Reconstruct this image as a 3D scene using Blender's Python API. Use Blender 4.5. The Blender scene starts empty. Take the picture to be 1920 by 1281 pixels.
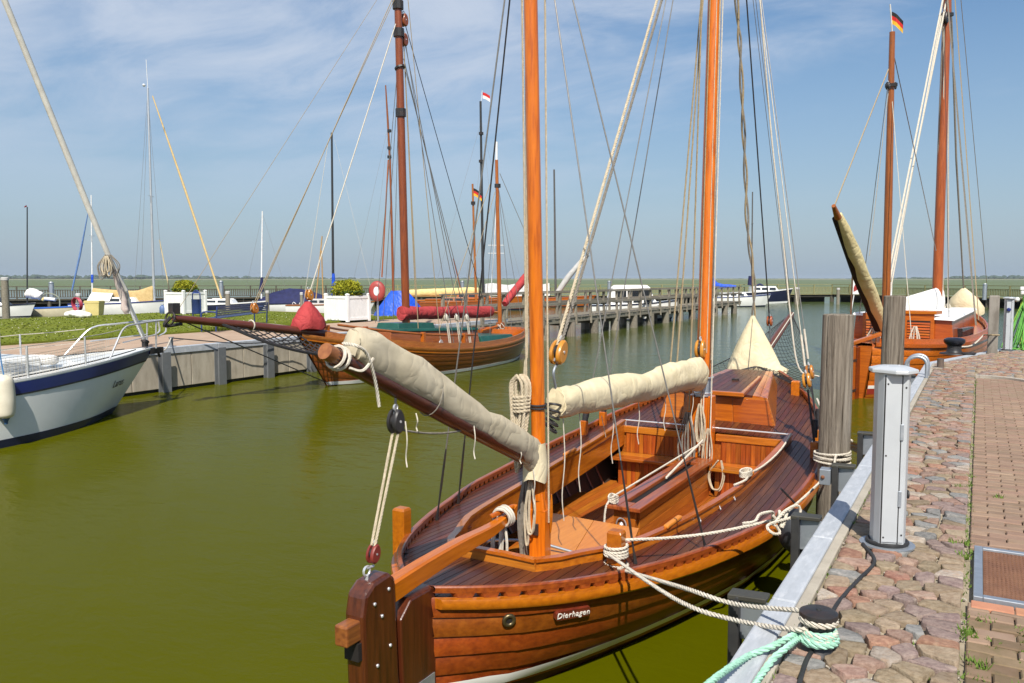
import bpy, math, random
import numpy as np
from mathutils import Vector, noise as mnoise
random.seed(7)
sc = bpy.context.scene
col = sc.collection
R = math.radians
# ------------------------------------------------------------------ camera
FPX, CXP, CYP, EYE = 1550.0, 960.0, 640.5, 1.70
PITCH, YAW = R(4.335), R(29.459)
cd = bpy.data.cameras.new('camera'); cam = bpy.data.objects.new('camera', cd); col.objects.link(cam)
cd.sensor_width = 36.0; cd.lens = FPX / 1920 * 36.0
cd.clip_start = 0.1; cd.clip_end = 9000
cam.location = (0, 0, EYE); cam.rotation_euler = (R(90) - PITCH, 0, YAW)
sc.camera = cam
# ------------------------------------------------------------------ light
SUN_EL = R(50); SUN_H = (0.50, -0.866)          # towards the sun, horizontally
sd = bpy.data.lights.new('sun', 'SUN'); sun = bpy.data.objects.new('sun', sd); col.objects.link(sun)
sd.energy = 4.8; sd.angle = R(0.53); sd.color = (1.0, 0.945, 0.86)
sv = Vector((SUN_H[0] * math.cos(SUN_EL), SUN_H[1] * math.cos(SUN_EL), math.sin(SUN_EL)))
sun.rotation_euler = sv.to_track_quat('Z', 'Y').to_euler()
w = bpy.data.worlds.new('World'); sc.world = w; w.use_nodes = True
wt = w.node_tree; wn = wt.nodes; wl = wt.links
bg = wn['Background']
sky = wn.new('ShaderNodeTexSky'); sky.sky_type = 'NISHITA'; sky.sun_disc = False
sky.sun_elevation = SUN_EL; sky.sun_rotation = math.atan2(SUN_H[0], SUN_H[1])
sky.air_density = 1.0; sky.dust_density = 1.0; sky.ozone_density = 1.6; sky.altitude = 0
SKY_STRENGTH = 0.093
bg.inputs[1].default_value = SKY_STRENGTH
tc = wn.new('ShaderNodeTexCoord'); sx = wn.new('ShaderNodeSeparateXYZ'); wl.new(tc.outputs['Generated'], sx.inputs[0])
def wmath(op, a, b=None, c=None):
    n = wn.new('ShaderNodeMath'); n.operation = op
    for i, v in enumerate((a, b, c)):
        if v is None: continue
        if isinstance(v, (int, float)): n.inputs[i].default_value = v
        else: wl.new(v, n.inputs[i])
    return n.outputs[0]
zc = wmath('ADD', wmath('MAXIMUM', sx.outputs[2], 0.0), 0.16)
cx = wmath('DIVIDE', sx.outputs[0], zc); cy = wmath('DIVIDE', sx.outputs[1], zc)
cv = wn.new('ShaderNodeCombineXYZ'); wl.new(cx, cv.inputs[0]); wl.new(cy, cv.inputs[1])
def wnoise(scale, detail, rough, off, dist=0.0, stretch=(1, 1, 1), rot=0):
    mp = wn.new('ShaderNodeMapping'); wl.new(cv.outputs[0], mp.inputs[0])
    mp.inputs['Location'].default_value = off; mp.inputs['Scale'].default_value = stretch; mp.inputs['Rotation'].default_value = (0, 0, rot)
    n = wn.new('ShaderNodeTexNoise'); wl.new(mp.outputs[0], n.inputs['Vector'])
    n.inputs['Scale'].default_value = scale; n.inputs['Detail'].default_value = detail; n.inputs['Roughness'].default_value = rough
    n.inputs['Distortion'].default_value = dist
    return n.outputs[0]
big = wnoise(0.55, 3, 0.5, (4.3, 1.0, 0), 0.3)
fine = wnoise(1.7, 7, 0.62, (2.0, 7.1, 0), 0.5, (1, 1.9, 1), R(25))
cl = wmath('ADD', wmath('MULTIPLY', big, 1.0), wmath('MULTIPLY', fine, 0.55))
# more cloud towards the west, the clear side of the sky is the north east
side = wmath('ADD', wmath('MULTIPLY', sx.outputs[0], -0.46), wmath('MULTIPLY', sx.outputs[1], -0.16))
cl = wmath('ADD', cl, side)
mr = wn.new('ShaderNodeMapRange'); mr.interpolation_type = 'SMOOTHSTEP'
wl.new(cl, mr.inputs[0]); mr.inputs[1].default_value = 0.72; mr.inputs[2].default_value = 1.06
mr.inputs[3].default_value = 0.0; mr.inputs[4].default_value = 0.85
fade = wn.new('ShaderNodeMapRange'); wl.new(sx.outputs[2], fade.inputs[0]); fade.inputs[1].default_value = 0.06; fade.inputs[2].default_value = 0.24
cf = wmath('MULTIPLY', mr.outputs[0], fade.outputs[0])
hsv = wn.new('ShaderNodeHueSaturation'); wl.new(sky.outputs[0], hsv.inputs['Color']); hsv.inputs['Saturation'].default_value = 1.22
hm = wn.new('ShaderNodeMapRange'); wl.new(sx.outputs[2], hm.inputs[0]); hm.inputs[1].default_value = 0.0; hm.inputs[2].default_value = 0.34
hm.inputs[3].default_value = 1.0; hm.inputs[4].default_value = 0.0
mist = wn.new('ShaderNodeMix'); mist.data_type = 'RGBA'
wl.new(wmath('MULTIPLY', hm.outputs[0], 0.85), mist.inputs[0]); wl.new(hsv.outputs[0], mist.inputs[6]); mist.inputs[7].default_value = (2.7, 3.55, 4.6, 1)
mx = wn.new('ShaderNodeMix'); mx.data_type = 'RGBA'
wl.new(cf, mx.inputs[0]); wl.new(mist.outputs[2], mx.inputs[6]); mx.inputs[7].default_value = (4.9, 5.5, 6.5, 1)
wl.new(mx.outputs[2], bg.inputs[0])
sc.view_settings.view_transform = 'Standard'; sc.view_settings.look = 'None'
sc.view_settings.exposure = 0.42; sc.view_settings.gamma = 1.0; sc.view_settings.use_curve_mapping = False
sc.render.engine = 'CYCLES'
sc.cycles.use_denoising = True
sc.cycles.max_bounces = 6; sc.cycles.diffuse_bounces = 3; sc.cycles.glossy_bounces = 3; sc.cycles.transparent_max_bounces = 8
# ------------------------------------------------------------------ survey: a pixel of the photograph and one known coordinate give a place
_fh = np.array([-math.sin(YAW), math.cos(YAW), 0]); _r = np.array([math.cos(YAW), math.sin(YAW), 0]); _u0 = np.array([0, 0, 1.0])
_f = _fh * math.cos(PITCH) - _u0 * math.sin(PITCH); _u = _fh * math.sin(PITCH) + _u0 * math.cos(PITCH)
_C = np.array([0, 0, EYE])
def ray(px, py): return _f + _r * (px - CXP) / FPX + _u * (CYP - py) / FPX
def az(px, py, z): d = ray(px, py); return Vector(_C + d * ((z - EYE) / d[2]))
def ax(px, py, x): d = ray(px, py); return Vector(_C + d * (x / d[0]))
def ay(px, py, y): d = ray(px, py); return Vector(_C + d * (y / d[1]))
def ad(px, py, dist): return Vector(_C + ray(px, py) * dist)
def proj(P):
    q = np.array(P, float) - _C; d = q @ _f
    return (CXP + FPX * (q @ _r) / d, CYP - FPX * (q @ _u) / d, d)
WATER = -1.30
# ------------------------------------------------------------------ mesh builder
V3 = Vector
def hermite(kx, ky):
    kx = list(kx); ky = list(ky); n = len(kx); m = []
    for i in range(n):
        if i == 0: m.append((ky[1] - ky[0]) / (kx[1] - kx[0]))
        elif i == n - 1: m.append((ky[-1] - ky[-2]) / (kx[-1] - kx[-2]))
        else:
            a = (ky[i] - ky[i - 1]) / (kx[i] - kx[i - 1]); b = (ky[i + 1] - ky[i]) / (kx[i + 1] - kx[i])
            m.append(0 if a * b < 0 else 2 * a * b / (a + b) if abs(a + b) > 1e-9 else 0)
    def f(x):
        if x <= kx[0]: return ky[0]
        if x >= kx[-1]: return ky[-1]
        for i in range(n - 1):
            if x <= kx[i + 1]: break
        h = kx[i + 1] - kx[i]; t = (x - kx[i]) / h
        return (2*t**3 - 3*t*t + 1)*ky[i] + (t**3 - 2*t*t + t)*h*m[i] + (-2*t**3 + 3*t*t)*ky[i+1] + (t**3 - t*t)*h*m[i+1]
    return f
def smooth_path(pts, k=6):
    P = [V3(p) for p in pts]
    if len(P) < 3: return P
    out = []
    Q = [2 * P[0] - P[1]] + P + [2 * P[-1] - P[-2]]
    for i in range(1, len(Q) - 2):
        a, b, c, d = Q[i-1], Q[i], Q[i+1], Q[i+2]
        for j in range(k):
            t = j / k
            out.append(0.5 * ((2*b) + (c - a)*t + (2*a - 5*b + 4*c - d)*t*t + (3*b - a - 3*c + d)*t**3))
    out.append(P[-1])
    return out
def sag(p, q, drop, n=16):
    p = V3(p); q = V3(q)
    return [p.lerp(q, i / n) - V3((0, 0, drop * 4 * (i / n) * (1 - i / n))) for i in range(n + 1)]
def frames(P):
    T = []
    for i in range(len(P)):
        a = P[max(i - 1, 0)]; b = P[min(i + 1, len(P) - 1)]
        t = (b - a); T.append(t.normalized() if t.length > 1e-9 else V3((0, 0, 1)))
    n = T[0].orthogonal().normalized(); N = []
    for t in T:
        n = (n - t * n.dot(t))
        n = n.normalized() if n.length > 1e-6 else t.orthogonal().normalized()
        N.append(n.copy())
    return T, N
class MB:
    def __init__(s): s.v = []; s.f = []
    def add(s, vs, fs):
        o = len(s.v); s.v += [tuple(p) for p in vs]; s.f += [tuple(i + o for i in f) for f in fs]; return s
    def box(s, lo, hi, rz=0, c=None):
        x0, y0, z0 = lo; x1, y1, z1 = hi
        vs = [V3(p) for p in ((x0,y0,z0),(x1,y0,z0),(x1,y1,z0),(x0,y1,z0),(x0,y0,z1),(x1,y0,z1),(x1,y1,z1),(x0,y1,z1))]
        if rz:
            c = V3(c) if c else V3(((x0+x1)/2, (y0+y1)/2, 0)); cs, sn = math.cos(rz), math.sin(rz)
            vs = [V3((c.x + (p.x-c.x)*cs - (p.y-c.y)*sn, c.y + (p.x-c.x)*sn + (p.y-c.y)*cs, p.z)) for p in vs]
        return s.add(vs, [(3,2,1,0),(4,5,6,7),(0,1,5,4),(1,2,6,5),(2,3,7,6),(3,0,4,7)])
    def hexa(s, a, b): return s.add(list(a) + list(b), [(3,2,1,0),(4,5,6,7),(0,1,5,4),(1,2,6,5),(2,3,7,6),(3,0,4,7)])
    def bar(s, p, q, w, h, up=(0, 0, 1), w2=None, h2=None):
        p = V3(p); q = V3(q); t = (q - p).normalized(); up = V3(up)
        x = t.cross(up); x = x.normalized() if x.length > 1e-6 else t.orthogonal().normalized(); y = x.cross(t)
        w2 = w if w2 is None else w2; h2 = h if h2 is None else h2
        r = lambda c, w, h: [c - x*w/2 - y*h/2, c + x*w/2 - y*h/2, c + x*w/2 + y*h/2, c - x*w/2 + y*h/2]
        return s.hexa(r(p, w, h), r(q, w2, h2))
    def tube(s, pts, r, n=8, caps=True, closed=False):
        P = [V3(p) for p in pts]; m = len(P); T, N = frames(P); vs = []; fs = []
        for i in range(m):
            ri = r[i] if isinstance(r, (list, tuple)) else r
            b = T[i].cross(N[i])
            for k in range(n):
                a = 2 * math.pi * k / n; vs.append(P[i] + (N[i] * math.cos(a) + b * math.sin(a)) * ri)
        for i in range(m if closed else m - 1):
            j = (i + 1) % m
            for k in range(n): fs.append((i*n + k, i*n + (k+1) % n, j*n + (k+1) % n, j*n + k))
        if caps and not closed: fs += [tuple(range(n - 1, -1, -1)), tuple((m-1)*n + k for k in range(n))]
        return s.add(vs, fs)
    def rope(s, pts, r, step=None, turns=None, n=5):
        # three strands laid round each other
        P = [V3(p) for p in pts]; L = [0]
        for i in range(1, len(P)): L.append(L[-1] + (P[i] - P[i-1]).length)
        pitch = 6.5 * r; step = step or pitch / 6; m = max(4, int(L[-1] / step)); Q = []; j = 0
        for i in range(m + 1):
            d = L[-1] * i / m
            while j < len(P) - 2 and L[j + 1] < d: j += 1
            seg = max(L[j+1] - L[j], 1e-9); Q.append(P[j].lerp(P[j+1], (d - L[j]) / seg))
        T, N = frames(Q)
        for st in range(3):
            S = []
            for i in range(m + 1):
                a = 2 * math.pi * (L[-1] * i / m / pitch + st / 3); b = T[i].cross(N[i])
                S.append(Q[i] + (N[i] * math.cos(a) + b * math.sin(a)) * r * 0.52)
            s.tube(S, r * 0.52, n)
        return s
    def loft(s, rings, closed=True, caps=True):
        m = len(rings); n = len(rings[0]); vs = [p for r_ in rings for p in r_]; fs = []
        for i in range(m - 1):
            for k in range(n if closed else n - 1):
                fs.append((i*n + k, i*n + (k+1) % n, (i+1)*n + (k+1) % n, (i+1)*n + k))
        if caps and closed: fs += [tuple(range(n - 1, -1, -1)), tuple((m-1)*n + k for k in range(n))]
        return s.add(vs, fs)
    def lathe(s, prof, c=(0, 0, 0), n=16, caps=True):
        c = V3(c)
        return s.loft([[c + V3((r_ * math.cos(2*math.pi*k/n), r_ * math.sin(2*math.pi*k/n), z)) for k in range(n)] for r_, z in prof], True, caps)
    def prism(s, poly, z0, z1):
        n = len(poly); vs = [(p[0], p[1], z0) for p in poly] + [(p[0], p[1], z1) for p in poly]
        fs = [tuple(range(n - 1, -1, -1)), tuple(range(n, 2*n))] + [(k, (k+1) % n, n + (k+1) % n, n + k) for k in range(n)]
        return s.add(vs, fs)
    def strip(s, A, B): 
        n = len(A); return s.add(list(A) + list(B), [(i, i+1, n+i+1, n+i) for i in range(n - 1)])
    def ball(s, c, rx, ry=None, rz=None, n=10, m=6):
        ry = ry or rx; rz = rz or rx; c = V3(c)
        return s.loft([[c + V3((rx*math.sin(math.pi*(i+.02)/(m+.04))*math.cos(2*math.pi*k/n), ry*math.sin(math.pi*(i+.02)/(m+.04))*math.sin(2*math.pi*k/n), -rz*math.cos(math.pi*(i+.02)/(m+.04)))) for k in range(n)] for i in range(m + 1)])
    def ring(s, c, R_, r, axis=(0, 0, 1), n=18, k=6):
        c = V3(c); a = V3(axis).normalized(); x = a.orthogonal().normalized(); y = a.cross(x)
        return s.tube([c + (x*math.cos(2*math.pi*i/n) + y*math.sin(2*math.pi*i/n))*R_ for i in range(n)], r, k, closed=True)
    def data(s, name, m, smooth=None):
        me = bpy.data.meshes.new(name); me.from_pydata(s.v, [], s.f); me.materials.append(m)
        if smooth is not None:
            me.polygons.foreach_set('use_smooth', [True] * len(me.polygons))
            me.set_sharp_from_angle(angle=R(smooth))
        me.update(); return me
    def build(s, name, m, parent=None, smooth=None, bevel=0, **props):
        o = bpy.data.objects.new(name, s.data(name, m, smooth)); col.objects.link(o)
        if parent is not None: o.parent = parent
        if bevel:
            b = o.modifiers.new('edge', 'BEVEL'); b.width = bevel; b.segments = 2; b.limit_method = 'ANGLE'; b.angle_limit = R(40)
        for k, v in props.items(): o[k] = v
        return o
def thing(name, label, cat, loc=(0, 0, 0), rz=0, group=None):
    o = bpy.data.objects.new(name, None); col.objects.link(o); o.location = loc; o.rotation_euler = (0, 0, rz)
    o['label'] = label; o['category'] = cat
    if group: o['group'] = group
    return o
def inst(src, name, parent, loc=(0, 0, 0), rz=0):
    o = src.copy(); o.name = name; col.objects.link(o); o.parent = parent; o.location = loc; o.rotation_euler = (0, 0, rz); return o
def tag(o, label, cat, group=None):
    o['label'] = label; o['category'] = cat
    if group: o['group'] = group
    return o
def copy_tree(o, parent=None):
    c = o.copy(); col.objects.link(c); c.parent = parent
    for ch in list(o.children): copy_tree(ch, c)
    return c
# ------------------------------------------------------------------ materials
MATS = {}
def mat(name, c, c2=None, scale=6.0, stretch=(1, 1, 1), rough=0.5, metal=0.0, coat=0.0, bump=0.0, bscale=None, detail=5, var=0.0, spec=0.5, lo=0.35, hi=0.68,
        c3=None, s3=1.5, amt3=0.6, rough2=None, bdist=0.004, ridge=0):
    if name in MATS: return MATS[name]
    m = bpy.data.materials.new(name); m.use_nodes = True; nt = m.node_tree; N = nt.nodes; K = nt.links; b = N['Principled BSDF']
    b.inputs['Roughness'].default_value = rough; b.inputs['Metallic'].default_value = metal
    b.inputs['Coat Weight'].default_value = coat; b.inputs['Coat Roughness'].default_value = 0.12; b.inputs['Specular IOR Level'].default_value = spec
    rgb = lambda q: (q[0], q[1], q[2], 1)
    t = N.new('ShaderNodeTexCoord'); mp = N.new('ShaderNodeMapping'); K.new(t.outputs['Object'], mp.inputs[0]); mp.inputs['Scale'].default_value = stretch
    oi = N.new('ShaderNodeObjectInfo')
    sh = N.new('ShaderNodeVectorMath'); sh.operation = 'SCALE'; K.new(oi.outputs['Random'], sh.inputs['Scale']); sh.inputs[0].default_value = (37, 19, 53)
    ad_ = N.new('ShaderNodeVectorMath'); K.new(mp.outputs[0], ad_.inputs[0]); K.new(sh.outputs[0], ad_.inputs[1])
    def nz(s_, d=detail, r_=0.6):
        n = N.new('ShaderNodeTexNoise'); K.new(ad_.outputs[0], n.inputs['Vector']); n.inputs['Scale'].default_value = s_; n.inputs['Detail'].default_value = d; n.inputs['Roughness'].default_value = r_; return n.outputs[0]
    def rng(v, a, z, o0=0.0, o1=1.0):
        g = N.new('ShaderNodeMapRange'); K.new(v, g.inputs[0]); g.inputs[1].default_value = a; g.inputs[2].default_value = z; g.inputs[3].default_value = o0; g.inputs[4].default_value = o1; return g.outputs[0]
    n1 = nz(scale)
    if c2 is None: c2 = [x * 0.82 for x in c]
    mx_ = N.new('ShaderNodeMix'); mx_.data_type = 'RGBA'; K.new(rng(n1, lo, hi), mx_.inputs[0]); mx_.inputs[6].default_value = rgb(c); mx_.inputs[7].default_value = rgb(c2)
    out = mx_.outputs[2]
    if c3 is not None:
        n3 = nz(s3, 6, 0.65); m3 = N.new('ShaderNodeMix'); m3.data_type = 'RGBA'; K.new(rng(n3, 0.52, 0.72, 0, amt3), m3.inputs[0]); K.new(out, m3.inputs[6]); m3.inputs[7].default_value = rgb(c3); out = m3.outputs[2]
    if var:
        h = N.new('ShaderNodeHueSaturation'); K.new(out, h.inputs['Color']); K.new(rng(oi.outputs['Random'], 0, 1, 1 - var, 1 + var), h.inputs['Value'])
        wv = N.new('ShaderNodeMath'); wv.operation = 'MULTIPLY'; K.new(oi.outputs['Random'], wv.inputs[0]); wv.inputs[1].default_value = 7.13
        fr = N.new('ShaderNodeMath'); fr.operation = 'FRACT'; K.new(wv.outputs[0], fr.inputs[0])
        K.new(rng(fr.outputs[0], 0, 1, 0.5 - 0.05 * var, 0.5 + 0.05 * var), h.inputs['Hue']); out = h.outputs[0]
    K.new(out, b.inputs['Base Color'])
    if rough2 is not None: K.new(rng(n1, lo, hi, rough, rough2), b.inputs['Roughness'])
    if bump:
        bp = N.new('ShaderNodeBump'); bp.inputs['Strength'].default_value = bump; bp.inputs['Distance'].default_value = bdist
        hgt = nz(bscale or scale * 2.5)
        if ridge:      # creased cloth: sharp folds running through soft ones
            def fold(s_, dist):
                n = N.new('ShaderNodeTexNoise'); K.new(ad_.outputs[0], n.inputs['Vector']); n.inputs['Scale'].default_value = s_; n.inputs['Detail'].default_value = 1.5; n.inputs['Distortion'].default_value = dist
                m_ = [N.new('ShaderNodeMath') for _ in range(3)]
                for q, op in zip(m_, ('SUBTRACT', 'ABSOLUTE', 'POWER')): q.operation = op
                K.new(n.outputs[0], m_[0].inputs[0]); m_[0].inputs[1].default_value = 0.5; K.new(m_[0].outputs[0], m_[1].inputs[0]); K.new(m_[1].outputs[0], m_[2].inputs[0]); m_[2].inputs[1].default_value = 0.6; return m_[2].outputs[0]
            f1, f2 = fold(ridge, 1.2), fold(ridge * 2.6, 0.8); a1 = N.new('ShaderNodeMath'); a1.operation = 'MULTIPLY_ADD'; K.new(f2, a1.inputs[0]); a1.inputs[1].default_value = 0.4; K.new(f1, a1.inputs[2]); hgt = a1.outputs[0]
        K.new(hgt, bp.inputs['Height']); K.new(bp.outputs[0], b.inputs['Normal'])
    MATS[name] = m; return m
WX, WY, WZ = (1, 14, 14), (14, 1, 14), (14, 14, 1)
def wood(name, c, c2, st=WY, rough=0.3, coat=0.5, var=0.16, bump=0.15, **k):
    k.setdefault('bscale', 7); return mat(name, c, c2, 2.2, st, rough, 0, coat, bump, detail=6, var=var, **k)
hull_w = wood('varnished_mahogany', (0.235, 0.047, 0.005), (0.145, 0.026, 0.0035), rough=0.42, coat=0.06, spec=0.35, var=0.26, c3=(0.34, 0.085, 0.009), s3=0.7, amt3=0.55)
hull_low = wood('antifouling_brown', (0.075, 0.022, 0.013), (0.045, 0.014, 0.010), rough=0.5, coat=0.0, spec=0.15)
rail_w = wood('varnished_rail', (0.47, 0.125, 0.005), (0.33, 0.078, 0.004), rough=0.3, coat=0.5)
toe_w = wood('varnished_toe_rail', (0.36, 0.095, 0.012), (0.19, 0.042, 0.008), rough=0.3, coat=0.4)
deck_w = wood('oiled_deck', (0.085, 0.023, 0.008), (0.048, 0.013, 0.006), rough=0.42, coat=0.08, var=0.2, c3=(0.16, 0.045, 0.010), s3=0.5, amt3=0.8)
caulk_recess = mat('black_caulk_recess', (0.012, 0.009, 0.008), rough=0.7)  # deck caulking, and black painted into slots and holes for their shade
coam_w = wood('coaming_varnish', (0.50, 0.145, 0.009), (0.31, 0.075, 0.006), rough=0.28, coat=0.5)
coam_x = wood('coaming_varnish_across', (0.48, 0.15, 0.014), (0.27, 0.072, 0.008), WX, rough=0.28, coat=0.5)
panel_w = wood('cabin_panel', (0.46, 0.125, 0.007), (0.28, 0.065, 0.005), WX, rough=0.3, coat=0.3)
board_v = wood('upright_board', (0.40, 0.10, 0.010), (0.20, 0.042, 0.006), WZ, rough=0.35, coat=0.4, var=0.2)
floor_w = wood('floor_board', (0.40, 0.115, 0.010), (0.25, 0.060, 0.006), rough=0.45, coat=0.15)
light_w = wood('light_panel', (0.60, 0.215, 0.028), (0.50, 0.165, 0.018), rough=0.4, coat=0.12, var=0.06)
mast_w = wood('orange_mast', (0.66, 0.165, 0.006), (0.46, 0.092, 0.004), WZ, rough=0.32, coat=0.4, var=0.05, c3=(0.20, 0.04, 0.004), s3=2.2, amt3=0.45)
mast_b = wood('brown_mast', (0.29, 0.076, 0.016), (0.17, 0.040, 0.010), WZ, rough=0.4, coat=0.25)
mast_o = wood('red_brown_mast', (0.36, 0.100, 0.016), (0.23, 0.056, 0.010), WZ, rough=0.35, coat=0.4)
rudder_w = wood('rudder_brown', (0.105, 0.026, 0.008), (0.048, 0.012, 0.005), WZ, rough=0.3, coat=0.5, bump=0.25)
peg_w = wood('sawn_peg', (0.28, 0.085, 0.02), (0.15, 0.04, 0.012), rough=0.45, coat=0.2)
hull_b = wood('brown_hull', (0.225, 0.056, 0.012), (0.125, 0.028, 0.008), rough=0.33, coat=0.3)
rail_b = wood('brown_rail', (0.34, 0.112, 0.022), (0.21, 0.060, 0.013), rough=0.38, coat=0.3)
cab_b = wood('brown_cabin', (0.33, 0.085, 0.020), (0.21, 0.048, 0.012), rough=0.35, coat=0.3)
boom_w = wood('dark_boom', (0.105, 0.026, 0.010), (0.05, 0.013, 0.006), rough=0.35, coat=0.3)
hull_c = wood('orange_hull', (0.50, 0.125, 0.012), (0.30, 0.062, 0.007), WX, rough=0.3, coat=0.5)
weathered = wood('weathered_pile', (0.29, 0.25, 0.20), (0.105, 0.085, 0.065), (16, 16, 0.55), rough=0.9, coat=0, var=0.1, bump=1.0, bscale=5, c3=(0.37, 0.335, 0.28), s3=0.6, amt3=0.7, spec=0.15, bdist=0.03)
jetty_w = wood('grey_jetty_wood', (0.25, 0.225, 0.175), (0.15, 0.13, 0.10), (6, 6, 6), rough=0.85, coat=0, var=0.22, bump=0.4, spec=0.2)
canvas = mat('cream_canvas', (0.68, 0.59, 0.395), (0.60, 0.51, 0.32), 4, rough=0.75, bump=0.36, ridge=2.6, spec=0.2, bdist=0.05, detail=3, c3=(0.56, 0.47, 0.30), s3=5, amt3=0.35)
canvas_g = mat('weathered_canvas', (0.53, 0.465, 0.335), (0.44, 0.38, 0.265), 3, rough=0.8, bump=0.30, ridge=2.0, spec=0.2, bdist=0.055, detail=3, c3=(0.62, 0.545, 0.37), s3=1.2, amt3=0.7)
canvas_t = mat('tan_canvas', (0.66, 0.57, 0.31), (0.56, 0.47, 0.24), 4, rough=0.8, bump=0.6, ridge=1.6, spec=0.2, bdist=0.06)
canvas_o = mat('ochre_canvas', (0.52, 0.38, 0.18), (0.42, 0.30, 0.13), 4, rough=0.8, bump=0.6, ridge=1.0, bdist=0.09, spec=0.2)
canvas_w = mat('white_canvas', (0.80, 0.78, 0.74), (0.72, 0.70, 0.66), 4, rough=0.7, bump=0.5, ridge=1.4, spec=0.2, bdist=0.06)
canvas_r = mat('red_canvas', (0.42, 0.055, 0.055), (0.33, 0.040, 0.042), 4, rough=0.75, bump=0.6, ridge=2.0, spec=0.2, bdist=0.08)
canvas_y = mat('yellow_canvas', (0.72, 0.58, 0.26), (0.62, 0.49, 0.20), 3, rough=0.75, bump=0.5, ridge=.9, bdist=.09, spec=0.2)
canvas_gr = mat('grey_canvas', (0.50, 0.49, 0.47), (0.40, 0.39, 0.37), 3, rough=0.75, bump=0.3, spec=0.2)
canvas_n = mat('navy_canvas', (0.022, 0.026, 0.085), (0.016, 0.018, 0.055), 3, rough=0.7, bump=0.5, ridge=.9, bdist=.09, spec=0.2)
canvas_k = mat('black_canvas', (0.02, 0.015, 0.014), (0.012, 0.010, 0.010), 3, rough=0.7, spec=0.2)
tarp = mat('blue_tarp', (0.012, 0.09, 0.62), (0.008, 0.06, 0.45), 3, rough=0.5, bump=0.6, ridge=1.1, bdist=0.12)
rope_w = mat('white_rope', (0.62, 0.575, 0.48), (0.47, 0.42, 0.34), 30, rough=0.85, bump=0.4, bscale=160, spec=0.15)
rope_c = mat('cream_rope', (0.56, 0.48, 0.35), (0.42, 0.35, 0.24), 30, rough=0.85, bump=0.4, bscale=160, spec=0.15)
rope_g = mat('grey_rope', (0.24, 0.215, 0.18), (0.16, 0.145, 0.12), 30, rough=0.9, bump=0.4, bscale=160, spec=0.15)
rope_m = mat('mint_rope', (0.36, 0.62, 0.48), (0.26, 0.48, 0.36), 30, rough=0.8, bump=0.4, bscale=160, spec=0.15)
rope_k = mat('black_rope', (0.018, 0.017, 0.02), (0.03, 0.028, 0.03), 30, rough=0.8)
rope_t = mat('tan_rope', (0.36, 0.285, 0.175), (0.26, 0.20, 0.12), 30, rough=0.85, spec=0.15)
wire = mat('steel_wire', (0.30, 0.29, 0.27), (0.22, 0.21, 0.20), 30, rough=0.45, metal=0.6)
steel = mat('stainless', (0.72, 0.72, 0.72), (0.6, 0.6, 0.6), 8, rough=0.3, metal=0.55)
galv = mat('galvanised', (0.46, 0.50, 0.54), (0.34, 0.375, 0.41), 3, rough=0.42, metal=0.75, c3=(0.56, 0.60, 0.63), s3=9, amt3=0.7, rough2=0.58)
galv_pale = mat('galvanised_cap', (0.47, 0.495, 0.52), (0.37, 0.395, 0.42), 5, (4, 1, 1), rough=0.42, metal=0.15, c3=(0.58, 0.595, 0.61), s3=7, amt3=0.75, rough2=0.6, bump=0.06, bscale=20)
iron = mat('black_iron', (0.018, 0.018, 0.02), (0.03, 0.026, 0.024), 8, rough=0.45, spec=0.5, c3=(0.11, 0.04, 0.018), s3=5, amt3=0.35)
rubber = mat('black_rubber', (0.016, 0.016, 0.017), (0.03, 0.03, 0.03), 9, rough=0.6)
block_w = wood('block_wood', (0.55, 0.21, 0.025), (0.36, 0.12, 0.014), WZ, rough=0.35, coat=0.4)
gel = mat('white_gelcoat', (0.76, 0.76, 0.72), (0.70, 0.70, 0.67), 2, rough=0.22, coat=0.3)
gel_g = mat('grey_white_gelcoat', (0.76, 0.77, 0.73), (0.69, 0.70, 0.67), 1.2, rough=0.3, coat=0.2, c3=(0.60, 0.61, 0.56), s3=0.8, amt3=0.4)
blue_p = mat('blue_paint', (0.015, 0.028, 0.16), (0.012, 0.022, 0.12), 2, rough=0.3, coat=0.2)
navy_p = mat('navy_paint', (0.012, 0.016, 0.045), (0.010, 0.012, 0.033), 2, rough=0.35)
white_p = mat('white_paint', (0.80, 0.80, 0.78), (0.72, 0.72, 0.70), 3, rough=0.45, c3=(0.60, 0.60, 0.56), s3=2, amt3=0.3)
red_p = mat('red_paint', (0.36, 0.035, 0.03), (0.28, 0.028, 0.024), 3, rough=0.45)
green_p = mat('dark_green_paint', (0.012, 0.085, 0.062), (0.009, 0.06, 0.045), 3, rough=0.4, coat=0.1)
brown_red = mat('waterline_red', (0.30, 0.03, 0.02), rough=0.4)
glass = mat('dark_glass', (0.02, 0.025, 0.03), rough=0.08, spec=0.8)
alu = mat('aluminium', (0.66, 0.67, 0.68), (0.58, 0.59, 0.60), 3, rough=0.4, metal=0.7)
alu_w = mat('white_mast_paint', (0.78, 0.78, 0.77), rough=0.4)
mast_k = mat('black_mast', (0.02, 0.022, 0.024), (0.03, 0.03, 0.03), 3, rough=0.5)
mast_g = mat('grey_mast', (0.10, 0.095, 0.09), (0.07, 0.066, 0.062), 3, rough=0.6)
yellow_p = mat('yellow_plastic', (0.62, 0.52, 0.22), (0.54, 0.45, 0.18), 3, rough=0.5)
flag_k = mat('flag_black', (0.01, 0.01, 0.01), rough=0.8); flag_r = mat('flag_red', (0.55, 0.015, 0.012), rough=0.8); flag_y = mat('flag_gold', (0.75, 0.42, 0.02), rough=0.8)
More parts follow.
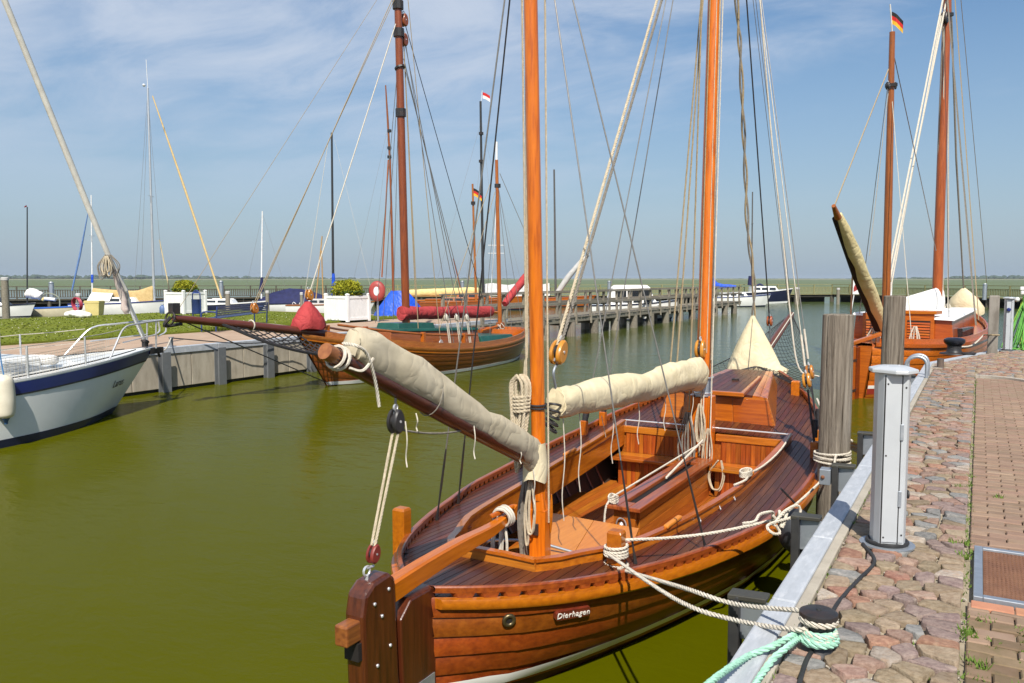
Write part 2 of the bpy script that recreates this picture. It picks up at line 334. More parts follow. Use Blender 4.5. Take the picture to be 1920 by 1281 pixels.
# ------------------------------------------------------------------ shared builders
def sewn(mb, pts, rad, n=14, wr=0.012, flat=1.0, seed=0, drop=None, up=(0, 0, 1), fq=5.0):
    """a stuffed cloth cover: rings round a path, uneven, with creases"""
    P = smooth_path(pts, 5); m = len(P)
    rf = hermite([i / (len(rad) - 1) for i in range(len(rad))], [q[0] for q in rad]); rh = hermite([i / (len(rad) - 1) for i in range(len(rad))], [q[1] for q in rad])
    T, _ = frames(P); rings = []
    for i in range(m):
        u = i / (m - 1); t = T[i]; x = t.cross(V3(up)).normalized(); y = x.cross(t); rg = []
        for k in range(n):
            a = 2 * math.pi * k / n; ca, sa = math.cos(a), math.sin(a)
            p = P[i] + x * ca * rf(u) + y * sa * rh(u)
            q = mnoise.noise(p * fq + V3((seed, 0, 0))) + 0.75 * mnoise.noise(V3((u * 14 + 1.6 * sa + seed, ca * 1.2, sa * .9))) + .35 * mnoise.noise(V3((u * 34 + 2.2 * ca + seed, sa * 1.6, 3.1)))
            rg.append(p + (x * ca + y * sa) * wr * q)
        rings.append(rg)
    return mb.loft(rings)
def text_obj(s, name, m, parent, size, origin, xdir, ydir, shear=0.0, depth=0.002):
    cu = bpy.data.curves.new(name, 'FONT'); cu.body = s; cu.size = size; cu.shear = shear; cu.extrude = depth; cu.align_x = 'CENTER'; cu.align_y = 'CENTER'; cu.resolution_u = 3; cu.space_character = 1.08
    tmp = bpy.data.objects.new(name + '_tmp', cu); col.objects.link(tmp)
    dg = bpy.context.evaluated_depsgraph_get(); me = bpy.data.meshes.new_from_object(tmp.evaluated_get(dg)); bpy.data.objects.remove(tmp)
    X = V3(xdir).normalized(); Y = V3(ydir).normalized(); Z = X.cross(Y).normalized(); Y = Z.cross(X)
    for v in me.vertices: v.co = V3(origin) + X * v.co.x + Y * v.co.y + Z * v.co.z
    me.materials.clear(); me.materials.append(m); me.update()
    o = bpy.data.objects.new(name, me); col.objects.link(o); o.parent = parent; return o
# ================================================================== SETTING
def water_mat():
    m = bpy.data.materials.new('green_harbour_water'); m.use_nodes = True; nt = m.node_tree; N = nt.nodes; K = nt.links; b = N['Principled BSDF']
    b.inputs['Roughness'].default_value = 0.06; b.inputs['IOR'].default_value = 1.33; b.inputs['Specular IOR Level'].default_value = 0.5
    t = N.new('ShaderNodeTexCoord')
    def nz(scale, stretch, detail=3, rot=0.4, dist=0.0):
        mp = N.new('ShaderNodeMapping'); K.new(t.outputs['Object'], mp.inputs[0]); mp.inputs['Scale'].default_value = stretch; mp.inputs['Rotation'].default_value = (0, 0, rot)
        n = N.new('ShaderNodeTexNoise'); K.new(mp.outputs[0], n.inputs['Vector']); n.inputs['Scale'].default_value = scale; n.inputs['Detail'].default_value = detail; n.inputs['Distortion'].default_value = dist; return n.outputs[0]
    cn = nz(0.25, (1, 1, 1), 4)
    mx_ = N.new('ShaderNodeMix'); mx_.data_type = 'RGBA'; K.new(cn, mx_.inputs[0]); mx_.inputs[6].default_value = (0.058, 0.061, 0.0002, 1); mx_.inputs[7].default_value = (0.072, 0.075, 0.0006, 1)
    # the open water beyond the moles is paler and greener than in the basin
    g = N.new('ShaderNodeSeparateXYZ'); K.new(t.outputs['Object'], g.inputs[0])
    mr_ = N.new('ShaderNodeMapRange'); K.new(g.outputs[1], mr_.inputs[0]); mr_.inputs[1].default_value = 12; mr_.inputs[2].default_value = 75
    m2 = N.new('ShaderNodeMix'); m2.data_type = 'RGBA'; K.new(mr_.outputs[0], m2.inputs[0]); K.new(mx_.outputs[2], m2.inputs[6]); m2.inputs[7].default_value = (0.052, 0.076, 0.022, 1)
    mr3 = N.new('ShaderNodeMapRange'); K.new(g.outputs[1], mr3.inputs[0]); mr3.inputs[1].default_value = 85; mr3.inputs[2].default_value = 190
    m3 = N.new('ShaderNodeMix'); m3.data_type = 'RGBA'; K.new(mr3.outputs[0], m3.inputs[0]); K.new(m2.outputs[2], m3.inputs[6]); m3.inputs[7].default_value = (0.110, 0.138, 0.055, 1)
    K.new(m3.outputs[2], b.inputs['Base Color'])
    # reflection faded by position in the shader, weak close by and far out
    def ramp(y0, y1, v0, v1):
        q = N.new('ShaderNodeMapRange'); K.new(g.outputs[1], q.inputs[0]); q.inputs[1].default_value = y0; q.inputs[2].default_value = y1; q.inputs[3].default_value = v0; q.inputs[4].default_value = v1; return q.outputs[0]
    mm_ = N.new('ShaderNodeMath'); mm_.operation = 'MULTIPLY'; K.new(ramp(4, 32, 0.20, 0.88), mm_.inputs[0]); K.new(ramp(80, 180, 1.0, 0.25), mm_.inputs[1])
    df = N.new('ShaderNodeBsdfDiffuse'); K.new(m3.outputs[2], df.inputs['Color']); mxs = N.new('ShaderNodeMixShader'); K.new(mm_.outputs[0], mxs.inputs[0]); K.new(df.outputs[0], mxs.inputs[1]); K.new(b.outputs[0], mxs.inputs[2]); K.new(mxs.outputs[0], N['Material Output'].inputs['Surface'])
    b1 = N.new('ShaderNodeBump'); b1.inputs['Strength'].default_value = 0.20; b1.inputs['Distance'].default_value = 0.07; K.new(nz(2.6, (1, 1.7, 1), 4, 0.5, 0.4), b1.inputs['Height'])
    b2 = N.new('ShaderNodeBump'); b2.inputs['Strength'].default_value = 0.27; b2.inputs['Distance'].default_value = 0.02; K.new(nz(12, (1, 1.6, 1), 4, 0.2, 0.3), b2.inputs['Height']); K.new(b1.outputs[0], b2.inputs['Normal'])
    b3 = N.new('ShaderNodeBump'); b3.inputs['Strength'].default_value = 0.10; b3.inputs['Distance'].default_value = 0.35; K.new(nz(0.6, (1, 2.2, 1), 3, 0.7, 0.3), b3.inputs['Height']); K.new(b2.outputs[0], b3.inputs['Normal'])
    K.new(b3.outputs[0], b.inputs['Normal']); return m
mb = MB(); mb.add([(-4500, -400, WATER), (4500, -400, WATER), (4500, 5200, WATER), (-4500, 5200, WATER)], [(0, 1, 2, 3)])
mb.build('water', water_mat(), kind='structure')
# ---- the land across the bay: low shore with woods
shore_m = mat('far_shore_green', (0.16, 0.17, 0.07), (0.20, 0.19, 0.09), 0.01, rough=0.9)
wood_m = mat('far_wood_green', (0.055, 0.085, 0.055), (0.04, 0.062, 0.045), 0.02, rough=1.0)
mb = MB(); A = []; B = []
for i in range(81):
    a = R(75 - 100 * i / 80); d = 3100 + 260 * mnoise.noise(V3((i * .21, 0, 0)))
    x, y = -math.sin(a) * d, math.cos(a) * d
    A.append((x, y, -1.6)); B.append((x * 1.02, y * 1.02, 1.6))
mb.strip(A, B); A2 = [(x * 1.3, y * 1.3, 3) for x, y, z in B]; mb.strip(B, A2)
mb.build('far_shore', shore_m, kind='structure')
mb = MB(); rnd = random.Random(3)
for i in range(1500):
    a = R(rnd.uniform(-24, 74)); ad_ = math.degrees(a)
    k = 0.2 + 0.8 * max(0, min(1, (ad_ - 36) / 14)) + 0.75 * max(0, 1 - abs(ad_ + 1) / 9) + 0.2 * mnoise.noise(V3((ad_ * 0.7, 3, 0))) + .3*max(0, 1 - abs(ad_ - 34) / 5)
    if rnd.random() > k * 1.3: continue
    hgt = max(3, k * rnd.uniform(6, 17)); wd = rnd.uniform(9, 30); d = 3250 + rnd.uniform(0, 200)
    c = V3((-math.sin(a) * d, math.cos(a) * d, 0)); n = 7
    mb.ball(c + V3((0, 0, hgt * .45)), wd * .6, wd * .6, hgt * .55, 6, 4)
mb.build('far_woods', wood_m, kind='stuff', smooth=60)
# ---- quay on this side
CAPX0, CAPX1, KX1 = -0.905, -0.775, -0.715
BEND, BEND2 = 18.6, V3((2.5, 29.6, 0))
soil = mat('sandy_joints', (0.33, 0.28, 0.20), (0.23, 0.19, 0.125), 5, rough=0.95, bump=0.5, bscale=60, c3=(0.14, 0.13, 0.06), s3=2.2, amt3=0.5)
quay = MB().prism([(CAPX1, -3), (14, -3), (14, 29.6), (BEND2.x, BEND2.y), (CAPX1, BEND)], -2.6, -0.028).build('quay_pavement', soil, kind='structure')
conc = mat('quay_concrete', (0.40, 0.36, 0.29), (0.30, 0.265, 0.21), 3, rough=0.9, bump=0.4, bscale=40, c3=(0.20, 0.18, 0.13), s3=4, amt3=0.5)
dark_wall = mat('dark_wall_face', (0.05, 0.048, 0.042), (0.03, 0.03, 0.026), 2, rough=0.8)
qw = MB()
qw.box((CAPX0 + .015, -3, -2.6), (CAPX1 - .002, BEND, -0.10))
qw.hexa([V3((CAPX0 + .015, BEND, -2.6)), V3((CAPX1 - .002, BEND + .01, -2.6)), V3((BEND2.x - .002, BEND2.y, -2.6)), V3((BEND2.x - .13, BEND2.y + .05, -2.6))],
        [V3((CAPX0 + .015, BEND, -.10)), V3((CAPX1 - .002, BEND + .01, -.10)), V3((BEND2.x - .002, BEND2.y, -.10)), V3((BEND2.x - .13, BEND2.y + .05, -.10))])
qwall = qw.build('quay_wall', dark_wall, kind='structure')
ys = [-3.0, -0.4, 2.0, 4.4, 5.62, 8.0, 10.4, 12.8, 15.2, 16.9, BEND]
for a, b_ in zip(ys, ys[1:]):
    m_ = MB(); m_.box((CAPX0, a + .003, -.16), (CAPX1, b_ - .003, .012)); m_.build('cap_segment', galv_pale, qwall, bevel=.012)
dB = (BEND2 - V3((CAPX1, BEND, 0))); nB = int(dB.length / 2.2)
for i in range(nB):
    p = V3((CAPX1, BEND, 0)).lerp(BEND2, i / nB) + V3((-.06, .03, -.074)); q = V3((CAPX1, BEND, 0)).lerp(BEND2, (i + .997) / nB) + V3((-.06, .03, -.074))
    MB().bar(p, q, .13, .17).build('cap_segment', galv_pale, qwall, bevel=.012)
kerb = MB().box((CAPX1 + .001, -3, -.1), (KX1, BEND, .004)).build('kerb_strip', conc, quay, bevel=.008)
def clip(poly, p, n):
    out = []
    for i in range(len(poly)):
        a, b_ = poly[i], poly[(i + 1) % len(poly)]; da = (a[0]-p[0])*n[0] + (a[1]-p[1])*n[1]; db = (b_[0]-p[0])*n[0] + (b_[1]-p[1])*n[1]
        if da <= 0: out.append(a)
        if da * db < 0: t = da / (da - db); out.append((a[0] + (b_[0]-a[0])*t, a[1] + (b_[1]-a[1])*t))
    return out
def inset(poly, d):
    out = poly
    n = len(poly)
    for i in range(n):
        a, b_ = poly[i], poly[(i + 1) % n]; ex, ey = b_[0]-a[0], b_[1]-a[1]; L = math.hypot(ex, ey)
        if L < 1e-6: continue
        nx, ny = ey / L, -ex / L
        out = clip(out, (a[0] - nx*d, a[1] - ny*d), (nx, ny))
        if len(out) < 3: return []
    return out
def stone(mb, poly, c, top, rnd, tilt):
    n = len(poly)
    P = poly
    def chaikin(P, f):
        o = []
        for i in range(len(P)):
            a, b_ = P[i], P[(i + 1) % len(P)]; o += [(a[0]*(1-f) + b_[0]*f, a[1]*(1-f) + b_[1]*f), (a[0]*f + b_[0]*(1-f), a[1]*f + b_[1]*(1-f))]
        return o
    P = chaikin(P, 0.11); P = [(c[0] + (p[0]-c[0])*f_, c[1] + (p[1]-c[1])*f_) for p, f_ in ((p, rnd.uniform(.93, 1.03)) for p in P)]
    tx, ty = rnd.uniform(-tilt, tilt), rnd.uniform(-tilt, tilt)
    rings = []
    for s_, z in ((1.0, -.03), (.985, top * .1), (.93, top * .75), (.62, top * 1.0)):
        rings.append([V3((c[0] + (p[0]-c[0])*s_, c[1] + (p[1]-c[1])*s_, z + ((p[0]-c[0])*tx + (p[1]-c[1])*ty) * (s_ < 1) + (rnd.uniform(-.003, .003) if s_ < .99 else 0))) for p in P])
    mb.loft(rings, True, False); o = len(mb.v); k = len(P)
    mb.f.append(tuple(range(o - k, o)))
def stone_mat(name, c, c2, c3): return mat(name, c, c2, 34, rough=0.88, bump=0.9, bscale=26, var=0.14, c3=c3, s3=11, amt3=0.9, spec=0.18, bdist=0.014, lo=.42, hi=.6)
SM = [stone_mat('stone_rose', (0.290, 0.198, 0.154), (0.229, 0.145, 0.110), (0.352, 0.273, 0.211)), stone_mat('stone_brick_red', (0.290, 0.163, 0.114), (0.229, 0.119, 0.084), (0.326, 0.246, 0.176)),
      stone_mat('stone_buff', (0.299, 0.233, 0.163), (0.238, 0.176, 0.119), (0.220, 0.180, 0.123)), stone_mat('stone_blue_grey', (0.220, 0.216, 0.202), (0.167, 0.165, 0.157), (0.317, 0.290, 0.264)),
      stone_mat('stone_mauve', (0.242, 0.180, 0.158), (0.185, 0.132, 0.119), (0.317, 0.251, 0.207)), stone_mat('stone_olive', (0.246, 0.194, 0.132), (0.194, 0.145, 0.092), (0.299, 0.229, 0.158)), stone_mat('stone_pale', (0.352, 0.304, 0.251), (0.290, 0.238, 0.189), (0.334, 0.211, 0.123))]
SW = [22, 11, 21, 13, 13, 15, 8]
def cobbles():
    rnd = random.Random(11); x0, x1 = KX1 + .004, -0.012; pts = []; j = 0; y = 1.3
    while y < 17.4:
        n = 4 if j % 2 else 5; o = 0.5
        for i in range(n):
            pts.append((x0 + (i + o) * (x1 - x0) / n + rnd.uniform(-.05, .05), y + rnd.uniform(-.045, .045)))
        y += 0.128; j += 1
    cells = []
    for i, p in enumerate(pts):
        poly = [(x0, p[1] - .26), (x1, p[1] - .26), (x1, p[1] + .26), (x0, p[1] + .26)]
        for k in range(max(0, i - 14), min(len(pts), i + 15)):
            if k == i: continue
            q = pts[k]; poly = clip(poly, ((p[0]+q[0])/2, (p[1]+q[1])/2), (q[0]-p[0], q[1]-p[1]))
        poly = inset(poly, rnd.uniform(.0045, .0125))
        if len(poly) < 3: continue
        c = (sum(a[0] for a in poly) / len(poly), sum(a[1] for a in poly) / len(poly)); cells.append((c, poly))
    cells.sort(key=lambda c: abs(c[0][1] - 3.0) if c[0][1] < 3.0 else c[0][1] - 3.0)
    far = {}
    for i, (c, poly) in enumerate(cells):
        k = rnd.choices(range(len(SM)), SW)[0]; top = rnd.uniform(.004, .013)
        if i < 300:
            m_ = MB(); stone(m_, [(a[0] - c[0], a[1] - c[1]) for a in poly], (0, 0), top, rnd, .07)
            o = m_.build('cobble', SM[k], quay, smooth=50); o.location = (c[0], c[1], 0)
        else: stone(far.setdefault(k, MB()), poly, c, top, rnd, .07)
    return far
for k, m_ in cobbles().items(): m_.build('cobble', SM[k], quay, smooth=50, kind='stuff')
# ---- brick paving right of the cobbles
BM = [mat('paver_brown', (0.250, 0.175, 0.122), (0.21, 0.140, 0.096), 8, rough=0.85, bump=0.3, bscale=50, var=0.13, spec=0.25, c3=(0.34, 0.25, 0.18), s3=3, amt3=0.5),
      mat('paver_pink', (0.268, 0.180, 0.126), (0.228, 0.148, 0.102), 8, rough=0.85, bump=0.3, bscale=50, var=0.13, spec=0.25, c3=(0.36, 0.27, 0.20), s3=3, amt3=0.5)]
mossy = mat('paver_mossy', (0.20, 0.14, 0.09), (0.15, 0.105, 0.06), 8, rough=0.9, bump=0.4, bscale=50, var=0.15, spec=0.2, c3=(0.08, 0.085, 0.03), s3=6, amt3=0.7)
def bricks():
    rnd = random.Random(5); proto = {}
    def brick_mesh(m_, L): 
        key = (m_.name, L)
        if key not in proto:
            b_ = MB(); a, h = L / 2, .0475; c = .006
            b_.loft([[V3((-a, -h, -.04)), V3((a, -h, -.04)), V3((a, h, -.04)), V3((-a, h, -.04))], [V3((-a, -h, -c)), V3((a, -h, -c)), V3((a, h, -c)), V3((-a, h, -c))],
                     [V3((-a+c, -h+c, 0)), V3((a-c, -h+c, 0)), V3((a-c, h-c, 0)), V3((-a+c, h-c, 0))]])
            proto[key] = b_.data('brick', m_)
        return proto[key]
    n = 0; far = [MB(), MB()]; y = 1.0; j = 0
    while y < 16.3:
        x = 0.006 - (0.105 if j % 2 else 0)
        while x < 2.4:
            L = .204; xa = max(x, .006); Lb = x + L - xa
            vis = xa < 0.11 + y * 0.047 and y > 2.85
            ok = not (0.02 < xa + Lb / 2 < 0.80 and 4.90 < y < 5.90)
            if ok and Lb > .03:
                k = rnd.randrange(2); zz = rnd.uniform(-.005, .002)
                mm = mossy if (y < 4.7 and rnd.random() < .75) else BM[k]
                if y < 4.7: zz -= rnd.uniform(.0, .012)
                if vis and n < 300:
                    o = bpy.data.objects.new('brick', brick_mesh(mm, round(Lb, 3))); col.objects.link(o); o.parent = quay; o.location = (xa + Lb / 2, y, zz); o.rotation_euler = (rnd.uniform(-.03, .03), rnd.uniform(-.02, .02), rnd.uniform(-.012, .012)); n += 1
                else: far[k].box((xa, y - .0475, -.04), (xa + Lb, y + .0475, zz))
            x += .211
        y += 0.1035; j += 1
    for k in (0, 1): far[k].build('brick', BM[k], quay, kind='stuff')
bricks()
# kerb of pale setts curving across the far end of the brick paving, and the cobbles beyond it
m_ = MB(); pts = [(0.0, 16.45), (.25, 16.42), (.6, 16.2), (1.1, 15.6), (1.8, 14.9)]
sp = smooth_path([(x, y, .002) for x, y in pts], 5)
for a, b_ in zip(sp, sp[1:]): m_.bar(a, b_, .14, .06)
m_.build('kerb_setts', mat('pale_kerb', (0.40, 0.36, 0.30), (0.32, 0.28, 0.23), 6, rough=0.9, bump=0.3), quay)
rnd = random.Random(21); far2 = {}
y = 16.7
while y < 23.0:
    xl = KX1 if y < BEND else CAPX1 + (y - BEND) * 0.298 + .12
    x = max(xl, -.72) + rnd.uniform(0, .08)
    while x < 3.6:
        if y < 17.45 and x < 0.02: x += .2; continue
        wd, hd = rnd.uniform(.07, .10), rnd.uniform(.045, .06)
        poly = [(x + wd*math.cos(a)*rnd.uniform(.85, 1.1), y + hd*math.sin(a)*rnd.uniform(.85, 1.1)) for a in [i * math.pi / 3 + .3 for i in range(6)]]
        stone(far2.setdefault(rnd.choices(range(len(SM)), SW)[0], MB()), poly, (x, y), rnd.uniform(.006, .014), rnd, .06)
        x += .185
    y += .112
for k, q in far2.items(): q.build('cobble', SM[k], quay, smooth=50, kind='stuff')
mb = MB(); rnd = random.Random(31)
for _ in range(1500):
    y = 2.8 + 9 * rnd.random() ** 1.7; x = rnd.uniform(KX1, -.01); r_ = rnd.uniform(.003, .010)
    mb.ball((x, y, -.022 + rnd.uniform(-.004, .012)), r_ * rnd.uniform(1, 1.6), r_, r_ * .8, 5, 3)
mb.build('gravel', mat('joint_pebbles', (0.46, 0.42, 0.36), (0.22, 0.19, 0.15), 40, rough=0.9, spec=0.2, lo=.4, hi=.6), kind='stuff', smooth=60)
# ---- weeds in the joints
grass_m = mat('weed_green', (0.13, 0.21, 0.030), (0.08, 0.14, 0.018), 12, rough=0.7, spec=0.3)
def blades(mb, c, n, h, spread, rnd):
    for _ in range(n):
        a = rnd.uniform(0, 6.28); r_ = spread * math.sqrt(rnd.random()); b0 = V3(c) + V3((math.cos(a)*r_, math.sin(a)*r_, 0)); l = V3((rnd.uniform(-.7, .7), rnd.uniform(-.7, .7), 1)).normalized() * h * rnd.uniform(.5, 1.2)
        s_ = l.cross(V3((math.cos(a), math.sin(a), 0))).normalized() * h * .13
        mb.add([b0 - s_, b0 + s_, b0 + l * .6 + s_ * .7 + V3((0, 0, -.1*h)), b0 + l], [(0, 1, 2), (0, 2, 3)])
mb = MB(); rnd = random.Random(9)
for _ in range(150):
    y = 2.9 + 13 * rnd.random() ** 1.5; blades(mb, (rnd.gauss(-.004, .012), y, -.01), rnd.randint(3, 9), .026, .03, rnd)
for _ in range(60): blades(mb, (rnd.gauss(KX1 + .003, .01), rnd.uniform(2.9, 9), -.01), rnd.randint(3, 8), .022, .03, rnd)
for _ in range(70): blades(mb, (rnd.uniform(KX1, 0), rnd.uniform(2.9, 9), -.01), rnd.randint(2, 6), .02, .02, rnd)
for _ in range(45): blades(mb, (rnd.uniform(0.0, .35), rnd.uniform(3.1, 4.75), -.015), rnd.randint(6, 16), .028, .035, rnd)
for x, y in ((-.10, 5.95), (-.02, 6.0), (-.02, 5.7), (.22, 3.9), (.05, 4.1), (.18, 7.4), (-.08, 7.6), (.06, 3.6), (.02, 4.45)): blades(mb, (x, y, -.01), 34, .04, .05, rnd)
mb.build('weeds', grass_m, kind='stuff')
# ================================================================== QUAY ON THE FAR SIDE (a mole with lawn)
LX, LZ = -18.85, -0.14
path_m = mat('path_pavers', (0.40, 0.285, 0.195), (0.33, 0.225, 0.15), 3, rough=0.9, bump=0.3, bscale=8, c3=(0.42, 0.33, 0.25), s3=.6, amt3=0.6)
lawn_m = mat('lawn_green', (0.150, 0.175, 0.022), (0.105, 0.130, 0.014), 0.9, rough=0.95, bump=0.7, bscale=25, c3=(0.165, 0.17, 0.025), s3=0.35, amt3=0.7, spec=0.1, bdist=.04)
LEND = 33.0
MB().prism([(LX - .24, -25), (LX - .24, LEND), (-38.5, LEND + 2), (-38.5, -25)], -2.6, LZ - .01).build('mole_path', path_m, kind='structure')
MB().prism([(-23.6, -25), (-23.5, LEND - 1.2), (-38.0, LEND + 1), (-38.2, -25)], LZ - .009, LZ + .05).build('lawn', lawn_m, kind='structure')
mb = MB(); rnd = random.Random(4)
gm = mat('grass_blades', (0.150, 0.178, 0.022), (0.112, 0.142, 0.015), 3, rough=0.8, spec=0.15)
for _ in range(9000):
    x, y = rnd.uniform(-38, -23.7), rnd.uniform(9, 32); h = rnd.uniform(.015, .035)
    a = rnd.uniform(0, 3.14); c, s_ = math.cos(a)*.05, math.sin(a)*.05
    mb.add([(x - c, y - s_, LZ + .045), (x + c, y + s_, LZ + .045), (x + rnd.uniform(-.05, .05), y + rnd.uniform(-.05, .05), LZ + .05 + h)], [(0, 1, 2)])
for _ in range(900):
    x, y = -23.55 - abs(rnd.gauss(0, .25)), rnd.uniform(9, 31.5); h = rnd.uniform(.08, .2)
    mb.add([(x - .05, y, LZ + .0), (x + .05, y, LZ + .0), (x + rnd.uniform(-.08, .08), y, LZ + h)], [(0, 1, 2)])
mb.build('grass', gm, kind='stuff')
mb = MB()
for _ in range(260):
    x, y = rnd.uniform(-37, -23.8), rnd.uniform(10, 31); r_ = rnd.uniform(.010, .022)
    mb.ball((x, y, LZ + .10), r_, r_, r_ * .6, 5, 3)
mb.build('daisies', mat('daisy_white', (0.8, 0.78, 0.6), rough=0.8), kind='stuff')
# wall of concrete panels between steel posts
pan_m = mat('stained_concrete', (0.44, 0.39, 0.305), (0.33, 0.285, 0.215), 1.8, (1, 2.6, .8), rough=0.9, bump=0.3, bscale=25, c3=(0.22, 0.19, 0.145), s3=2.4, amt3=0.65, var=0.05)
steel_post = mat('weathered_steel', (0.24, 0.255, 0.265), (0.17, 0.18, 0.19), 3, rough=0.55, metal=0.5, c3=(0.34, 0.35, 0.35), s3=3, amt3=0.5)
wall2 = thing('panel_wall', 'long harbour wall of pale stained concrete panels between steel posts, below the lawn', 'wall', (LX, 12, LZ))
pz0 = ax(400, 716, LX).z - LZ
y1_, y2_ = ax(409, 700, LX).y, ax(500, 690, LX).y; spc = y2_ - y1_
k = -int((y1_ + 20) / spc)
posts = []
while y1_ + k * spc < LEND: posts.append(y1_ + k * spc - 12); k += 1
for a, b_ in zip(posts, posts[1:]):
    m = (a + b_) / 2 + .02
    for c, d in ((a + .10, m - .012), (m + .012, b_ - .10)):
        MB().box((-.16, c, pz0), (0, d, -.17)).build('concrete_panel', pan_m, wall2, bevel=.01)
    MB().box((-.235, a + .004, -.165), (.03, b_ - .004, .012)).build('cap_rail', galv_pale, wall2, bevel=.01)
for a in posts:
    MB().box((.002, a - .13, -1.5), (.03, a + .13, -.17)).box((.031, a - .02, -1.5), (.17, a + .02, -.17)).box((.171, a - .13, -1.5), (.20, a + .13, -.10)).build('steel_post', steel_post, wall2)
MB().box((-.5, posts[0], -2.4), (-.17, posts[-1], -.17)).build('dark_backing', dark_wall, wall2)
MB().box((-.16, posts[0], -2.4), (-.08, posts[-1], pz0 - .01)).build('dark_footing', dark_wall, wall2)  # recess below the panels, its shade put into a near-black colour
# bollards of bent pipe on that wall (mooring cleats)
def cleat(p, label):
    t = thing('mooring_cleat', label, 'cleat', p, 0, 'mooring cleats on the far harbour wall')
    MB().box((-.08, -.09, 0), (.08, .09, .03)).build('base_plate', galv, t)
    MB().lathe([(.05, .03), (.05, .22), (.07, .23), (.07, .26)], n=10).build('post', steel_post, t, smooth=40)
for q, lb in (((326, 652), 'small grey mooring post on the concrete wall beside the white sailboat bow'),):
    cleat((LX - .1, ax(*q, LX).y, LZ + .012), lb)
# ================================================================== JETTY
JX = -18.45
jt = thing('jetty', 'long weathered wooden jetty with post and rail fence running out from the mole', 'jetty', (JX, 33, WATER))
JD, JR = -0.27 - WATER, 0.98 - WATER
j0, j1 = -3.2, ax(1388, 580, JX).y - 33
rnd = random.Random(8)
i = 0; yy = j0
while yy < j1:
    if yy < j1 - .5:
        pass
    yy += 0.19; i += 1
# deck planks: the 300 that show largest one by one, the rest joined
yy = j0; n = 0; restmb = MB()
while yy < j1:
    wdt = .165; b_ = MB() if n < 300 else restmb
    z = JD + rnd.uniform(-.006, .006)
    b_.box((-2.05 + rnd.uniform(-.03, .03), yy, z - .05), (.08 + rnd.uniform(-.03, .03), yy + wdt, z))
    if n < 300: b_.build('deck_plank', jetty_w, jt)
    n += 1; yy += .178
if restmb.v: restmb.build('deck_plank', jetty_w, jt, kind='stuff')
for x in (-.02, -1.95): MB().box((x - .07, j0, JD - .27), (x + .07, j1, JD - .055)).build('side_beam', jetty_w, jt)
yy = j0 + .3
while yy < j1 - .5:
    for x in (.0, -1.9):
        MB().lathe([(.27, -1.2), (.26, .3), (.25, JD - .28)], (x - .1, yy, 0), 10).build('pile', jetty_w if rnd.random() < .7 else weathered, jt, smooth=40)
    MB().box((-2.1, yy - .1, JD - .48), (.12, yy + .1, JD - .275)).build('cross_beam', jetty_w, jt)
    yy += 3.0
for x, sgn in ((.02, 1), (-1.98, -1)):
    yy = j0 + .2
    while yy < j1:
        t_ = rnd.uniform(-.03, .03)
        MB().bar((x + sgn*.03, yy, JD - .30), (x + t_, yy + rnd.uniform(-.03, .03), JR), .12, .12, (0, 1, 0)).build('railing_post', jetty_w, jt)
        if sgn > 0: MB().bar((x + .10, yy - .06, JD - .42), (x + .06, yy + .03, JD + .12), .07, .10, (0, 1, 0)).build('knee_brace', jetty_w, jt)
        yy += 1.88
    for z, h in ((JR + .03, .06), (JR - .55, .13)):
        yy = j0
        while yy < j1:
            e = min(yy + 3.76, j1 + .05); MB().box((x - .06 + (.02 if h > .1 else 0) , yy, z - h/2), (x + .09, e - .01, z + h/2)).build('rail', jetty_w, jt); yy += 3.76
# ================================================================== FAR PIER
pier_m = wood('old_pier_wood', (0.115, 0.105, 0.080), (0.07, 0.064, 0.05), (4, 4, 4), rough=0.9, coat=0, var=0.15, bump=0.2, spec=0.15)
pier_y = wood('lichened_pier_wood', (0.27, 0.255, 0.13), (0.19, 0.18, 0.085), (4, 4, 4), rough=0.9, coat=0, var=0.12, bump=0.2, spec=0.15)
pier_dk = mat('pier_shadow_wood', (0.05, 0.046, 0.038), (0.035, 0.032, 0.027), 2, rough=0.9, spec=0.1)  # pier wood darkened to carry the shade under the deck
ppts = [ad(-160, 557, 74), ad(700, 552, 92), ad(1560, 550, 108), ad(1700, 553, 98), ad(1990, 561, 78)]
pr_ = thing('long_pier', 'long low wooden pier with a picket balustrade closing off the harbour towards the bay', 'pier', (0, 0, WATER))
PD, PR = -0.22 - WATER, 0.98 - WATER
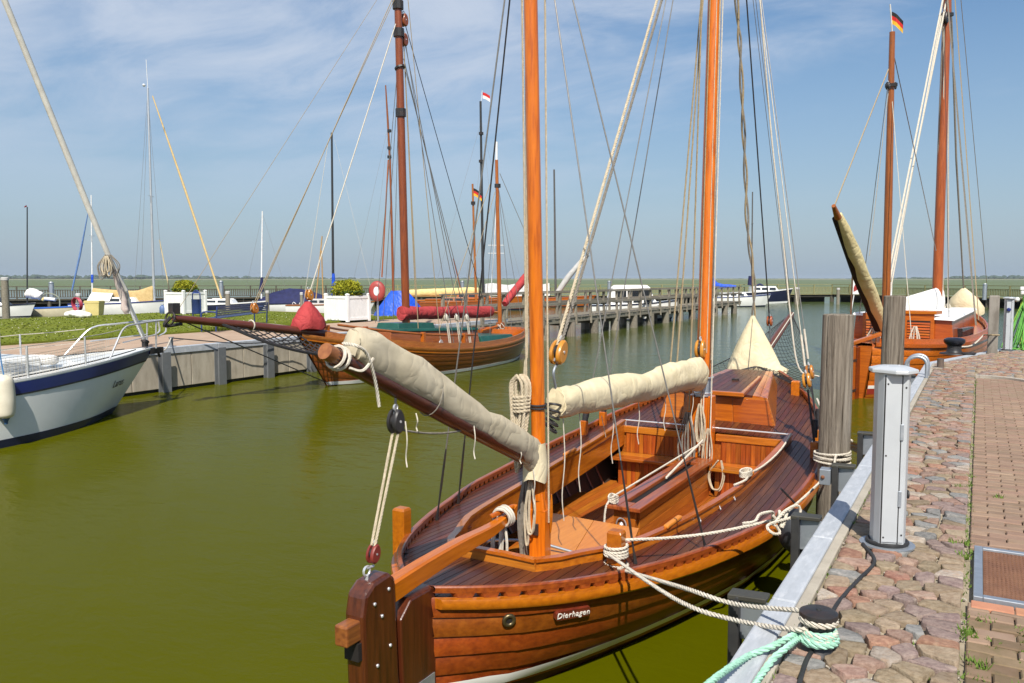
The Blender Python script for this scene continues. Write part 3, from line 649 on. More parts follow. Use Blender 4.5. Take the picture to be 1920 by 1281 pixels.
for (a, b_), mm in zip(zip(ppts, ppts[1:]), (pier_m, pier_y, pier_y, pier_y)):
    a = V3((a.x, a.y, 0)); b_ = V3((b_.x, b_.y, 0)); L = (b_ - a).length; d = (b_ - a) / L; nrm = V3((-d.y, d.x, 0))
    up = V3((0, 0, 1))
    MB().bar(a + up*(PD - .06) + nrm*1.0, b_ + up*(PD - .06) + nrm*1.0, 2.2, .12).build('deck', mm, pr_)
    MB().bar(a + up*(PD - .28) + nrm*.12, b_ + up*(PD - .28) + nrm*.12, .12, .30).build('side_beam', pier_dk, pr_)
    MB().bar(a + up*(PD - .7) + nrm*1.6, b_ + up*(PD - .7) + nrm*1.6, .2, 1.1).build('under_deck_shade_boards', pier_dk, pr_)
    n = max(2, int(L / 2.6))
    for i in range(n + 1):
        p = a.lerp(b_, i / n)
        MB().bar(p + up*(PD - .1), p + up*(PR + .02), .13, .13, d).build('railing_post', mm, pr_)
        if i % 2 == 0: MB().tube([p + up*(-.8) + nrm*.15, p + up*(PD - .1) + nrm*.15], .17, 7).build('pile', pier_m, pr_)
    for z, h in ((PR, .07), (PR - .35, .07), (PD + .18, .07)):
        MB().bar(a + up*z, b_ + up*z, .06, h).build('rail', mm, pr_)
    pk = MB(); m_n = int(L / .21)
    for i in range(m_n):
        p = a.lerp(b_, (i + .5) / m_n); pk.bar(p + up*(PD + .18), p + up*(PR - .35), .035, .10, d)
    pk.build('pickets', mm, pr_, kind='stuff')
# ================================================================== THE NEAR BOAT
BO = V3((-3.25, 4.5, WATER))
boat = thing('wooden_sailing_boat', 'varnished open wooden sailing boat with orange masts and cream sail covers beside the cobbles', 'boat', BO)
def lz(px, py, z): return az(px, py, z + WATER) - BO
def cen(px, py, x=0.0): return ax(px, py, x + BO.x) - BO
def sy(px, py, y): return ay(px, py, y + BO.y) - BO
KN = [0, .3, .7, 1.3, 2.2, 3.4, 5, 6.6, 8, 9.2, 9.8, 10.15]
bh = hermite(KN, [.07, .42, .74, 1.05, 1.36, 1.62, 1.71, 1.60, 1.28, .78, .40, .05])
def zr(s): t = s / 10; return .908 - 1.011*t + 1.593*t*t
kf = hermite([0, .5, 1, 2, 3, 4, 5, 6.5, 8, 9.3, 10.15], [.98, .93, .85, .68, .52, .38, .34, .42, .66, .93, 1.0])
ZK = -.45; LB = 10.15
def hull(s, u, side=1, off=0.0):
    b = bh(s); z = zr(s) - .075; z = z + (ZK - z) * u
    x = b * (1 - kf(s) * u ** 1.7) - .004 + off
    # stern post leans: planks end a little further forward low down
    return V3((side * max(x, .035), s + (.10 * u if s < .4 else 0) - (.55 * u * max(0, (s - 9.2) / .95)), z))
SS = [0, .08, .18, .3, .45, .6, .8, 1.05, 1.35, 1.7, 2.1, 2.6, 3.2, 4, 4.8, 5.6, 6.4, 7.1, 7.7, 8.3, 8.8, 9.2, 9.5, 9.8, 10.0, 10.15]
NS = 9
hull_o = None
for side in (1, -1):
    for k in range(NS):
        u0, u1 = k / NS, (k + 1) / NS; m_ = MB(); rows = []
        for u, off in ((u0, -.004), (u0 + .006, .004), (u1 - .004, .024), (u1, .022), (u1, -.01)):
            rows.append([hull(s, min(u, 1), side, off) for s in SS])
        m_.loft(rows, False)
        m_.build('strake', hull_w if k < 5 else hull_low, boat, smooth=35)
    # white line above the water
    A, B_ = [], []
    def at_z(s, z, off):
        zt = zr(s) - .075; u = max(0, min(1, (z - zt) / (ZK - zt))); return hull(s, u, side, off)
    for s in SS: A.append(at_z(s, .195, .028)); B_.append(at_z(s, .125, .030))
    C_ = [at_z(s, .10, .012) for s in SS]
    MB().loft([A, B_, C_], False).build('white_boot_stripe', white_p, boat, smooth=40)
    # rubbing rail, scuppered toe rail
    def swept(prof):
        return [[V3((side * (bh(s) + o), s, zr(s) + z)) for s in SS2] for o, z in prof]
    SS2 = [.02 + (LB - .04) * (i / 70) ** 1.25 for i in range(71)]
    m_ = MB(); rows = swept([(-.02, -.075), (.052, -.080), (.062, -.10), (.062, -.135), (.05, -.15), (-.03, -.15)]); m_.loft(rows, False)
    for e in (0, -1): m_.add([r_[e] for r_ in rows], [tuple(range(len(rows)))])
    m_.build('rubbing_rail', rail_w, boat, smooth=35)
    m_ = MB(); rows = swept([(-.052, -.042), (-.052, -.004), (-.042, .004), (-.008, .004), (.004, -.006), (.004, -.042), (-.052, -.042)]); m_.loft(rows, False)
    s = .12; prev = None
    while s < LB - .5:
        e = s + .062; q = [V3((side * (bh(v) + o), v, zr(v) + z)) for v, o, z in ((s, -.05, -.0755), (s, .002, -.0755), (e, .002, -.0755), (e, -.05, -.0755), (s - .012, -.05, -.041), (s - .012, .002, -.041), (e + .012, .002, -.041), (e + .012, -.05, -.041))]
        m_.hexa(q[:4], q[4:]); s += .118
    m_.build('toe_rail', toe_w, boat, smooth=35)
# deck --------------------------------------------------------------
cw_pts = hermite([.92, .9201, 1.4, 1.78, 2.37, 3.53, 4.45, 6.5, 6.62, 6.63], [0, .37, .60, .77, .89, 1.03, 1.11, 1.16, 1.165, 0])
def cw(s): return 0 if s <= .92 or s >= 6.625 else cw_pts(s)
def zd(x, s): return zr(s) - .082 + .05 * (1 - min(1, abs(x) / max(bh(s), .05)) ** 2) * min(1, bh(s))
def spans(x):
    out = []; st = None; s = .06
    while s < 10.1:
        ok = abs(x) < bh(s) - .045 and abs(x) > cw(s) - .005 and not (abs(x) < .80 - (s - 7.2) * .19 and 7.22 < s < 9.28)
        if ok and st is None: st = s
        if not ok and st is not None: out.append((st, s - .01)); st = None
        s += .01
    if st is not None: out.append((st, 10.1))
    return out
PWD = .074; nx = 23
for i in range(-nx, nx):
    xa, xb = i * PWD + .003, (i + 1) * PWD - .003
    A, B_ = spans(xa), spans(xb)
    if len(A) != len(B_):
        C_ = spans((xa + xb) / 2); A = B_ = C_
    for (a0, a1), (b0, b1) in zip(A, B_):
        if a1 - a0 < .03 and b1 - b0 < .03: continue
        m_ = MB(); n = max(2, int((a1 - a0) / .35)); rows = [[], [], [], []]
        for j in range(n + 1):
            sa, sb = a0 + (a1 - a0) * j / n, b0 + (b1 - b0) * j / n
            pa, pb = V3((xa, sa, zd(xa, sa))), V3((xb, sb, zd(xb, sb))); dn = V3((0, 0, -.018))
            for r_, p in zip(rows, (pa + dn, pa, pb, pb + dn)): r_.append(p)
        m_.loft(rows, False); m_.build('deck_plank', deck_w, boat)
# caulked under-deck, port and starboard
m_ = MB(); I, O_ = [], []
for side in (1, -1):
    I = []; O_ = []
    for j in range(101):
        s = .05 + 10.05 * j / 100; xi = min(cw(s) + .0, bh(s) - .03); I.append(V3((side * xi, s, zd(xi, s) - .006))); xo = bh(s) - .02; O_.append(V3((side * xo, s, zd(xo, s) - .006)))
    (m_.strip(I, O_) if side > 0 else m_.strip(O_, I))
m_.build('deck_caulking', caulk_recess, boat)
# cockpit coaming -----------------------------------------------------
def coaming(pts, name, m, h0, h1, th):
    P = pts; m_ = MB(); T, _ = frames(P)
    rows = [[], [], [], [], []]
    for p, t in zip(P, T):
        n = V3((t.y, -t.x, 0)).normalized(); z = zd(p.x, p.y)
        for r_, (o, zz) in zip(rows, ((-th/2, h0), (th/2, h0), (th/2, h1), (-th/2, h1), (-th/2, h0))): r_.append(V3((p.x + n.x*o, p.y + n.y*o, z + zz)))
    m_.loft(rows, False)
    for e in (0, -1): m_.add([r_[e] for r_ in rows[:4]], [(0, 1, 2, 3)])
    return m_.build(name, m, boat, smooth=35)
for side in (1, -1):
    pts = [V3((side * cw(s), s, 0)) for s in [.93, 1.1, 1.3, 1.55, 1.8, 2.1, 2.5, 3, 3.6, 4.2, 4.8, 5.4, 6.0, 6.6]]
    coaming(pts, 'coaming', coam_w, -.26, .075, .03)
    o = coaming(pts, 'coaming_cap', rail_w, .075, .10, .062)
pts = [V3((x, .93, 0)) for x in (-.39, -.1, .15, .39)]
coaming(pts, 'coaming', coam_x, -.2, .075, .03); coaming(pts, 'coaming_cap', rail_w, .075, .10, .062)
# inside of the hull, ribs, floor
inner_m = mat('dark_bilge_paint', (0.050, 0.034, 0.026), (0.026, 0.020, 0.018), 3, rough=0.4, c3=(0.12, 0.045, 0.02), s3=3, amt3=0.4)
for side in (1, -1):
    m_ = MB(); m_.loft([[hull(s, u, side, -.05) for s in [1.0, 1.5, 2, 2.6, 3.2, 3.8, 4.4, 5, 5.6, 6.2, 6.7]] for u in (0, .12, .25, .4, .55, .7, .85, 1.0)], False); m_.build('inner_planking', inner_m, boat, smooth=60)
    s = 1.3
    while s < 6.4:
        m_ = MB(); P = [hull(s, u, side, -.065) for u in (.05, .15, .25, .35, .45, .55, .65, .75)]; m_.tube(P, .017, 6); m_.build('rib', mat('rib_wood', (0.26, 0.080, 0.020), (0.15, 0.042, 0.012), 3, rough=0.4, coat=0.3), boat, smooth=60); s += .29
ZF = .10
for i in range(-13, 13):
    xa, xb = i * .118, i * .118 + .112; xm = max(abs(xa), abs(xb)); sts = [s for s in [1.2 + j * .05 for j in range(109)] if abs(hull(s, .60, 1, -.01).x) > xm]
    if len(sts) > 4: MB().box((xa, sts[0], ZF - .03), (xb, min(sts[-1], 6.6), ZF)).build('floor_board', floor_w, boat, bevel=.003)
# centre board case
TX0, TX1 = -.10, .22; TA, TF, TZ = 3.62, 6.28, .56
for i in range(4):
    z0 = ZF + (TZ - ZF) * i / 4; z1 = ZF + (TZ - ZF) * (i + 1) / 4 - .004
    MB().box((TX0 + .025, TA + .06, z0), (TX1 - .03, TF, z1)).build('case_board', floor_w, boat, bevel=.004)
MB().box((TX0 + .03, TA - .03, ZF), (TX1 - .05, TA + .055, TZ)).build('case_end_post', board_v, boat, bevel=.006)
cap = MB()
cap.box((TX0 - .03, TA - .10, TZ), (TX0 + .10, TF, TZ + .045)).box((TX1 - .10, TA - .10, TZ), (TX1 + .03, TF, TZ + .045)).box((TX0 + .10, TA - .10, TZ), (TX1 - .10, TA + .12, TZ + .045)).box((TX0 + .10, TF - .3, TZ), (TX1 - .10, TF, TZ + .045))
cap.build('case_cap', wood('case_cap_wood', (0.30, 0.085, 0.015), (0.17, 0.042, 0.010), rough=0.3, coat=0.4), boat, bevel=.008)
MB().box((TX0 + .101, TA + .121, TZ - .1), (TX1 - .101, TF - .301, TZ + .002)).build('case_slot', caulk_recess, boat)
for i in range(2):   # bell shaped brass fittings on the case end
    pass
hp = [V3((-.03, TA - .035, .36)), V3((-.03, TA - .05, .40)), V3((.0, TA - .06, .46)), V3((.05, TA - .06, .46)), V3((.08, TA - .05, .40)), V3((.08, TA - .035, .25))]
MB().tube(smooth_path(hp), .008, 6).build('hook', steel, boat, smooth=60)
MB().lathe([(.001, .03), (.018, .02), (.028, -.01), (.03, -.02)], (.03, TA - .06, .40), 10).build('small_bell', steel, boat, smooth=50)
# engine cover and aft floor panels
e = [lz(1034, 962, .50), lz(1186, 992, .50), lz(1150, 1030, .50), lz(1036, 1052, .50)]
def quad_boards(c, n, m, th, name):
    for i in range(n):
        f0, f1 = i / n, (i + 1) / n - .004
        a, b_ = c[0].lerp(c[1], f0), c[0].lerp(c[1], f1); d, c_ = c[3].lerp(c[2], f0), c[3].lerp(c[2], f1)
        MB().hexa([p - V3((0, 0, th)) for p in (a, d, c_, b_)], [a, d, c_, b_]).build(name, m, boat, bevel=.003)
E0 = [V3((-.66, 3.28, .50)), V3((.36, 3.22, .50)), V3((.66, 2.0, .50)), V3((-.28, 1.78, .50))]
quad_boards(E0, 2, light_w, .035, 'engine_cover_board')
MB().hexa([V3((-.62, 3.22, ZF)), V3((.32, 3.16, ZF)), V3((.6, 2.02, ZF)), V3((-.26, 1.82, ZF))], [V3((-.62, 3.22, .464)), V3((.32, 3.16, .464)), V3((.6, 2.02, .464)), V3((-.26, 1.82, .464))]).build('engine_box', floor_w, boat)
quad_boards([V3((-.56, 1.95, .50)), V3((.05, 1.98, .50)), V3((.30, 1.02, .50)), V3((-.34, 1.02, .50))], 3, light_w, .03, 'aft_seat_board')
MB().tube(smooth_path([lz(905, 1026, .5), lz(912, 1018, .60), lz(928, 1013, .62), lz(1000, 1016, .58), lz(1090, 1040, .52)]), .014, 7).build('iron_bar', galv, boat, smooth=60)
# forward bulkhead and benches
z = .10
for side in (1, -1):
    x0, x1 = (.26, 1.12) if side > 0 else (-1.12, -.16)
    n = int((x1 - x0) / .062)
    for i in range(n):
        a = x0 + (x1 - x0) * i / n; b_ = x0 + (x1 - x0) * (i + 1) / n - .003
        MB().box((a, 6.60, .50), (b_, 6.625, .80)).build('bulkhead_board', board_v, boat, bevel=.002)
        MB().box((a, 6.30, ZF), (b_, 6.325, .455)).build('bench_front_board', board_v, boat, bevel=.002)
    for i in range(2):
        y0 = 6.18 + .205 * i; MB().box((x0 - .05 if side > 0 else x0 - .08, y0, .46), (x1 + .08 if side > 0 else x1 + .05, y0 + .20, .505)).build('bench_board', coam_x, boat, bevel=.008)
    MB().box((x0 - .08, 6.585, .79), (x1 + .06, 6.66, .885)).build('bulkhead_rail', coam_x, boat, bevel=.008)
MB().box((-1.2, 6.626, .1), (1.2, 6.65, .80)).build('bulkhead_backing', floor_w, boat)
rail_pts = [V3((-1.19, 5.9, .90)), V3((-1.19, 6.5, .965)), V3((-1.14, 6.60, .975)), V3((0, 6.63, .99)), V3((1.14, 6.60, .975)), V3((1.2, 6.5, .965))]
MB().tube([V3((-1.14, 6.62, .965)), V3((1.16, 6.62, .965))], .012, 7).tube([V3((-1.14, 6.62, .89)), V3((-1.14, 6.62, .97))], .010, 6).tube([V3((1.16, 6.62, .88)), V3((1.16, 6.62, .97))], .012, 6).build('steel_rail', steel, boat, smooth=60)
# cuddy -----------------------------------------------------------------
cz = lambda s: zr(s) - .085
CA, CF = 7.20, 9.28
bot = [V3((-.86, CA, cz(CA))), V3((.86, CA, cz(CA))), V3((.44, CF, cz(CF))), V3((-.44, CF, cz(CF)))]
top = [V3((-.72, CA + .05, 1.33)), V3((.72, CA + .05, 1.33)), V3((.38, CF - .08, 1.46)), V3((-.38, CF - .08, 1.46))]
MB().hexa(bot, top).build('cuddy', panel_w, boat, bevel=.008)
def aft_face(x0, x1, f0, f1, out):   # a panel lying on the sloping after face
    P = lambda x, f: V3((x * (1 - .13 * f), CA + .05 * f, cz(CA) + (1.33 - cz(CA)) * f))
    a = [P(x0, f0), P(x1, f0), P(x1, f1), P(x0, f1)]; dn = V3((0, -out, 0)); return [p + V3((0, .01, 0)) for p in a], [p + dn for p in a]
for x0, x1, f0, f1, nm in ((-.83, -.52, .06, .93, 'aft_panel'), (-.36, .26, .04, .95, 'companion_board'), (.27, .82, .06, .93, 'aft_panel'), (-.50, -.38, .0, .98, 'door_post')):
    a, b_ = aft_face(x0, x1, f0, f1, .012); MB().hexa(a, b_).build(nm, panel_w, boat, bevel=.004)
for i in range(14):
    f0, f1 = i / 14, (i + 1) / 14 - .004
    P = [top[0].lerp(top[1], f0), top[0].lerp(top[1], f1), top[3].lerp(top[2], f1), top[3].lerp(top[2], f0)]
    cam_ = lambda p: p + V3((0, 0, .05 * (1 - (p.x / .75) ** 2)))
    MB().hexa([p + V3((0, 0, -.01)) for p in P], [cam_(p) + V3((0, 0, .0)) for p in P]).build('roof_plank', deck_w if 1 < i < 12 else coam_w, boat)
hz = .062
ht = [V3((-.42, 7.12, 1.34 + hz)), V3((.42, 7.12, 1.34 + hz)), V3((.34, 8.55, 1.43 + hz)), V3((-.34, 8.55, 1.43 + hz))]
MB().hexa([p - V3((0, 0, .06)) for p in ht], ht).build('sliding_hatch', coam_x, boat, bevel=.01)
for i in range(8):
    f0, f1 = .06 + .88 * i / 8, .06 + .88 * (i + 1) / 8 - .005
    q = [ht[0].lerp(ht[1], f0), ht[0].lerp(ht[1], f1), ht[3].lerp(ht[2], f1), ht[3].lerp(ht[2], f0)]
    q = [p + V3((0, .06 if k < 2 else -.06, 0)) for k, p in enumerate(q)]
    MB().hexa([p - V3((0, 0, .01)) for p in q], [p + V3((0, 0, .005)) for p in q]).build('hatch_plank', deck_w, boat)
MB().box((.02, 8.0, 1.46), (.12, 8.05, 1.49)).build('hatch_handle', iron, boat)
# masts -----------------------------------------------------------------
m1b, m1t = V3((0, 1.78, ZF)), V3((0, 1.40, 9.0))
def onm(z): return m1b.lerp(m1t, (z - m1b.z) / (m1t.z - m1b.z))
P = [onm(z) for z in (1.10, 1.25, 3, 6, 9)]
o = MB().tube(P, [.062, .061, .060, .055, .045], 20).build('mizzen_mast', mast_w, boat, smooth=50)
MB().box((-.075, 1.78 - .10, ZF), (.075, 1.78 + .04, 1.02), rz=R(4)).loft([[V3((-.075, 1.68, 1.0)), V3((.075, 1.68, 1.0)), V3((.075, 1.82, 1.0)), V3((-.075, 1.82, 1.0))], [V3((-.05, 1.69, 1.16)), V3((.05, 1.69, 1.16)), V3((.05, 1.79, 1.16)), V3((-.05, 1.79, 1.16))]]).build('mast_foot', mast_w, o, bevel=.01)
MB().ring(onm(1.93), .072, .009, (0, -.05, 1)).ring(onm(1.905), .07, .008, (0.05, -.05, 1)).build('lashing', rope_k, o, smooth=60)
MB().box((-.02, 1.655, .80), (.025, 1.678, .90)).build('black_latch', iron, o, bevel=.004)
def cleat_part(p, d, parent, L=.24):
    d = V3(d).normalized(); p = V3(p)
    MB().loft([[p + d*t + q for q in (V3((.014*k, 0, 0)), V3((0, .018*k, 0)), V3((-.014*k, 0, 0)), V3((0, -.018*k, 0)))] for t, k in ((-L/2, .4), (-L*.3, 1.0), (0, 1.3), (L*.3, 1.0), (L/2, .4))]).build('belaying_cleat', rail_w, parent, smooth=50)
cleat_part((.10, 1.76, .98), (.02, 0, 1), o, .34)
m2b, m2t = V3((0, 6.52, ZF)), V3((0, 6.98, 11.5))
def onm2(z): return m2b.lerp(m2t, (z - m2b.z) / (m2t.z - m2b.z))
P = [onm2(z) for z in (1.62, 2.1, 4, 7, 11.5)]
mm = MB().tube(P, [.098, .098, .096, .088, .066], 22).build('main_mast', mast_w, boat, smooth=50)
MB().tube([onm2(1.40), onm2(1.65)], .115, 20).build('mast_band', galv, mm, smooth=40)
MB().ring(onm2(1.66), .13, .014).ring(onm2(1.45), .118, .01).build('mast_ring', steel, mm, smooth=60)
for x in (-.17, .11):   # the two cheeks of the tabernacle
    MB().box((x, 6.43, ZF), (x + .06, 6.61, 1.42)).build('tabernacle_cheek', mast_w, mm, bevel=.012)
MB().box((-.108, 6.45, ZF), (.108, 6.60, 1.39)).build('mast_heel', mast_w, mm)
def block(p, parent, s=.11, d=(0, 0, 1), m=None):
    d = V3(d).normalized(); x = V3((1, 0, 0)) if abs(d.x) < .9 else V3((0, 1, 0)); y = d.cross(x).normalized(); x = y.cross(d); p = V3(p); mb = MB()
    for k0, k1 in ((-.30, -.10), (.10, .30)):   # two cheeks
        mb.loft([[p + x*s*k + d*s*.62*g*math.cos(a) + y*s*.42*g*math.sin(a)*(1 - .12*math.cos(a)) for a in [i*math.pi/8 for i in range(16)]] for k, g in ((k0, .86 if k0 < 0 else 1.0), (k0*.6 + k1*.4, 1.0), (k0*.4 + k1*.6, 1.0), (k1, 1.0 if k0 < 0 else .86))])
    o = mb.build('block', m or block_w, parent, smooth=40)
    MB().tube([p - x*s*.095, p + x*s*.095], s*.34, 14).build('sheave', iron, o, smooth=40); MB().tube([p - x*s*.33, p + x*s*.33], s*.07, 8).build('pin', steel, o, smooth=50); MB().ring(p + d*s*.70, s*.15, s*.05, x, 12, 5).build('shackle', steel, o, smooth=50)
    mb = MB(); mb.tube([p + x*s*.1 + d*s*.55, p + x*s*.1 - d*s*.5], s*.05, 6).tube([p - x*s*.1 + d*s*.55, p - x*s*.1 - d*s*.5], s*.05, 6); mb.build('strap', galv, o)
    return o
block(onm2(2.05) + V3((-.01, -.15, 0)), mm, .20, (0, 0, 1))
# rudder, stern post, tiller -----------------------------------------------
ru = MB(); pr_f = [(-.64, -.6), (-.69, .3), (-.71, .95), (-.68, 1.08), (-.60, 1.135), (-.44, 1.15), (-.385, 1.10), (-.345, .3), (-.28, -.6)]
th = .075
ru.loft([[V3((-th, s, z)) for s, z in pr_f], [V3((th, s, z)) for s, z in pr_f]])
rudder = ru.build('rudder', rudder_w, boat, bevel=.025)
MB().box((-.05, -.83, .80), (.05, -.55, .93)).build('tiller_tenon', peg_w, rudder, bevel=.012)
MB().box((-.055, -.735, .68), (.055, -.60, .79)).build('tiller_slot', caulk_recess, rudder)
for s, z in ((-.46, 1.05), (-.60, 1.0), (-.53, .90), (-.45, .68), (-.58, .60), (-.47, .33), (-.57, .42), (-.50, .16)): MB().ball((th + .003, s, z), .008, .013, .013, 8, 4).build('bolt_head', steel, rudder, smooth=60)
sp_ = MB(); pf = [(-.26, -.6), (-.31, .3), (-.335, .80), (-.22, .90), (.06, .90), (.06, -.6)]
sp_.loft([[V3((-.075, s, z)) for s, z in pf], [V3((.075, s, z)) for s, z in pf]]); post = sp_.build('stern_post', rudder_w, boat, bevel=.012)
MB().box((.076, -.24, .22), (.082, .03, .30)).build('worn_plate', galv, post)
MB().ring((0, -.58, 1.19), .03, .008, (1, 0, 0), 12, 5).tube([(0, -.58, 1.13), (0, -.58, 1.165)], .012, 6).build('eye_bolt', steel, rudder, smooth=50)
ti = [V3((0, -.42, .98)), V3((-.01, .0, 1.01)), V3((-.02, .5, 1.03)), V3((-.03, .95, 1.03)), V3((-.03, 1.22, 1.07)), V3((-.03, 1.36, 1.12))]
rw = [(.052, .075), (.052, .070), (.05, .060), (.043, .047), (.034, .034), (.020, .022)]
rings = []
tp = smooth_path(ti, 4)
for i, p in enumerate(tp):
    u = i / (len(tp) - 1) * 5; k = min(int(u), 4); f = u - k; a = rw[k][0]*(1-f) + rw[k+1][0]*f; b_ = rw[k][1]*(1-f) + rw[k+1][1]*f
    rings.append([p + V3((x*a, 0, z_*b_)) for x, z_ in ((-1, -.8), (-.7, -1), (.7, -1), (1, -.8), (1, .8), (.7, 1), (-.7, 1), (-1, .8))])
tiller = MB().loft(rings).build('tiller', rail_w, boat, smooth=35)
MB().bar((-.08, 1.05, 1.11), (-.0, 1.28, 1.15), .035, .035).build('tiller_pin', rail_w, tiller, bevel=.01)
def hank(parent, top, L, w_, m, r, n=4, seed=0):
    rnd = random.Random(seed); mb = MB(); top = V3(top)
    for i in range(n):
        dx, dy = rnd.uniform(-w_, w_), rnd.uniform(-w_, w_); l = L * rnd.uniform(.8, 1.05); g = w_ * rnd.uniform(.5, 1.1)
        mb.tube(smooth_path([top + V3((dx*.3 - g*.2, dy*.3, 0)), top + V3((dx - g, dy, -l*.5)), top + V3((dx - g*.6, dy, -l*.92)), top + V3((dx, dy, -l)), top + V3((dx + g*.6, dy, -l*.92)), top + V3((dx + g, dy, -l*.5)), top + V3((dx*.3 + g*.2, dy*.3, 0))], 4), r, 5)
    return mb.build('rope_hank', m, parent, smooth=60)
hank(boat, (-.06, 1.2, 1.10), .50, .05, rope_w, .011, 3, 4)
mb = MB()
for k in range(4): mb.ring((-.03, 1.13 + .028*k, 1.085), .075 + .008*(k % 2), .011, (.1*k - .1, 1, .2), 16, 5)
mb.build('rope_turns', rope_w, boat, smooth=60)
hank(mm, (.02, 6.36, 1.32), .55, .05, rope_c, .010, 4, 5); hank(mm, (-.12, 6.30, 1.2), .85, .07, rope_g, .011, 4, 6); hank(mm, (.16, 6.32, 1.0), .62, .05, rope_c, .008, 3, 8)
hank(boat, (-.12, 1.74, 1.30), .80, .055, rope_g, .014, 5, 7); hank(boat, (-.02, 1.62, 1.28), .55, .04, rope_c, .009, 3, 9)
# posts
def samson(p, h, label=None):
    q = V3(p); return MB().loft([[q + V3((x*.062, y_*.055, z_)) for x, y_ in ((-1, -1), (1, -1), (1, 1), (-1, 1))] for z_ in (-.1, h - .02)] + [[q + V3((x*.05, y_*.044, h)) for x, y_ in ((-1, -1), (1, -1), (1, 1), (-1, 1))]]).build('samson_post', rail_w, boat, bevel=.006)
SPOST = V3((.80, 1.53, zd(.8, 1.53))); samson(SPOST, .27)
samson((-1.0, 1.10, zd(-1.0, 1.10)), .31); samson((1.18, 9.0 - .15, zd(.8, 8.85)) if False else (.80, 8.86, zd(.8, 8.86)), .22)
for side in (1, -1):
    for s in (6.08, 6.62):
        x = bh(s) - .10; MB().box((side*x - .045, s - .05, zd(x, s) - .02), (side*x + .045, s + .05, zd(x, s) + .20)).build('chain_plate_post', rail_w, boat, bevel=.012)
cp = lz(1237, 985, zr(2.6) + .0)
for s, sd_ in ((2.55, 1), (4.55, 1), (4.7, -1)):
    x = cw(s); z = zd(x, s) + .115; MB().bar((sd_*x, s - .16, z), (sd_*cw(s + .16), s + .17, z + .012), .05, .035).build('wooden_cleat', light_w, boat, bevel=.012)
for s in (3.05, 3.55, 3.95): MB().ring((cw(s) + .05, s, zd(cw(s), s) + .03), .022, .004, (1, .2, .3), 10, 5).build('eye_ring', steel, boat, smooth=50)
# hull fittings
def hull_hit(px, py, side=1):
    best = None
    for i in range(80):
        for j in range(60):
            s, u = .0 + 6 * (i / 79) ** 1.5, j / 59; q = hull(s, u, side, .019); e = proj(q + BO); d = (e[0]-px)**2 + (e[1]-py)**2
            if best is None or d < best[0]: best = (d, s, u, q)
    d, s, u, q = best; a = hull(s + .02, u, side, .019) - hull(s - .02 if s > .02 else s, u, side, .019); b_ = hull(s, max(u - .03, 0), side, .019) - hull(s, u + .03, side, .019)
    return q, a.normalized(), b_.normalized(), a.cross(b_).normalized() * side
q, t_, up_, n_ = hull_hit(959, 1162)
n_ = -n_ if n_.y > 0 else n_
q = q + n_ * .012
brass = mat('dull_brass', (0.20, 0.15, 0.075), (0.12, 0.095, 0.05), 8, rough=0.4, metal=0.8)
ex = MB().ring(q, .036, .016, n_, 20, 8).tube([q, q + n_*.004], .03, 14); MBx = ex.build('exhaust_outlet', brass, boat, smooth=50); MB().tube([q + n_*.0045, q + n_*.006], .024, 14).build('outlet_hole', caulk_recess, MBx)
q, t_, up_, n_ = hull_hit(1073, 1147)
n_ = -n_ if n_.y > 0 else n_
t_ = (t_ - n_*t_.dot(n_)).normalized(); up_ = n_.cross(t_) if n_.cross(t_).z > 0 else t_.cross(n_)
bq = q + n_ * .014; hw, hh = .150, .038
oct_ = [(-hw, -hh*.55), (-hw*.9, -hh), (hw*.9, -hh), (hw, -hh*.55), (hw, hh*.55), (hw*.9, hh), (-hw*.9, hh), (-hw, hh*.55)]
nb = MB().loft([[bq + t_*x + up_*y_ + n_*d for x, y_ in oct_] for d in (-.03, .010)]).build('name_board', wood('name_board_wood', (0.16, 0.03, 0.012), (0.09, 0.016, 0.008), rough=0.3, coat=0.4), boat, bevel=.003)
letter_w = mat('white_lettering', (0.80, 0.76, 0.68), rough=0.5)
text_obj('Dierhagen', 'boat_name', letter_w, nb, .064, bq + n_*.0125, t_, up_, shear=.10)
# sail covers ----------------------------------------------------------------
ba, bb = V3((0, 1.66, 1.42)), V3((-.0, -.86, 2.56))
bd = (bb - ba).normalized()
boom1 = MB().tube([ba, ba.lerp(bb, .5), bb - bd*.1, bb + bd*.0], [.05, .058, .054, .05], 14).build('mizzen_boom', boom_w, boat, smooth=50)
MB().tube([bb - bd*.16, bb + bd*.07], .050, 16).build('spar_end', wood('spar_end_wood', (0.30, 0.11, 0.035), (0.19, 0.06, 0.02), rough=0.45, coat=0.2), boom1, smooth=50)
up1 = V3((0, .4, .9))
pl = [ba + V3((0, .03, .04)), ba.lerp(bb, .12) + V3((0, .02, .085)), ba.lerp(bb, .4) + V3((0, .03, .10)), ba.lerp(bb, .7) + V3((0, .05, .125)), ba.lerp(bb, .915) + V3((0, .05, .112)), ba.lerp(bb, .955) + V3((0, .05, .095))]
mcov = sewn(MB(), pl, [(.072, .155), (.082, .122), (.078, .108), (.085, .128), (.095, .145), (.078, .115), (.06, .09)], 26, .024, seed=3, fq=3.0).build('mizzen_sail_cover', canvas_g, boat, smooth=60)
dr = ba + V3((0, .02, .02))   # loose skirt where the cover meets the mast
MB().loft([[dr + V3((.085*math.cos(a), -.03 + .11*math.sin(a), .17)) for a in [i*math.pi/6 for i in range(12)]], [dr + V3((.105*math.cos(a), -.02 + .12*math.sin(a), .0)) for a in [i*math.pi/6 for i in range(12)]], [dr + V3((.095*math.cos(a), -.03 + .125*math.sin(a), -.15 - .03*math.sin(a*2 + 1))) for a in [i*math.pi/6 for i in range(12)]]], True, False).build('cover_skirt', canvas, mcov, smooth=60)
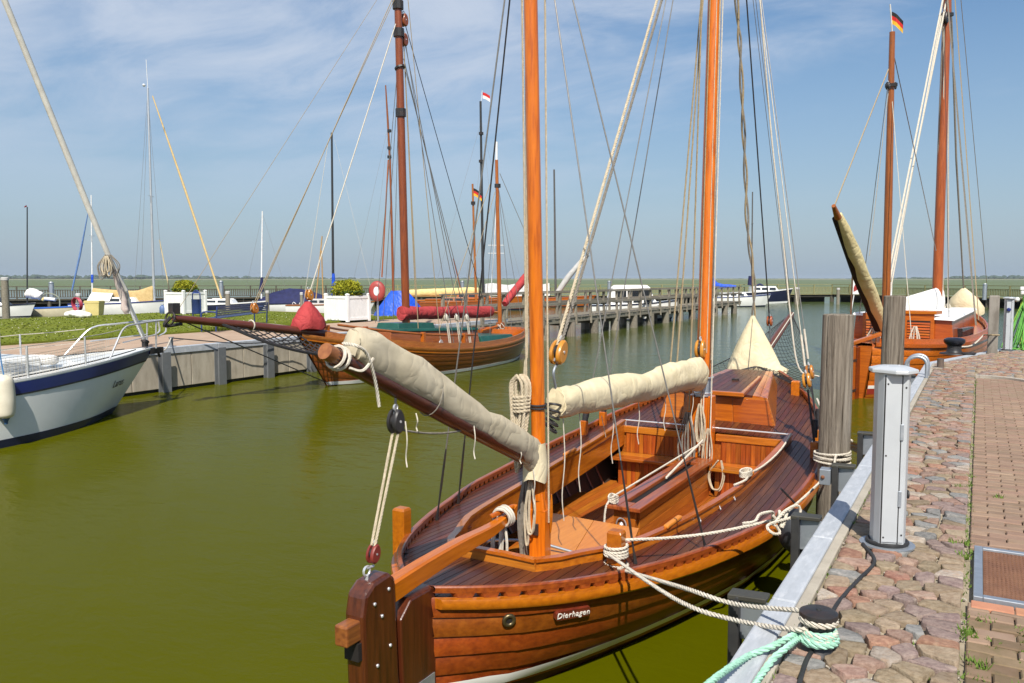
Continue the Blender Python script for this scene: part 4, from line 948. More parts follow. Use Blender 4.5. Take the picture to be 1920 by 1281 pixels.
for f in (.30, .62): 
    mb = MB(); c = ba.lerp(bb, f) + V3((0, .02, .07)); t = bd; x = V3((1, 0, 0)); y = x.cross(t)
    mb.tube([c + x*.096*math.cos(a) + y*(.125 + .02*f)*math.sin(a) for a in [i*math.pi/9 for i in range(18)]], .004, 5, closed=True)
mb.build('cover_lashing', rope_g, mcov, smooth=60)
for px, py, L_, sd_ in ((975, 842, .12, 2), (888, 795, .26, 1), (780, 775, .12, 3), (760, 790, .30, 4), (1000, 880, .3, 5)):
    p = cen(px, py, .05); mb = MB().tube(smooth_path([p, p + V3((.02, -.01, -L_*.4)), p + V3((-.005, .01, -L_*.8)), p + V3((.015, -.005, -L_))], 5), .0045, 5)
    mb.build('dangling_tie', rope_w, mcov, smooth=60)
p0 = cen(664, 655, .09)
mb = MB(); mb.rope(smooth_path([p0 + V3((-.1, .02, .03)), p0 + V3((.02, .0, .02)), cen(688, 664, .12), cen(700, 700, .11), cen(707, 735, .10), cen(711, 763, .10)], 5), .011)
mb.ring(bb - bd*.03, .068, .010, bd, 16, 5); mb.ring(bb - bd*.06, .07, .010, bd + V3((.2, 0, 0)), 16, 5); mb.tube(smooth_path([cen(655, 690, .07), cen(680, 695, .11), cen(700, 672, .11)], 5), .009, 5)
mb.build('end_lashing', rope_w, mcov, smooth=60)
# mizzen sheet
blk = cen(742, 790); hub = cen(741, 778)
b1 = block(blk, boat, .13, (0, 0, 1), iron); MB().tube([blk + V3((0, 0, .05)), blk + V3((0, 0, .22))], .008, 6).build('block_strop', wire, b1)
b2p = cen(700, 1038); block(b2p, boat, .10, blk - b2p, mat('dark_red_block', (.22, .03, .02), (.15, .02, .015), rough=.5))
for dx in (-.022, .022): MB().rope([blk + V3((dx, 0, -.06)), b2p + V3((dx * .6, 0, .05))], .010).build('mizzen_sheet', rope_c, boat, smooth=60)
MB().tube([b2p + V3((0, 0, -.08)), V3((0, -.58, 1.21))], .009, 6).build('sheet_shackle', steel, boat)
MB().rope(sag(blk + V3((0, .01, -.05)), cen(872, 806, .02), .03, 8), .008).build('sheet_tail', rope_g, boat, smooth=60)
c0, c1 = cen(1316, 682) , cen(1042, 754)
c0.y = 6.42; c0.z = 1.72
boom2 = MB().tube([c0 + V3((0, 0, -.13)), c1 + V3((0, .02, -.08))], .065, 12).build('main_boom', boom_w, boat, smooth=50)
mcov2 = sewn(MB(), [c0, c0.lerp(c1, .04), c0.lerp(c1, .28) + V3((0, 0, .02)), c0.lerp(c1, .5) + V3((0, 0, -.02)), c0.lerp(c1, .75) + V3((0, 0, .0)), c0.lerp(c1, .98), c1], [(.06, .16), (.13, .225), (.135, .19), (.13, .165), (.125, .165), (.12, .15), (.095, .125), (.09, .12)], 26, .034, seed=9, fq=3.0).build('main_sail_cover', canvas, boat, smooth=60)
for u, l in ((.1, .5), (.35, .45), (.55, .5), (.72, .6), (.9, .75), (.98, .95)):
    p = c0.lerp(c1, u) + V3((.03, 0, -.14)); mb = MB().tube(smooth_path([p, p + V3((.015, .01, -l*.4)), p + V3((-.005, 0, -l*.75)), p + V3((.01, .008, -l))], 4), .005, 5)
    mb.build('cover_tie', rope_w, mcov2, smooth=60)
# tackle from boom end up to the main mast
bt = cen(1047, 660); b3 = block(bt, boat, .19, onm2(10) - bt)
for k, (px, py) in enumerate(((1232, 0), (1241, 0))):
    MB().rope([bt + V3(((k - .5) * .04, 0, .05)), cen(px, py, (k - .5) * .03), (cen(px, py) - bt) * 1.45 + bt], .016).build('topping_lift', rope_c if k == 0 else rope_g, boat, smooth=60)
MB().tube(smooth_path([bt - V3((0, 0, .1)), cen(1040, 690), cen(1038, 705), c1 + V3((0, .02, .08))], 4), .012, 6).build('lift_chain', galv, boat, smooth=60)
mb = MB()
for k in range(5): mb.ring(c1 + V3((0, -.03 - .015*k, -.02 - .05*k)), .06, .012, (.2*k, .3, 1), 14, 5)
mb.build('boom_end_lashing', iron, boat, smooth=60)
# coil of thick rope hanging by the mizzen mast
cq = V3((-.105, 1.66, 2.0))
mb = MB(); hk = lambda z, r_, n, seed: None
rnd = random.Random(2); zt = 1.86
for k in range(6):
    w_ = .045 + .01 * (k % 3); x0 = -.115 + rnd.uniform(-.03, .02); y0 = 1.62 + rnd.uniform(-.05, .03)
    mb.rope(smooth_path([V3((x0, y0, 2.18)), V3((x0 - w_, y0, 2.10)), V3((x0 - w_*.8, y0, 1.85)), V3((x0 - w_*.2, y0 - .02, 1.50 - .03*k)), V3((x0 + w_*.7, y0, 1.85)), V3((x0 + w_, y0, 2.10)), V3((x0, y0, 2.19))], 6), .014)
for k in range(5): mb.rope(smooth_path([V3((-.115 + .07*math.cos(a), 1.62 + .062*math.sin(a), 1.88 + .03*k + .006*math.cos(a))) for a in [i*math.pi/5 for i in range(11)]], 2), .015)
mb.rope(smooth_path([V3((-.10, 1.64, 2.15)), V3((-.09, 1.64, 2.3)), V3((-.08, 1.66, 2.5)), V3((-.07, 1.62, 4)), V3((-.07, 1.55, 9))], 3), .010)
mb.build('rope_coil', rope_c, boat, smooth=60)
# standing and running rigging of the mizzen
def line(name, p, q, r, m, laid=False, over=1.0, parent=boat, n=5):
    p = V3(p); q = V3(q); q = p + (q - p) * over
    mb = MB()
    (mb.rope([p, q], r) if laid else mb.tube([p, q], r, n)); return mb.build(name, m, parent, smooth=60)
for x, px0, y0, m, r in ((-.08, 979, 1.60, rope_c, .009), (-.10, 987, 1.62, rope_g, .007), (-.09, 993, 1.62, rope_c, .009)):
    line('halyard', cen(px0 + 8, 700 + 20, x), cen(px0, 0, x), r, m, True, 1.5)
line('halyard', cen(1029, 980, .08), cen(1022, 0, .03), .009, rope_c, True, 1.4)
MH = V3((0, 1.52, 6.65))
for px, py, s in ((845, 945, 2.55), (797, 978, 1.9)):
    x = -(bh(s) - .08); d = V3((x, s, zd(x, s))); k = d.lerp(MH, .12)
    tb = MB().tube([d, d.lerp(MH, .025), d.lerp(MH, .06), d.lerp(MH, .11), k], [.018, .008, .012, .010, .006], 7).build('turnbuckle', iron, boat, smooth=50)
    MB().tube([k, MH], .0075, 5).build('shroud', rope_k if s > 2 else wire, boat)
for s, x in ((1.62, .93), (2.30, 1.31)):
    d = V3((x, s, zd(x, s))); k = d.lerp(MH, .14)
    tb = MB().tube([d, d.lerp(MH, .02), d.lerp(MH, .05), d.lerp(MH, .10), k], [.018, .008, .011, .009, .006], 7).build('turnbuckle', iron, boat, smooth=50)
    MB().tube([k, MH], .0065, 5).build('shroud', wire, boat)
line('running_backstay', cen(1136, 820, 0.0), cen(1128, 780, 0), .004, rope_w)
# main rigging
HH = onm2(10.6)
for s, px, py in ((6.08, 1147, 520), (6.62, 1169, 520)):
    x = -(bh(s) - .10); d = V3((x, s, zd(x, s) + .15)); k = d.lerp(HH, .05)
    dl = MB(); dl.tube([d, d + (HH - d)*.012, d + (HH - d)*.03], [.035, .05, .03], 8); 
    for j in range(4): dl.tube([d + V3((.02*j - .03, 0, 0)), d.lerp(HH, .05) + V3((.014*j - .02, 0, 0))], .006, 4)
    dl.build('deadeye_lanyard', rope_k, boat, smooth=50); MB().tube([k, HH], .008, 5).build('shroud', wire, boat)
for s, m in ((6.08, rope_w), (6.62, wire)):
    x = bh(s) - .10; d = V3((x, s, zd(x, s) + .15)); k = d.lerp(HH, .115)
    dl = MB()
    for j in range(4): dl.tube([d + V3((0, .03*j - .045, 0)), d.lerp(HH, .07) + V3((0, .022*j - .033, 0))], .007, 4)
    dl.tube([d + V3((0, 0, .10)), d + V3((0, 0, .32))], .03, 8).build('deadeye_lanyard', rope_k, boat, smooth=50)
    block(d.lerp(HH, .082), boat, .15, HH - d)
    MB().tube([d.lerp(HH, .10), d.lerp(HH, .14)], .014, 7).build('seizing', rope_w, boat, smooth=50); MB().tube([k, HH], .006, 5).build('shroud', m, boat)
for px0, px1, py1, x in ((1318, 1268, 700, -.18), (1315, 1252, 740, -.25), (1316, 1292, 770, -.12)):
    line('halyard', cen(px1, py1, x) , cen(px0, 0, x * .6), .012, rope_t, True, 1.3)
line('halyard', onm2(1.9) + V3((.11, -.05, 0)), onm2(10) + V3((.08, -.05, 0)), .010, rope_c, True)
line('halyard', onm2(1.9) + V3((-.03, -.12, 0)), onm2(10) + V3((-.03, -.09, 0)), .009, rope_t, True)
line('halyard', V3((.17, 6.35, .62)), onm2(9.8) + V3((.12, -.02, 0)), .009, rope_w, True)
line('mast_line', onm2(2) + V3((.06, -.085, 0)), onm2(10) + V3((.05, -.07, 0)), .006, rope_c)
line('mast_line', V3((.02, 6.38, .6)), V3((0.02, 6.44, 1.5)), .011, rope_c, True); line('mast_line', V3((.06, 6.38, .55)), V3((0.05, 6.44, 1.5)), .010, rope_w, True)
# bow: bowsprit, net, furled jib in its bag, fore stay
st = V3((0, 10.1, zr(10.1) + .02))
MB().loft([[V3((x, y_, z_)) for x, y_ in ((-.06, s0), (.06, s0), (.05, s0 + .17), (-.05, s0 + .17))] for s0, z_ in ((9.45, -.5), (9.85, .5), (10.02, 1.2), (10.05, zr(10.1) + .10))]).build('stem', hull_w, boat, bevel=.015)
bs0, bs1 = V3((.0, 9.95, zr(9.9) + .12)), cen(1484, 590)
bsp = MB().tube([bs0, bs0.lerp(bs1, .5), bs1], [.07, .068, .055], 12).build('bowsprit', wood('bowsprit_wood', (0.15, 0.045, 0.022), (0.09, 0.026, 0.014), rough=0.4, coat=0.2), boat, smooth=50)
MB().tube([bs1.lerp(bs0, .02) + V3((0.05, 0, .06)), bs0.lerp(bs1, .1) + V3((.06, 0, .07))], .009, 5).build('white_line', rope_w, bsp)
def net(A, B, nu, nv, m, parent, r=.006, belly=.0):
    mb = MB(); A = smooth_path(A, 6); B = smooth_path(B, 6)
    def pt(i, j):
        u = i / nu * (len(A) - 1); k = min(int(u), len(A) - 2); f = u - k; a = A[k].lerp(A[k+1], f); b_ = B[k].lerp(B[k+1], f); v = j / nv
        return a.lerp(b_, v) - V3((0, 0, belly * math.sin(math.pi * v) * math.sin(math.pi * i / nu)))
    for i in range(nu):
        for j in range(nv):
            if (i + j) % 2 == 0: mb.tube([pt(i, j), pt(i + 1, j + 1)], r, 3, False)
            else: mb.tube([pt(i + 1, j), pt(i, j + 1)], r, 3, False)
    mb.tube([pt(i, nv) for i in range(nu + 1)], r * 2.2, 5); mb.tube([pt(0, j) for j in range(nv + 1)], r * 2, 5)
    return mb.build('net', m, parent)
tip = bs1.lerp(bs0, .03)
for side in (1, -1):
    s1 = 7.9 if side < 0 else 8.5
    net([tip, bs1.lerp(bs0, .5), V3((0, 10.0, zr(10) + .1)), V3((0, 9.7, zr(9.7) + .08))], [tip + V3((side*.04, 0, 0)), V3((side*.55, (tip.y + 9.9)/2 , zr(9.5) + .30)), V3((side*.80, 9.55, zr(9.2) + .12)), V3((side*(bh(s1) + .02), s1, zr(s1) + .06))], 44, 14, rope_k, boat, .0042, .10)
fs0 = V3((0, 10.05, zr(10) + .35)); JT = sy(1413, 592, 10.0)
jb = []
for t, wx, wy in ((0, .03, .03), (.06, .06, .05), (.25, .17, .12), (.5, .30, .20), (.78, .43, .27), (.95, .52, .30), (1.0, .50, .28)):
    z = JT.z + (1.30 - JT.z) * t; cxx = JT.x + .02 * t + (.03 if t > .9 else 0); rg = []
    for k in range(24):
        a = 2*math.pi*k/24; rr = 1 + .13*math.sin(3*a + 2*t) * t + .07*math.sin(7*a + 5*t)*t + .05*math.sin(11*a - 7*t)*t
        zz = z + (.07*math.sin(2*a + .6) + .04*math.sin(5*a)) * (t > .9)
        crease = 1 - .16 * max(0, math.cos(a + math.pi/2)) ** 12 * (t > .1)
        rg.append(V3((cxx + wx*math.cos(a)*rr, 9.95 + wy*math.sin(a)*rr*crease, zz)))
    jb.append(rg)
MB().loft(jb, True, True).build('jib_bag', canvas, boat, smooth=60)
mb = MB(); mb.tube([V3((JT.x + .01, 9.93 - .02 - .27*t, JT.z + (1.36 - JT.z)*t)) for t in (.05, .3, .55, .8, 1)], .006, 4); mb.build('bag_seam', rope_g, boat)
rnd = random.Random(12); mb = MB()
for px in (1368, 1390, 1400, 1425):
    p = sy(px, 698, 9.75); mb.tube(smooth_path([p, p + V3((.05, -.05, -.06)), p + V3((.12, -.08, -.03)), p + V3((.08, -.12, -.09)), p + V3((.18, -.1, -.1))], 4), .010, 5)
mb.build('bag_ties', rope_w, boat, smooth=60)
# the jib rolled round its stay, wavy
stay = [JT + V3((0, 0, -.05)), sy(1413, 520, 9.9), sy(1402, 430, 9.75), sy(1398, 330, 9.6), sy(1393, 220, 9.4), sy(1388, 100, 9.2), sy(1381, 0, 9.05)]
ext = (stay[-1] - stay[-2]) * 3; stay.append(stay[-1] + ext)
W_ = smooth_path(stay, 10)
for k in (0, 1):
    MB().tube([p + V3((.024*math.cos(i*.42 + 3.14*k), .02*math.sin(i*.42 + 3.14*k), 0)) for i, p in enumerate(W_)], .018, 6).build('furled_stay', rope_g if k else rope_t, boat, smooth=60)
line('jib_halyard', cen(1443, 600), cen(1400, 0, 0), .012, rope_k, False, 1.4); blk4 = cen(1443, 602); block(blk4, boat, .15, (0, 0, 1), wood('red_block', (.36, .10, .02), (.25, .06, .015), WZ)); MB().tube([blk4 - V3((0, 0, .1)), cen(1445, 640)], .012, 5).build('block_chain', galv, boat)
line('fore_stay', cen(1481, 596), cen(1412, 0), .005, wire, False, 1.4); line('fore_stay', cen(1487, 600), cen(1417, 0), .005, wire, False, 1.4)
MB().tube(smooth_path([V3((1.28, 8.0, zd(1.2, 8) + .55)), sy(1498, 690, 8.0), sy(1482, 590, 8.0), sy(1470, 470, 8.0), sy(1447, 260, 7.8), sy(1425, 0, 7.6), sy(1418, -100, 7.5)], 6), .012, 6).build('slack_halyard', rope_w, boat, smooth=60)
# rope lying along the starboard coaming with its turns on a cleat, line along the case
mb = MB(); mb.rope(smooth_path([V3((1.19, 6.5, 1.0)), V3((1.20, 6.0, .93)), V3((1.19, 5.5, .885)), V3((1.16, 5.0, .86)), V3((1.12, 4.6, .86)), V3((1.15, 4.3, .86)), V3((1.07, 4.12, .83))], 5), .013)
for k in range(5): mb.rope(smooth_path([V3((1.10 + .055*math.cos(a), 4.5 + .13*math.sin(a), .865 + .012*k)) for a in [i*math.pi/5 + .3*k for i in range(11)]], 2), .011)
mb.build('coaming_rope', rope_w, boat, smooth=60)
mb = MB(); mb.rope([V3((.1, 6.28, .82)), V3((TX0 + .02, TA - .02, TZ + .12))], .012); mb.rope(smooth_path([V3((TX0 + .02, TA - .02, TZ + .12)), V3((TX0 - .03, TA - .1, TZ + .02)), V3((TX0 - .04, TA - .13, .35)), V3((TX0 - .05, TA - .12, .2))], 5), .012)
for k in range(4): mb.rope(smooth_path([V3((TX0 + .02 + .05*math.cos(a), TA - .02 + .055*math.sin(a), TZ + .07 + .018*k + .012*math.sin(a*2 + k))) for a in [i*math.pi/5 for i in range(11)]], 2), .011)
mb.rope([V3((.12, 6.2, .86)), V3((.06, 4.9, TZ + .06))], .016); mb.build('case_line', rope_w, boat, smooth=60)
for k, (sx_, ex_) in enumerate(((.0, .03), (.05, .08))): pass
# hanging loops at the bench
hank(boat, (.38, 6.15, .62), .42, .12, rope_c, .010, 2, 21)
# tyre-like fender between hull and quay lies on its own below
# ================================================================== OTHER BOATS
def plane_pt(px, py, root, rz, off=0.0):
    """where the sight line of a pixel meets a boat's own upright plane, in that boat's coordinates"""
    n = np.array([math.cos(rz), math.sin(rz), 0]); d = ray(px, py); o = np.array(root) + n * off
    t = ((o - _C) @ n) / (d @ n); p = _C + d * t - np.array(root); c, s_ = math.cos(rz), math.sin(rz)
    return V3((c*p[0] + s_*p[1], -s_*p[0] + c*p[1], p[2]))
def gen_hull(root, bh, zr, kf, zk, L, mats, n_str, part='strake', lap=.016, sides=(1, -1), ss=None, rake=.9, topz=0.0):
    ss = ss or [L * (i / 26) for i in range(27)]
    def H(s, u, side, off=0.0):
        z = zr(s) - topz; z = z + (zk - z) * u
        return V3((side * max(bh(s) * (1 - kf(s) * u ** 1.7) + off, .03), s + (.12 * u if s < .3 else 0) - rake * u * max(0, (s - .86*L) / (.14*L)), z))
    for side in sides:
        for k in range(n_str):
            u0, u1 = k / n_str, (k + 1) / n_str
            MB().loft([[H(s, u, side, o) for s in ss] for u, o in ((u0, -.004), (u0 + .006, .003), (u1 - .004, lap), (u1, lap * .9), (u1, -.01))], False).build(part, mats[min(k, len(mats) - 1)], root, smooth=35)
    return H
def band(H, zr, zk, L, z0, z1, off, m, root, name, side=1, topz=0.0, rel=False, n=40):
    def at(s, z): zt = zr(s) - topz; zz = zt + z if rel else z; return H(s, max(0, min(1, (zz - zt) / (zk - zt))), side, off)
    A = [at(L * i / n, z0) for i in range(n + 1)]; B = [at(L * i / n, z1) for i in range(n + 1)]; C_ = [p - V3((side * (off + .01), 0, 0)) for p in B]
    MB().loft([[p - V3((side * (off + .01), 0, 0)) for p in A], A, B, C_], False).build(name, m, root, smooth=40)
def rail_sweep(root, bh, zr, L, prof, m, name, side, n=50):
    S = [.02 + (L - .04) * i / n for i in range(n + 1)]
    rows = [[V3((side * max(bh(s) + o, .01), s, zr(s) + z)) for s in S] for o, z in prof]; mb = MB().loft(rows + [rows[0]], False); mb.build(name, m, root, smooth=35)
def deck_sheet(root, bh, zd, L, m, name='deck', n=40):
    mb = MB(); rows = [[V3((k * max(bh(L*i/n) - .03, .0), L*i/n, zd(L*i/n) + .04*(1 - k*k))) for i in range(1, n)] for k in (-1, -.5, 0, .5, 1)]; return mb.loft(rows, False).build(name, m, root, smooth=60)
def mastline(root, name, pts, rad, m, n=10): return MB().tube(pts, rad, n).build(name, m, root, smooth=60)
def flag(root, p, w_, h, cols, name='flag', droop=.35, d=(1, 0, 0)):
    d = V3(d).normalized(); n = 8
    for k, m in enumerate(cols):
        rows = []
        for j in (0, 1):
            v = (k + j) / len(cols); rows.append([V3(p) + d*(w_*i/n) + V3((0, 0, -h*v - droop*w_*(i/n)**1.4)) + V3((-d.y, d.x, 0))*.06*w_*math.sin(i*1.3 + v) for i in range(n + 1)])
        MB().strip(*rows).build('flag_stripe', m, root)
# ------------------------------------------------------------------ boat with red covers
R2 = V3((-15.9, 28.4, WATER)); Z2 = math.pi
b2 = thing('red_covered_sailing_boat', 'brown wooden sailing boat with red sail covers and green hatches at the concrete wall', 'boat', R2, Z2)
q2 = lambda px, py, off=0: plane_pt(px, py, R2, Z2, off)
L2 = 11.9
bh2 = hermite([0, .35, .9, 1.9, 3.4, 5.5, 7.2, 8.8, 10.2, 11.2, 11.9], [.12, .55, .95, 1.34, 1.56, 1.64, 1.56, 1.28, .80, .38, .04])
zr2 = lambda s: 1.02 - 1.46*(s/L2) + 1.98*(s/L2)**2
kf2 = hermite([0, 1, 3, 5.5, 8, 10, 11.9], [.95, .62, .30, .22, .42, .75, .95])
H2 = gen_hull(b2, bh2, zr2, kf2, -.4, L2, [hull_b], 8, lap=.014, rake=1.35, topz=.12)
for side in (1, -1):
    band(H2, zr2, -.4, L2, .115, .02, .02, white_p, b2, 'white_boot_stripe', side, .12)
    rail_sweep(b2, bh2, zr2, L2, [(-.03, 0), (.05, 0), (.055, -.05), (.03, -.10), (.0, -.14), (-.04, -.14)], rail_b, 'sheer_rail', side)
    rail_sweep(b2, bh2, zr2, L2, [(.0, -.135), (.03, -.14), (.03, -.165), (.0, -.17)], white_p if side > 3 else rail_w, 'moulding', side)
    S = [.3 + 10.9 * i / 40 for i in range(41)]
    rows = [[V3((side*(bh2(s) + o - .06), s, zr2(s) + z)) for s in S] for o, z in ((-.03, 0), (.03, 0), (.02, .16), (-.02, .16))]; MB().loft(rows + [rows[0]], False).build('bulwark', rail_b, b2, smooth=35)
    # cap rail on stanchions forward
    S = [5.2 + 5.6 * i / 14 for i in range(15)]
    MB().tube([V3((side*(bh2(s) - .16), s, zr2(s) + .40)) for s in S], .035, 6).build('grab_rail', rail_b, b2, smooth=60)
    for s in (6.0, 8.0, 10.0): MB().box((side*(bh2(s) - .16) - .06, s - .06, zr2(s) - .05), (side*(bh2(s) - .16) + .06, s + .06, zr2(s) + .46)).build('stanchion_post', rail_w, b2, bevel=.01)
deck_sheet(b2, bh2, lambda s: zr2(s) - .03, L2, rail_b)
MB().bar((0, 10.6, -.2), (0, 11.95, 1.70), .12, .16, (0, 1, 0)).build('stem', hull_b, b2, bevel=.02)
c_ = [V3((-1.0, 4.2, .6)), V3((1.0, 4.2, .6)), V3((.78, 8.9, .8)), V3((-.78, 8.9, .8))]; t_ = [V3((-.9, 4.25, 1.24)), V3((.9, 4.25, 1.24)), V3((.68, 8.8, 1.42)), V3((-.68, 8.8, 1.42))]
MB().hexa(c_, t_).build('cabin', cab_b, b2, bevel=.02)
MB().hexa([p + V3((0, 0, -.0)) + V3((p.x*.07, 0, .002)) for p in t_], [p + V3((p.x*.02, 0, .09)) for p in t_]).build('cabin_roof', green_p, b2, bevel=.03)
MB().hexa([V3((-.5, 6.2, 1.36)), V3((.5, 6.2, 1.36)), V3((.45, 8.1, 1.42)), V3((-.45, 8.1, 1.42))], [V3((-.46, 6.25, 1.58)), V3((.46, 6.25, 1.58)), V3((.4, 8.05, 1.64)), V3((-.4, 8.05, 1.64))]).build('sliding_hatch', green_p, b2, bevel=.02)
for y in (5.2, 6.6): MB().tube([V3((-.99, y, .95)), V3((-1.0, y, .95))], .09, 14).ring((-.985, y, .95), .1, .015, (1, 0, 0)).build('porthole', steel, b2)
MB().hexa([V3((-1.0, 1.7, .7)), V3((1.0, 1.7, .7)), V3((1.05, 4.1, .7)), V3((-1.05, 4.1, .7))], [V3((-.85, 1.75, .96)), V3((.85, 1.75, .96)), V3((.92, 4.1, 1.02)), V3((-.92, 4.1, 1.02))]).build('cockpit_cover', green_p, b2, bevel=.03)
m_ = MB(); rg = [[V3((w_*math.cos(a), .95 + h_*math.sin(a), z)) for a in [i*math.pi/12 for i in range(24)]] for w_, h_, z in ((.80, .70, .80), (.88, .78, 1.12), (.94, .84, 1.12), (.98, .88, .72))]
m_.loft(rg, True, False).build('cockpit_rim', rail_w, b2, smooth=40)
mb = MB(); mb.tube([V3((.0, .9, 1.25)), V3((-.0, 2.5, 1.1))], .05, 6); mb.build('tiller', rail_w, b2)
ma = q2(762, 625); mtop = q2(746, 0); dd = (mtop - ma); mt2 = ma + dd * 1.25
mA = mastline(b2, 'main_mast', [ma - dd*.12, ma, ma + dd*.5, mtop, mt2], [.135, .13, .125, .115, .09], mast_b, 14)
for f, r_ in ((.905, .17), (.985, .17), (.67, .165)): MB().tube([ma + dd*(f - .012), ma + dd*(f + .012)], r_, 10).build('mast_hoop', iron, mA)
MB().tube([ma + dd*.80 + V3((-.02, 0, 0)), ma + dd*.805], .17, 10).build('mast_hoop', iron, mA)
for px, py in ((757, 38), (757, 75)): block(q2(px, py), mA, .32, (0, 0, 1), mast_b)
mi, mit = q2(938, 640), q2(931, 300); mB_ = mastline(b2, 'mizzen_mast', [mi, mi.lerp(mit, .5), mit], [.085, .08, .06], mast_o, 12)
MB().tube([mit, q2(931, 266)], .045, 8).build('white_pole_tip', alu_w, mB_); MB().tube([q2(933, 345), q2(933, 352)], .12, 8).build('mast_hoop', iron, mB_)
MB().box((-.12, mi.y - .12, .4), (.12, mi.y + .12, 1.35)).build('mast_foot', mast_o, mB_, bevel=.02)
e0, e1 = q2(752, 586), q2(920, 584); e0.z -= .03
sewn(MB(), [e0, e0.lerp(e1, .03), e0.lerp(e1, .3), e0.lerp(e1, .65), e0.lerp(e1, .97), e1], [(.14, .23), (.20, .23), (.19, .21), (.19, .21), (.185, .21), (.18, .20), (.15, .17)], 20, .04, seed=2).build('main_sail_cover', canvas_r, b2, smooth=60)
MB().tube([e1, q2(932, 586)], .05, 8).build('boom_end', rail_w, b2)
hank(b2, q2(916, 588, .2) + V3((-.02, 0, 0)), .18, .05, rope_w, .012, 2, 3)
g0, g1 = q2(946, 570), q2(1002, 500)
sewn(MB(), [g0, g0.lerp(g1, .5) + V3((0, 0, .02)), g1], [(.12, .12), (.15, .16), (.15, .16), (.12, .13)], 14, .02, seed=5).build('mizzen_sail_cover', canvas_r, b2, smooth=60)
bs = [q2(640, 634), q2(600, 625), q2(450, 609), q2(326, 597)]
bspr = mastline(b2, 'bowsprit', [bs[0], bs[1], bs[2], bs[3]], [.12, .12, .11, .085], wood('sprit_brown', (.16, .045, .022), (.10, .027, .014), rough=.4, coat=.25), 12)
MB().ring(q2(471, 610), .125, .018, (0, 1, .0)).build('white_strop', rope_w, bspr, smooth=60)
mb = MB(); p = q2(327, 590); mb.box((p.x - .08, p.y - .1, p.z + .02), (p.x + .08, p.y + .1, p.z + .26)).tube(smooth_path([p + V3((0, .1, -.05)), p + V3((.1, .2, -.25)), p + V3((0, -.2, -.22))], 4), .04, 6).ring(p + V3((0, .12, -.08)), .15, .02, (0, 1, .2)); mb.build('bowsprit_cap', iron, bspr)
MB().tube(smooth_path([q2(470, 605), q2(540, 612), q2(600, 625), q2(660, 636)], 3), .02, 5).build('white_line', rope_w, bspr)
bg0, bg1 = q2(578, 567), q2(578, 617)
rg = []
for t, wx, wy in ((0, .07, .09), (.1, .12, .15), (.3, .24, .30), (.6, .34, .46), (.85, .38, .52), (1, .34, .50)):
    c = bg0.lerp(bg1, t); rg.append([c + V3((wx*math.cos(a)*(1 + .10*math.sin(3*a + t*3) + .05*math.sin(7*a - 4*t)), wy*math.sin(a)*(1 + .11*math.sin(4*a + t*4) + .05*math.sin(9*a + 5*t)), .03*math.sin(3*a))) for a in [i*math.pi/10 for i in range(20)]])
MB().loft(rg).build('jib_bag', canvas_r, b2, smooth=60)
block(q2(580, 553), b2, .25, (0, .2, 1)); block(q2(477, 578), b2, .22, (0, .2, 1))
net([bs[3] + V3((0, -.9, -.05)), bs[2].lerp(bs[1], .3), V3((0, 11.5, 1.5)), V3((-.05, 11.1, 1.45))], [bs[3] + V3((-.02, -1.2, -.14)), bs[2] + V3((-.55, -.6, -.52)), V3((-.62, 11.7, .98)), V3((-.5, 10.9, 1.12))], 30, 9, rope_k, b2, .018, .10)
MB().tube([bs[3] + V3((0, -.3, -.1)), V3((0, 10.75, .05))], .016, 5).build('bobstay', iron, b2)
mb = MB(); ap = V3((-.35, 11.0, 1.25)); mb.tube([ap, ap + V3((-.12, .25, -.5))], .03, 6).tube([ap + V3((-.12, .25, -.5)), ap + V3((-.3, .35, -.45))], .035, 6); mb.build('anchor', galv, b2)
# rigging of that boat
def rl(root, q, name, a, b_, r, m, o0=0, o1=0, parent=None): MB().tube([q(a[0], a[1], o0), q(b_[0], b_[1], o1)], r, 4).build(name, m, parent or root)
up = lambda a, b_, k: (a[0] + (b_[0]-a[0])*k, a[1] + (b_[1]-a[1])*k)
for a, b_, r, m, o0, o1 in (((577, 560), (742, 45), .016, rope_w, 0, 0), ((477, 575), (735, 0), .012, rope_t, 0, 0), ((470, 582), (739, 0), .010, rope_t, 0, 0), ((327, 592), (745, -60), .006, rope_t, 0, 0),
      ((826, 640), (765, 0), .012, rope_t, -.9, 0), ((852, 650), (757, 60), .012, wire, -1.3, 0), ((872, 650), (757, 70), .012, wire, -1.4, 0), ((893, 650), (757, 120), .012, wire, -1.4, 0), ((870, 585), (757, 110), .014, wire, 0, 0), ((905, 560), (758, 40), .012, rope_k, 0, 0),
      ((781, 600), (757, 80), .016, rope_t, 0, 0), ((786, 650), (758, 100), .014, rope_t, -.6, 0), ((768, 630), (752, 110), .010, wire, .3, 0), ((704, 605), (746, 120), .010, wire, 1.2, 0), ((719, 600), (748, 120), .010, wire, 1.3, 0), ((737, 600), (749, 115), .010, wire, 1.0, 0),
      ((985, 640), (935, 355), .010, wire, -1.0, 0), ((962, 640), (934, 350), .010, wire, -.7, 0), ((905, 640), (931, 355), .010, wire, .8, 0), ((1000, 470), (937, 325), .010, rope_t, 0, 0), ((918, 640), (930, 355), .008, wire, -.6, 0), ((860, 590), (928, 360), .010, rope_t, 0, 0),((820, 628), (919, 345), .012, rope_t, -.5, 0)):
    rl(b2, q2, 'rigging_line', a, b_, r, m, o0, o1)
for px in (846, 865, 884):
    p = q2(px, 648, -1.5); t = q2(px - 8, 600, -1.45)
    for k in (-.04, .04): MB().tube([p + V3((0, k + .05, 0)), t + V3((0, k, 0))], .016, 5).build('white_lanyard', rope_w, b2)
    block(q2(px - 9, 596, -1.45), b2, .16, (0, .2, 1), rope_w)
mb = MB(); rnd = random.Random(5)
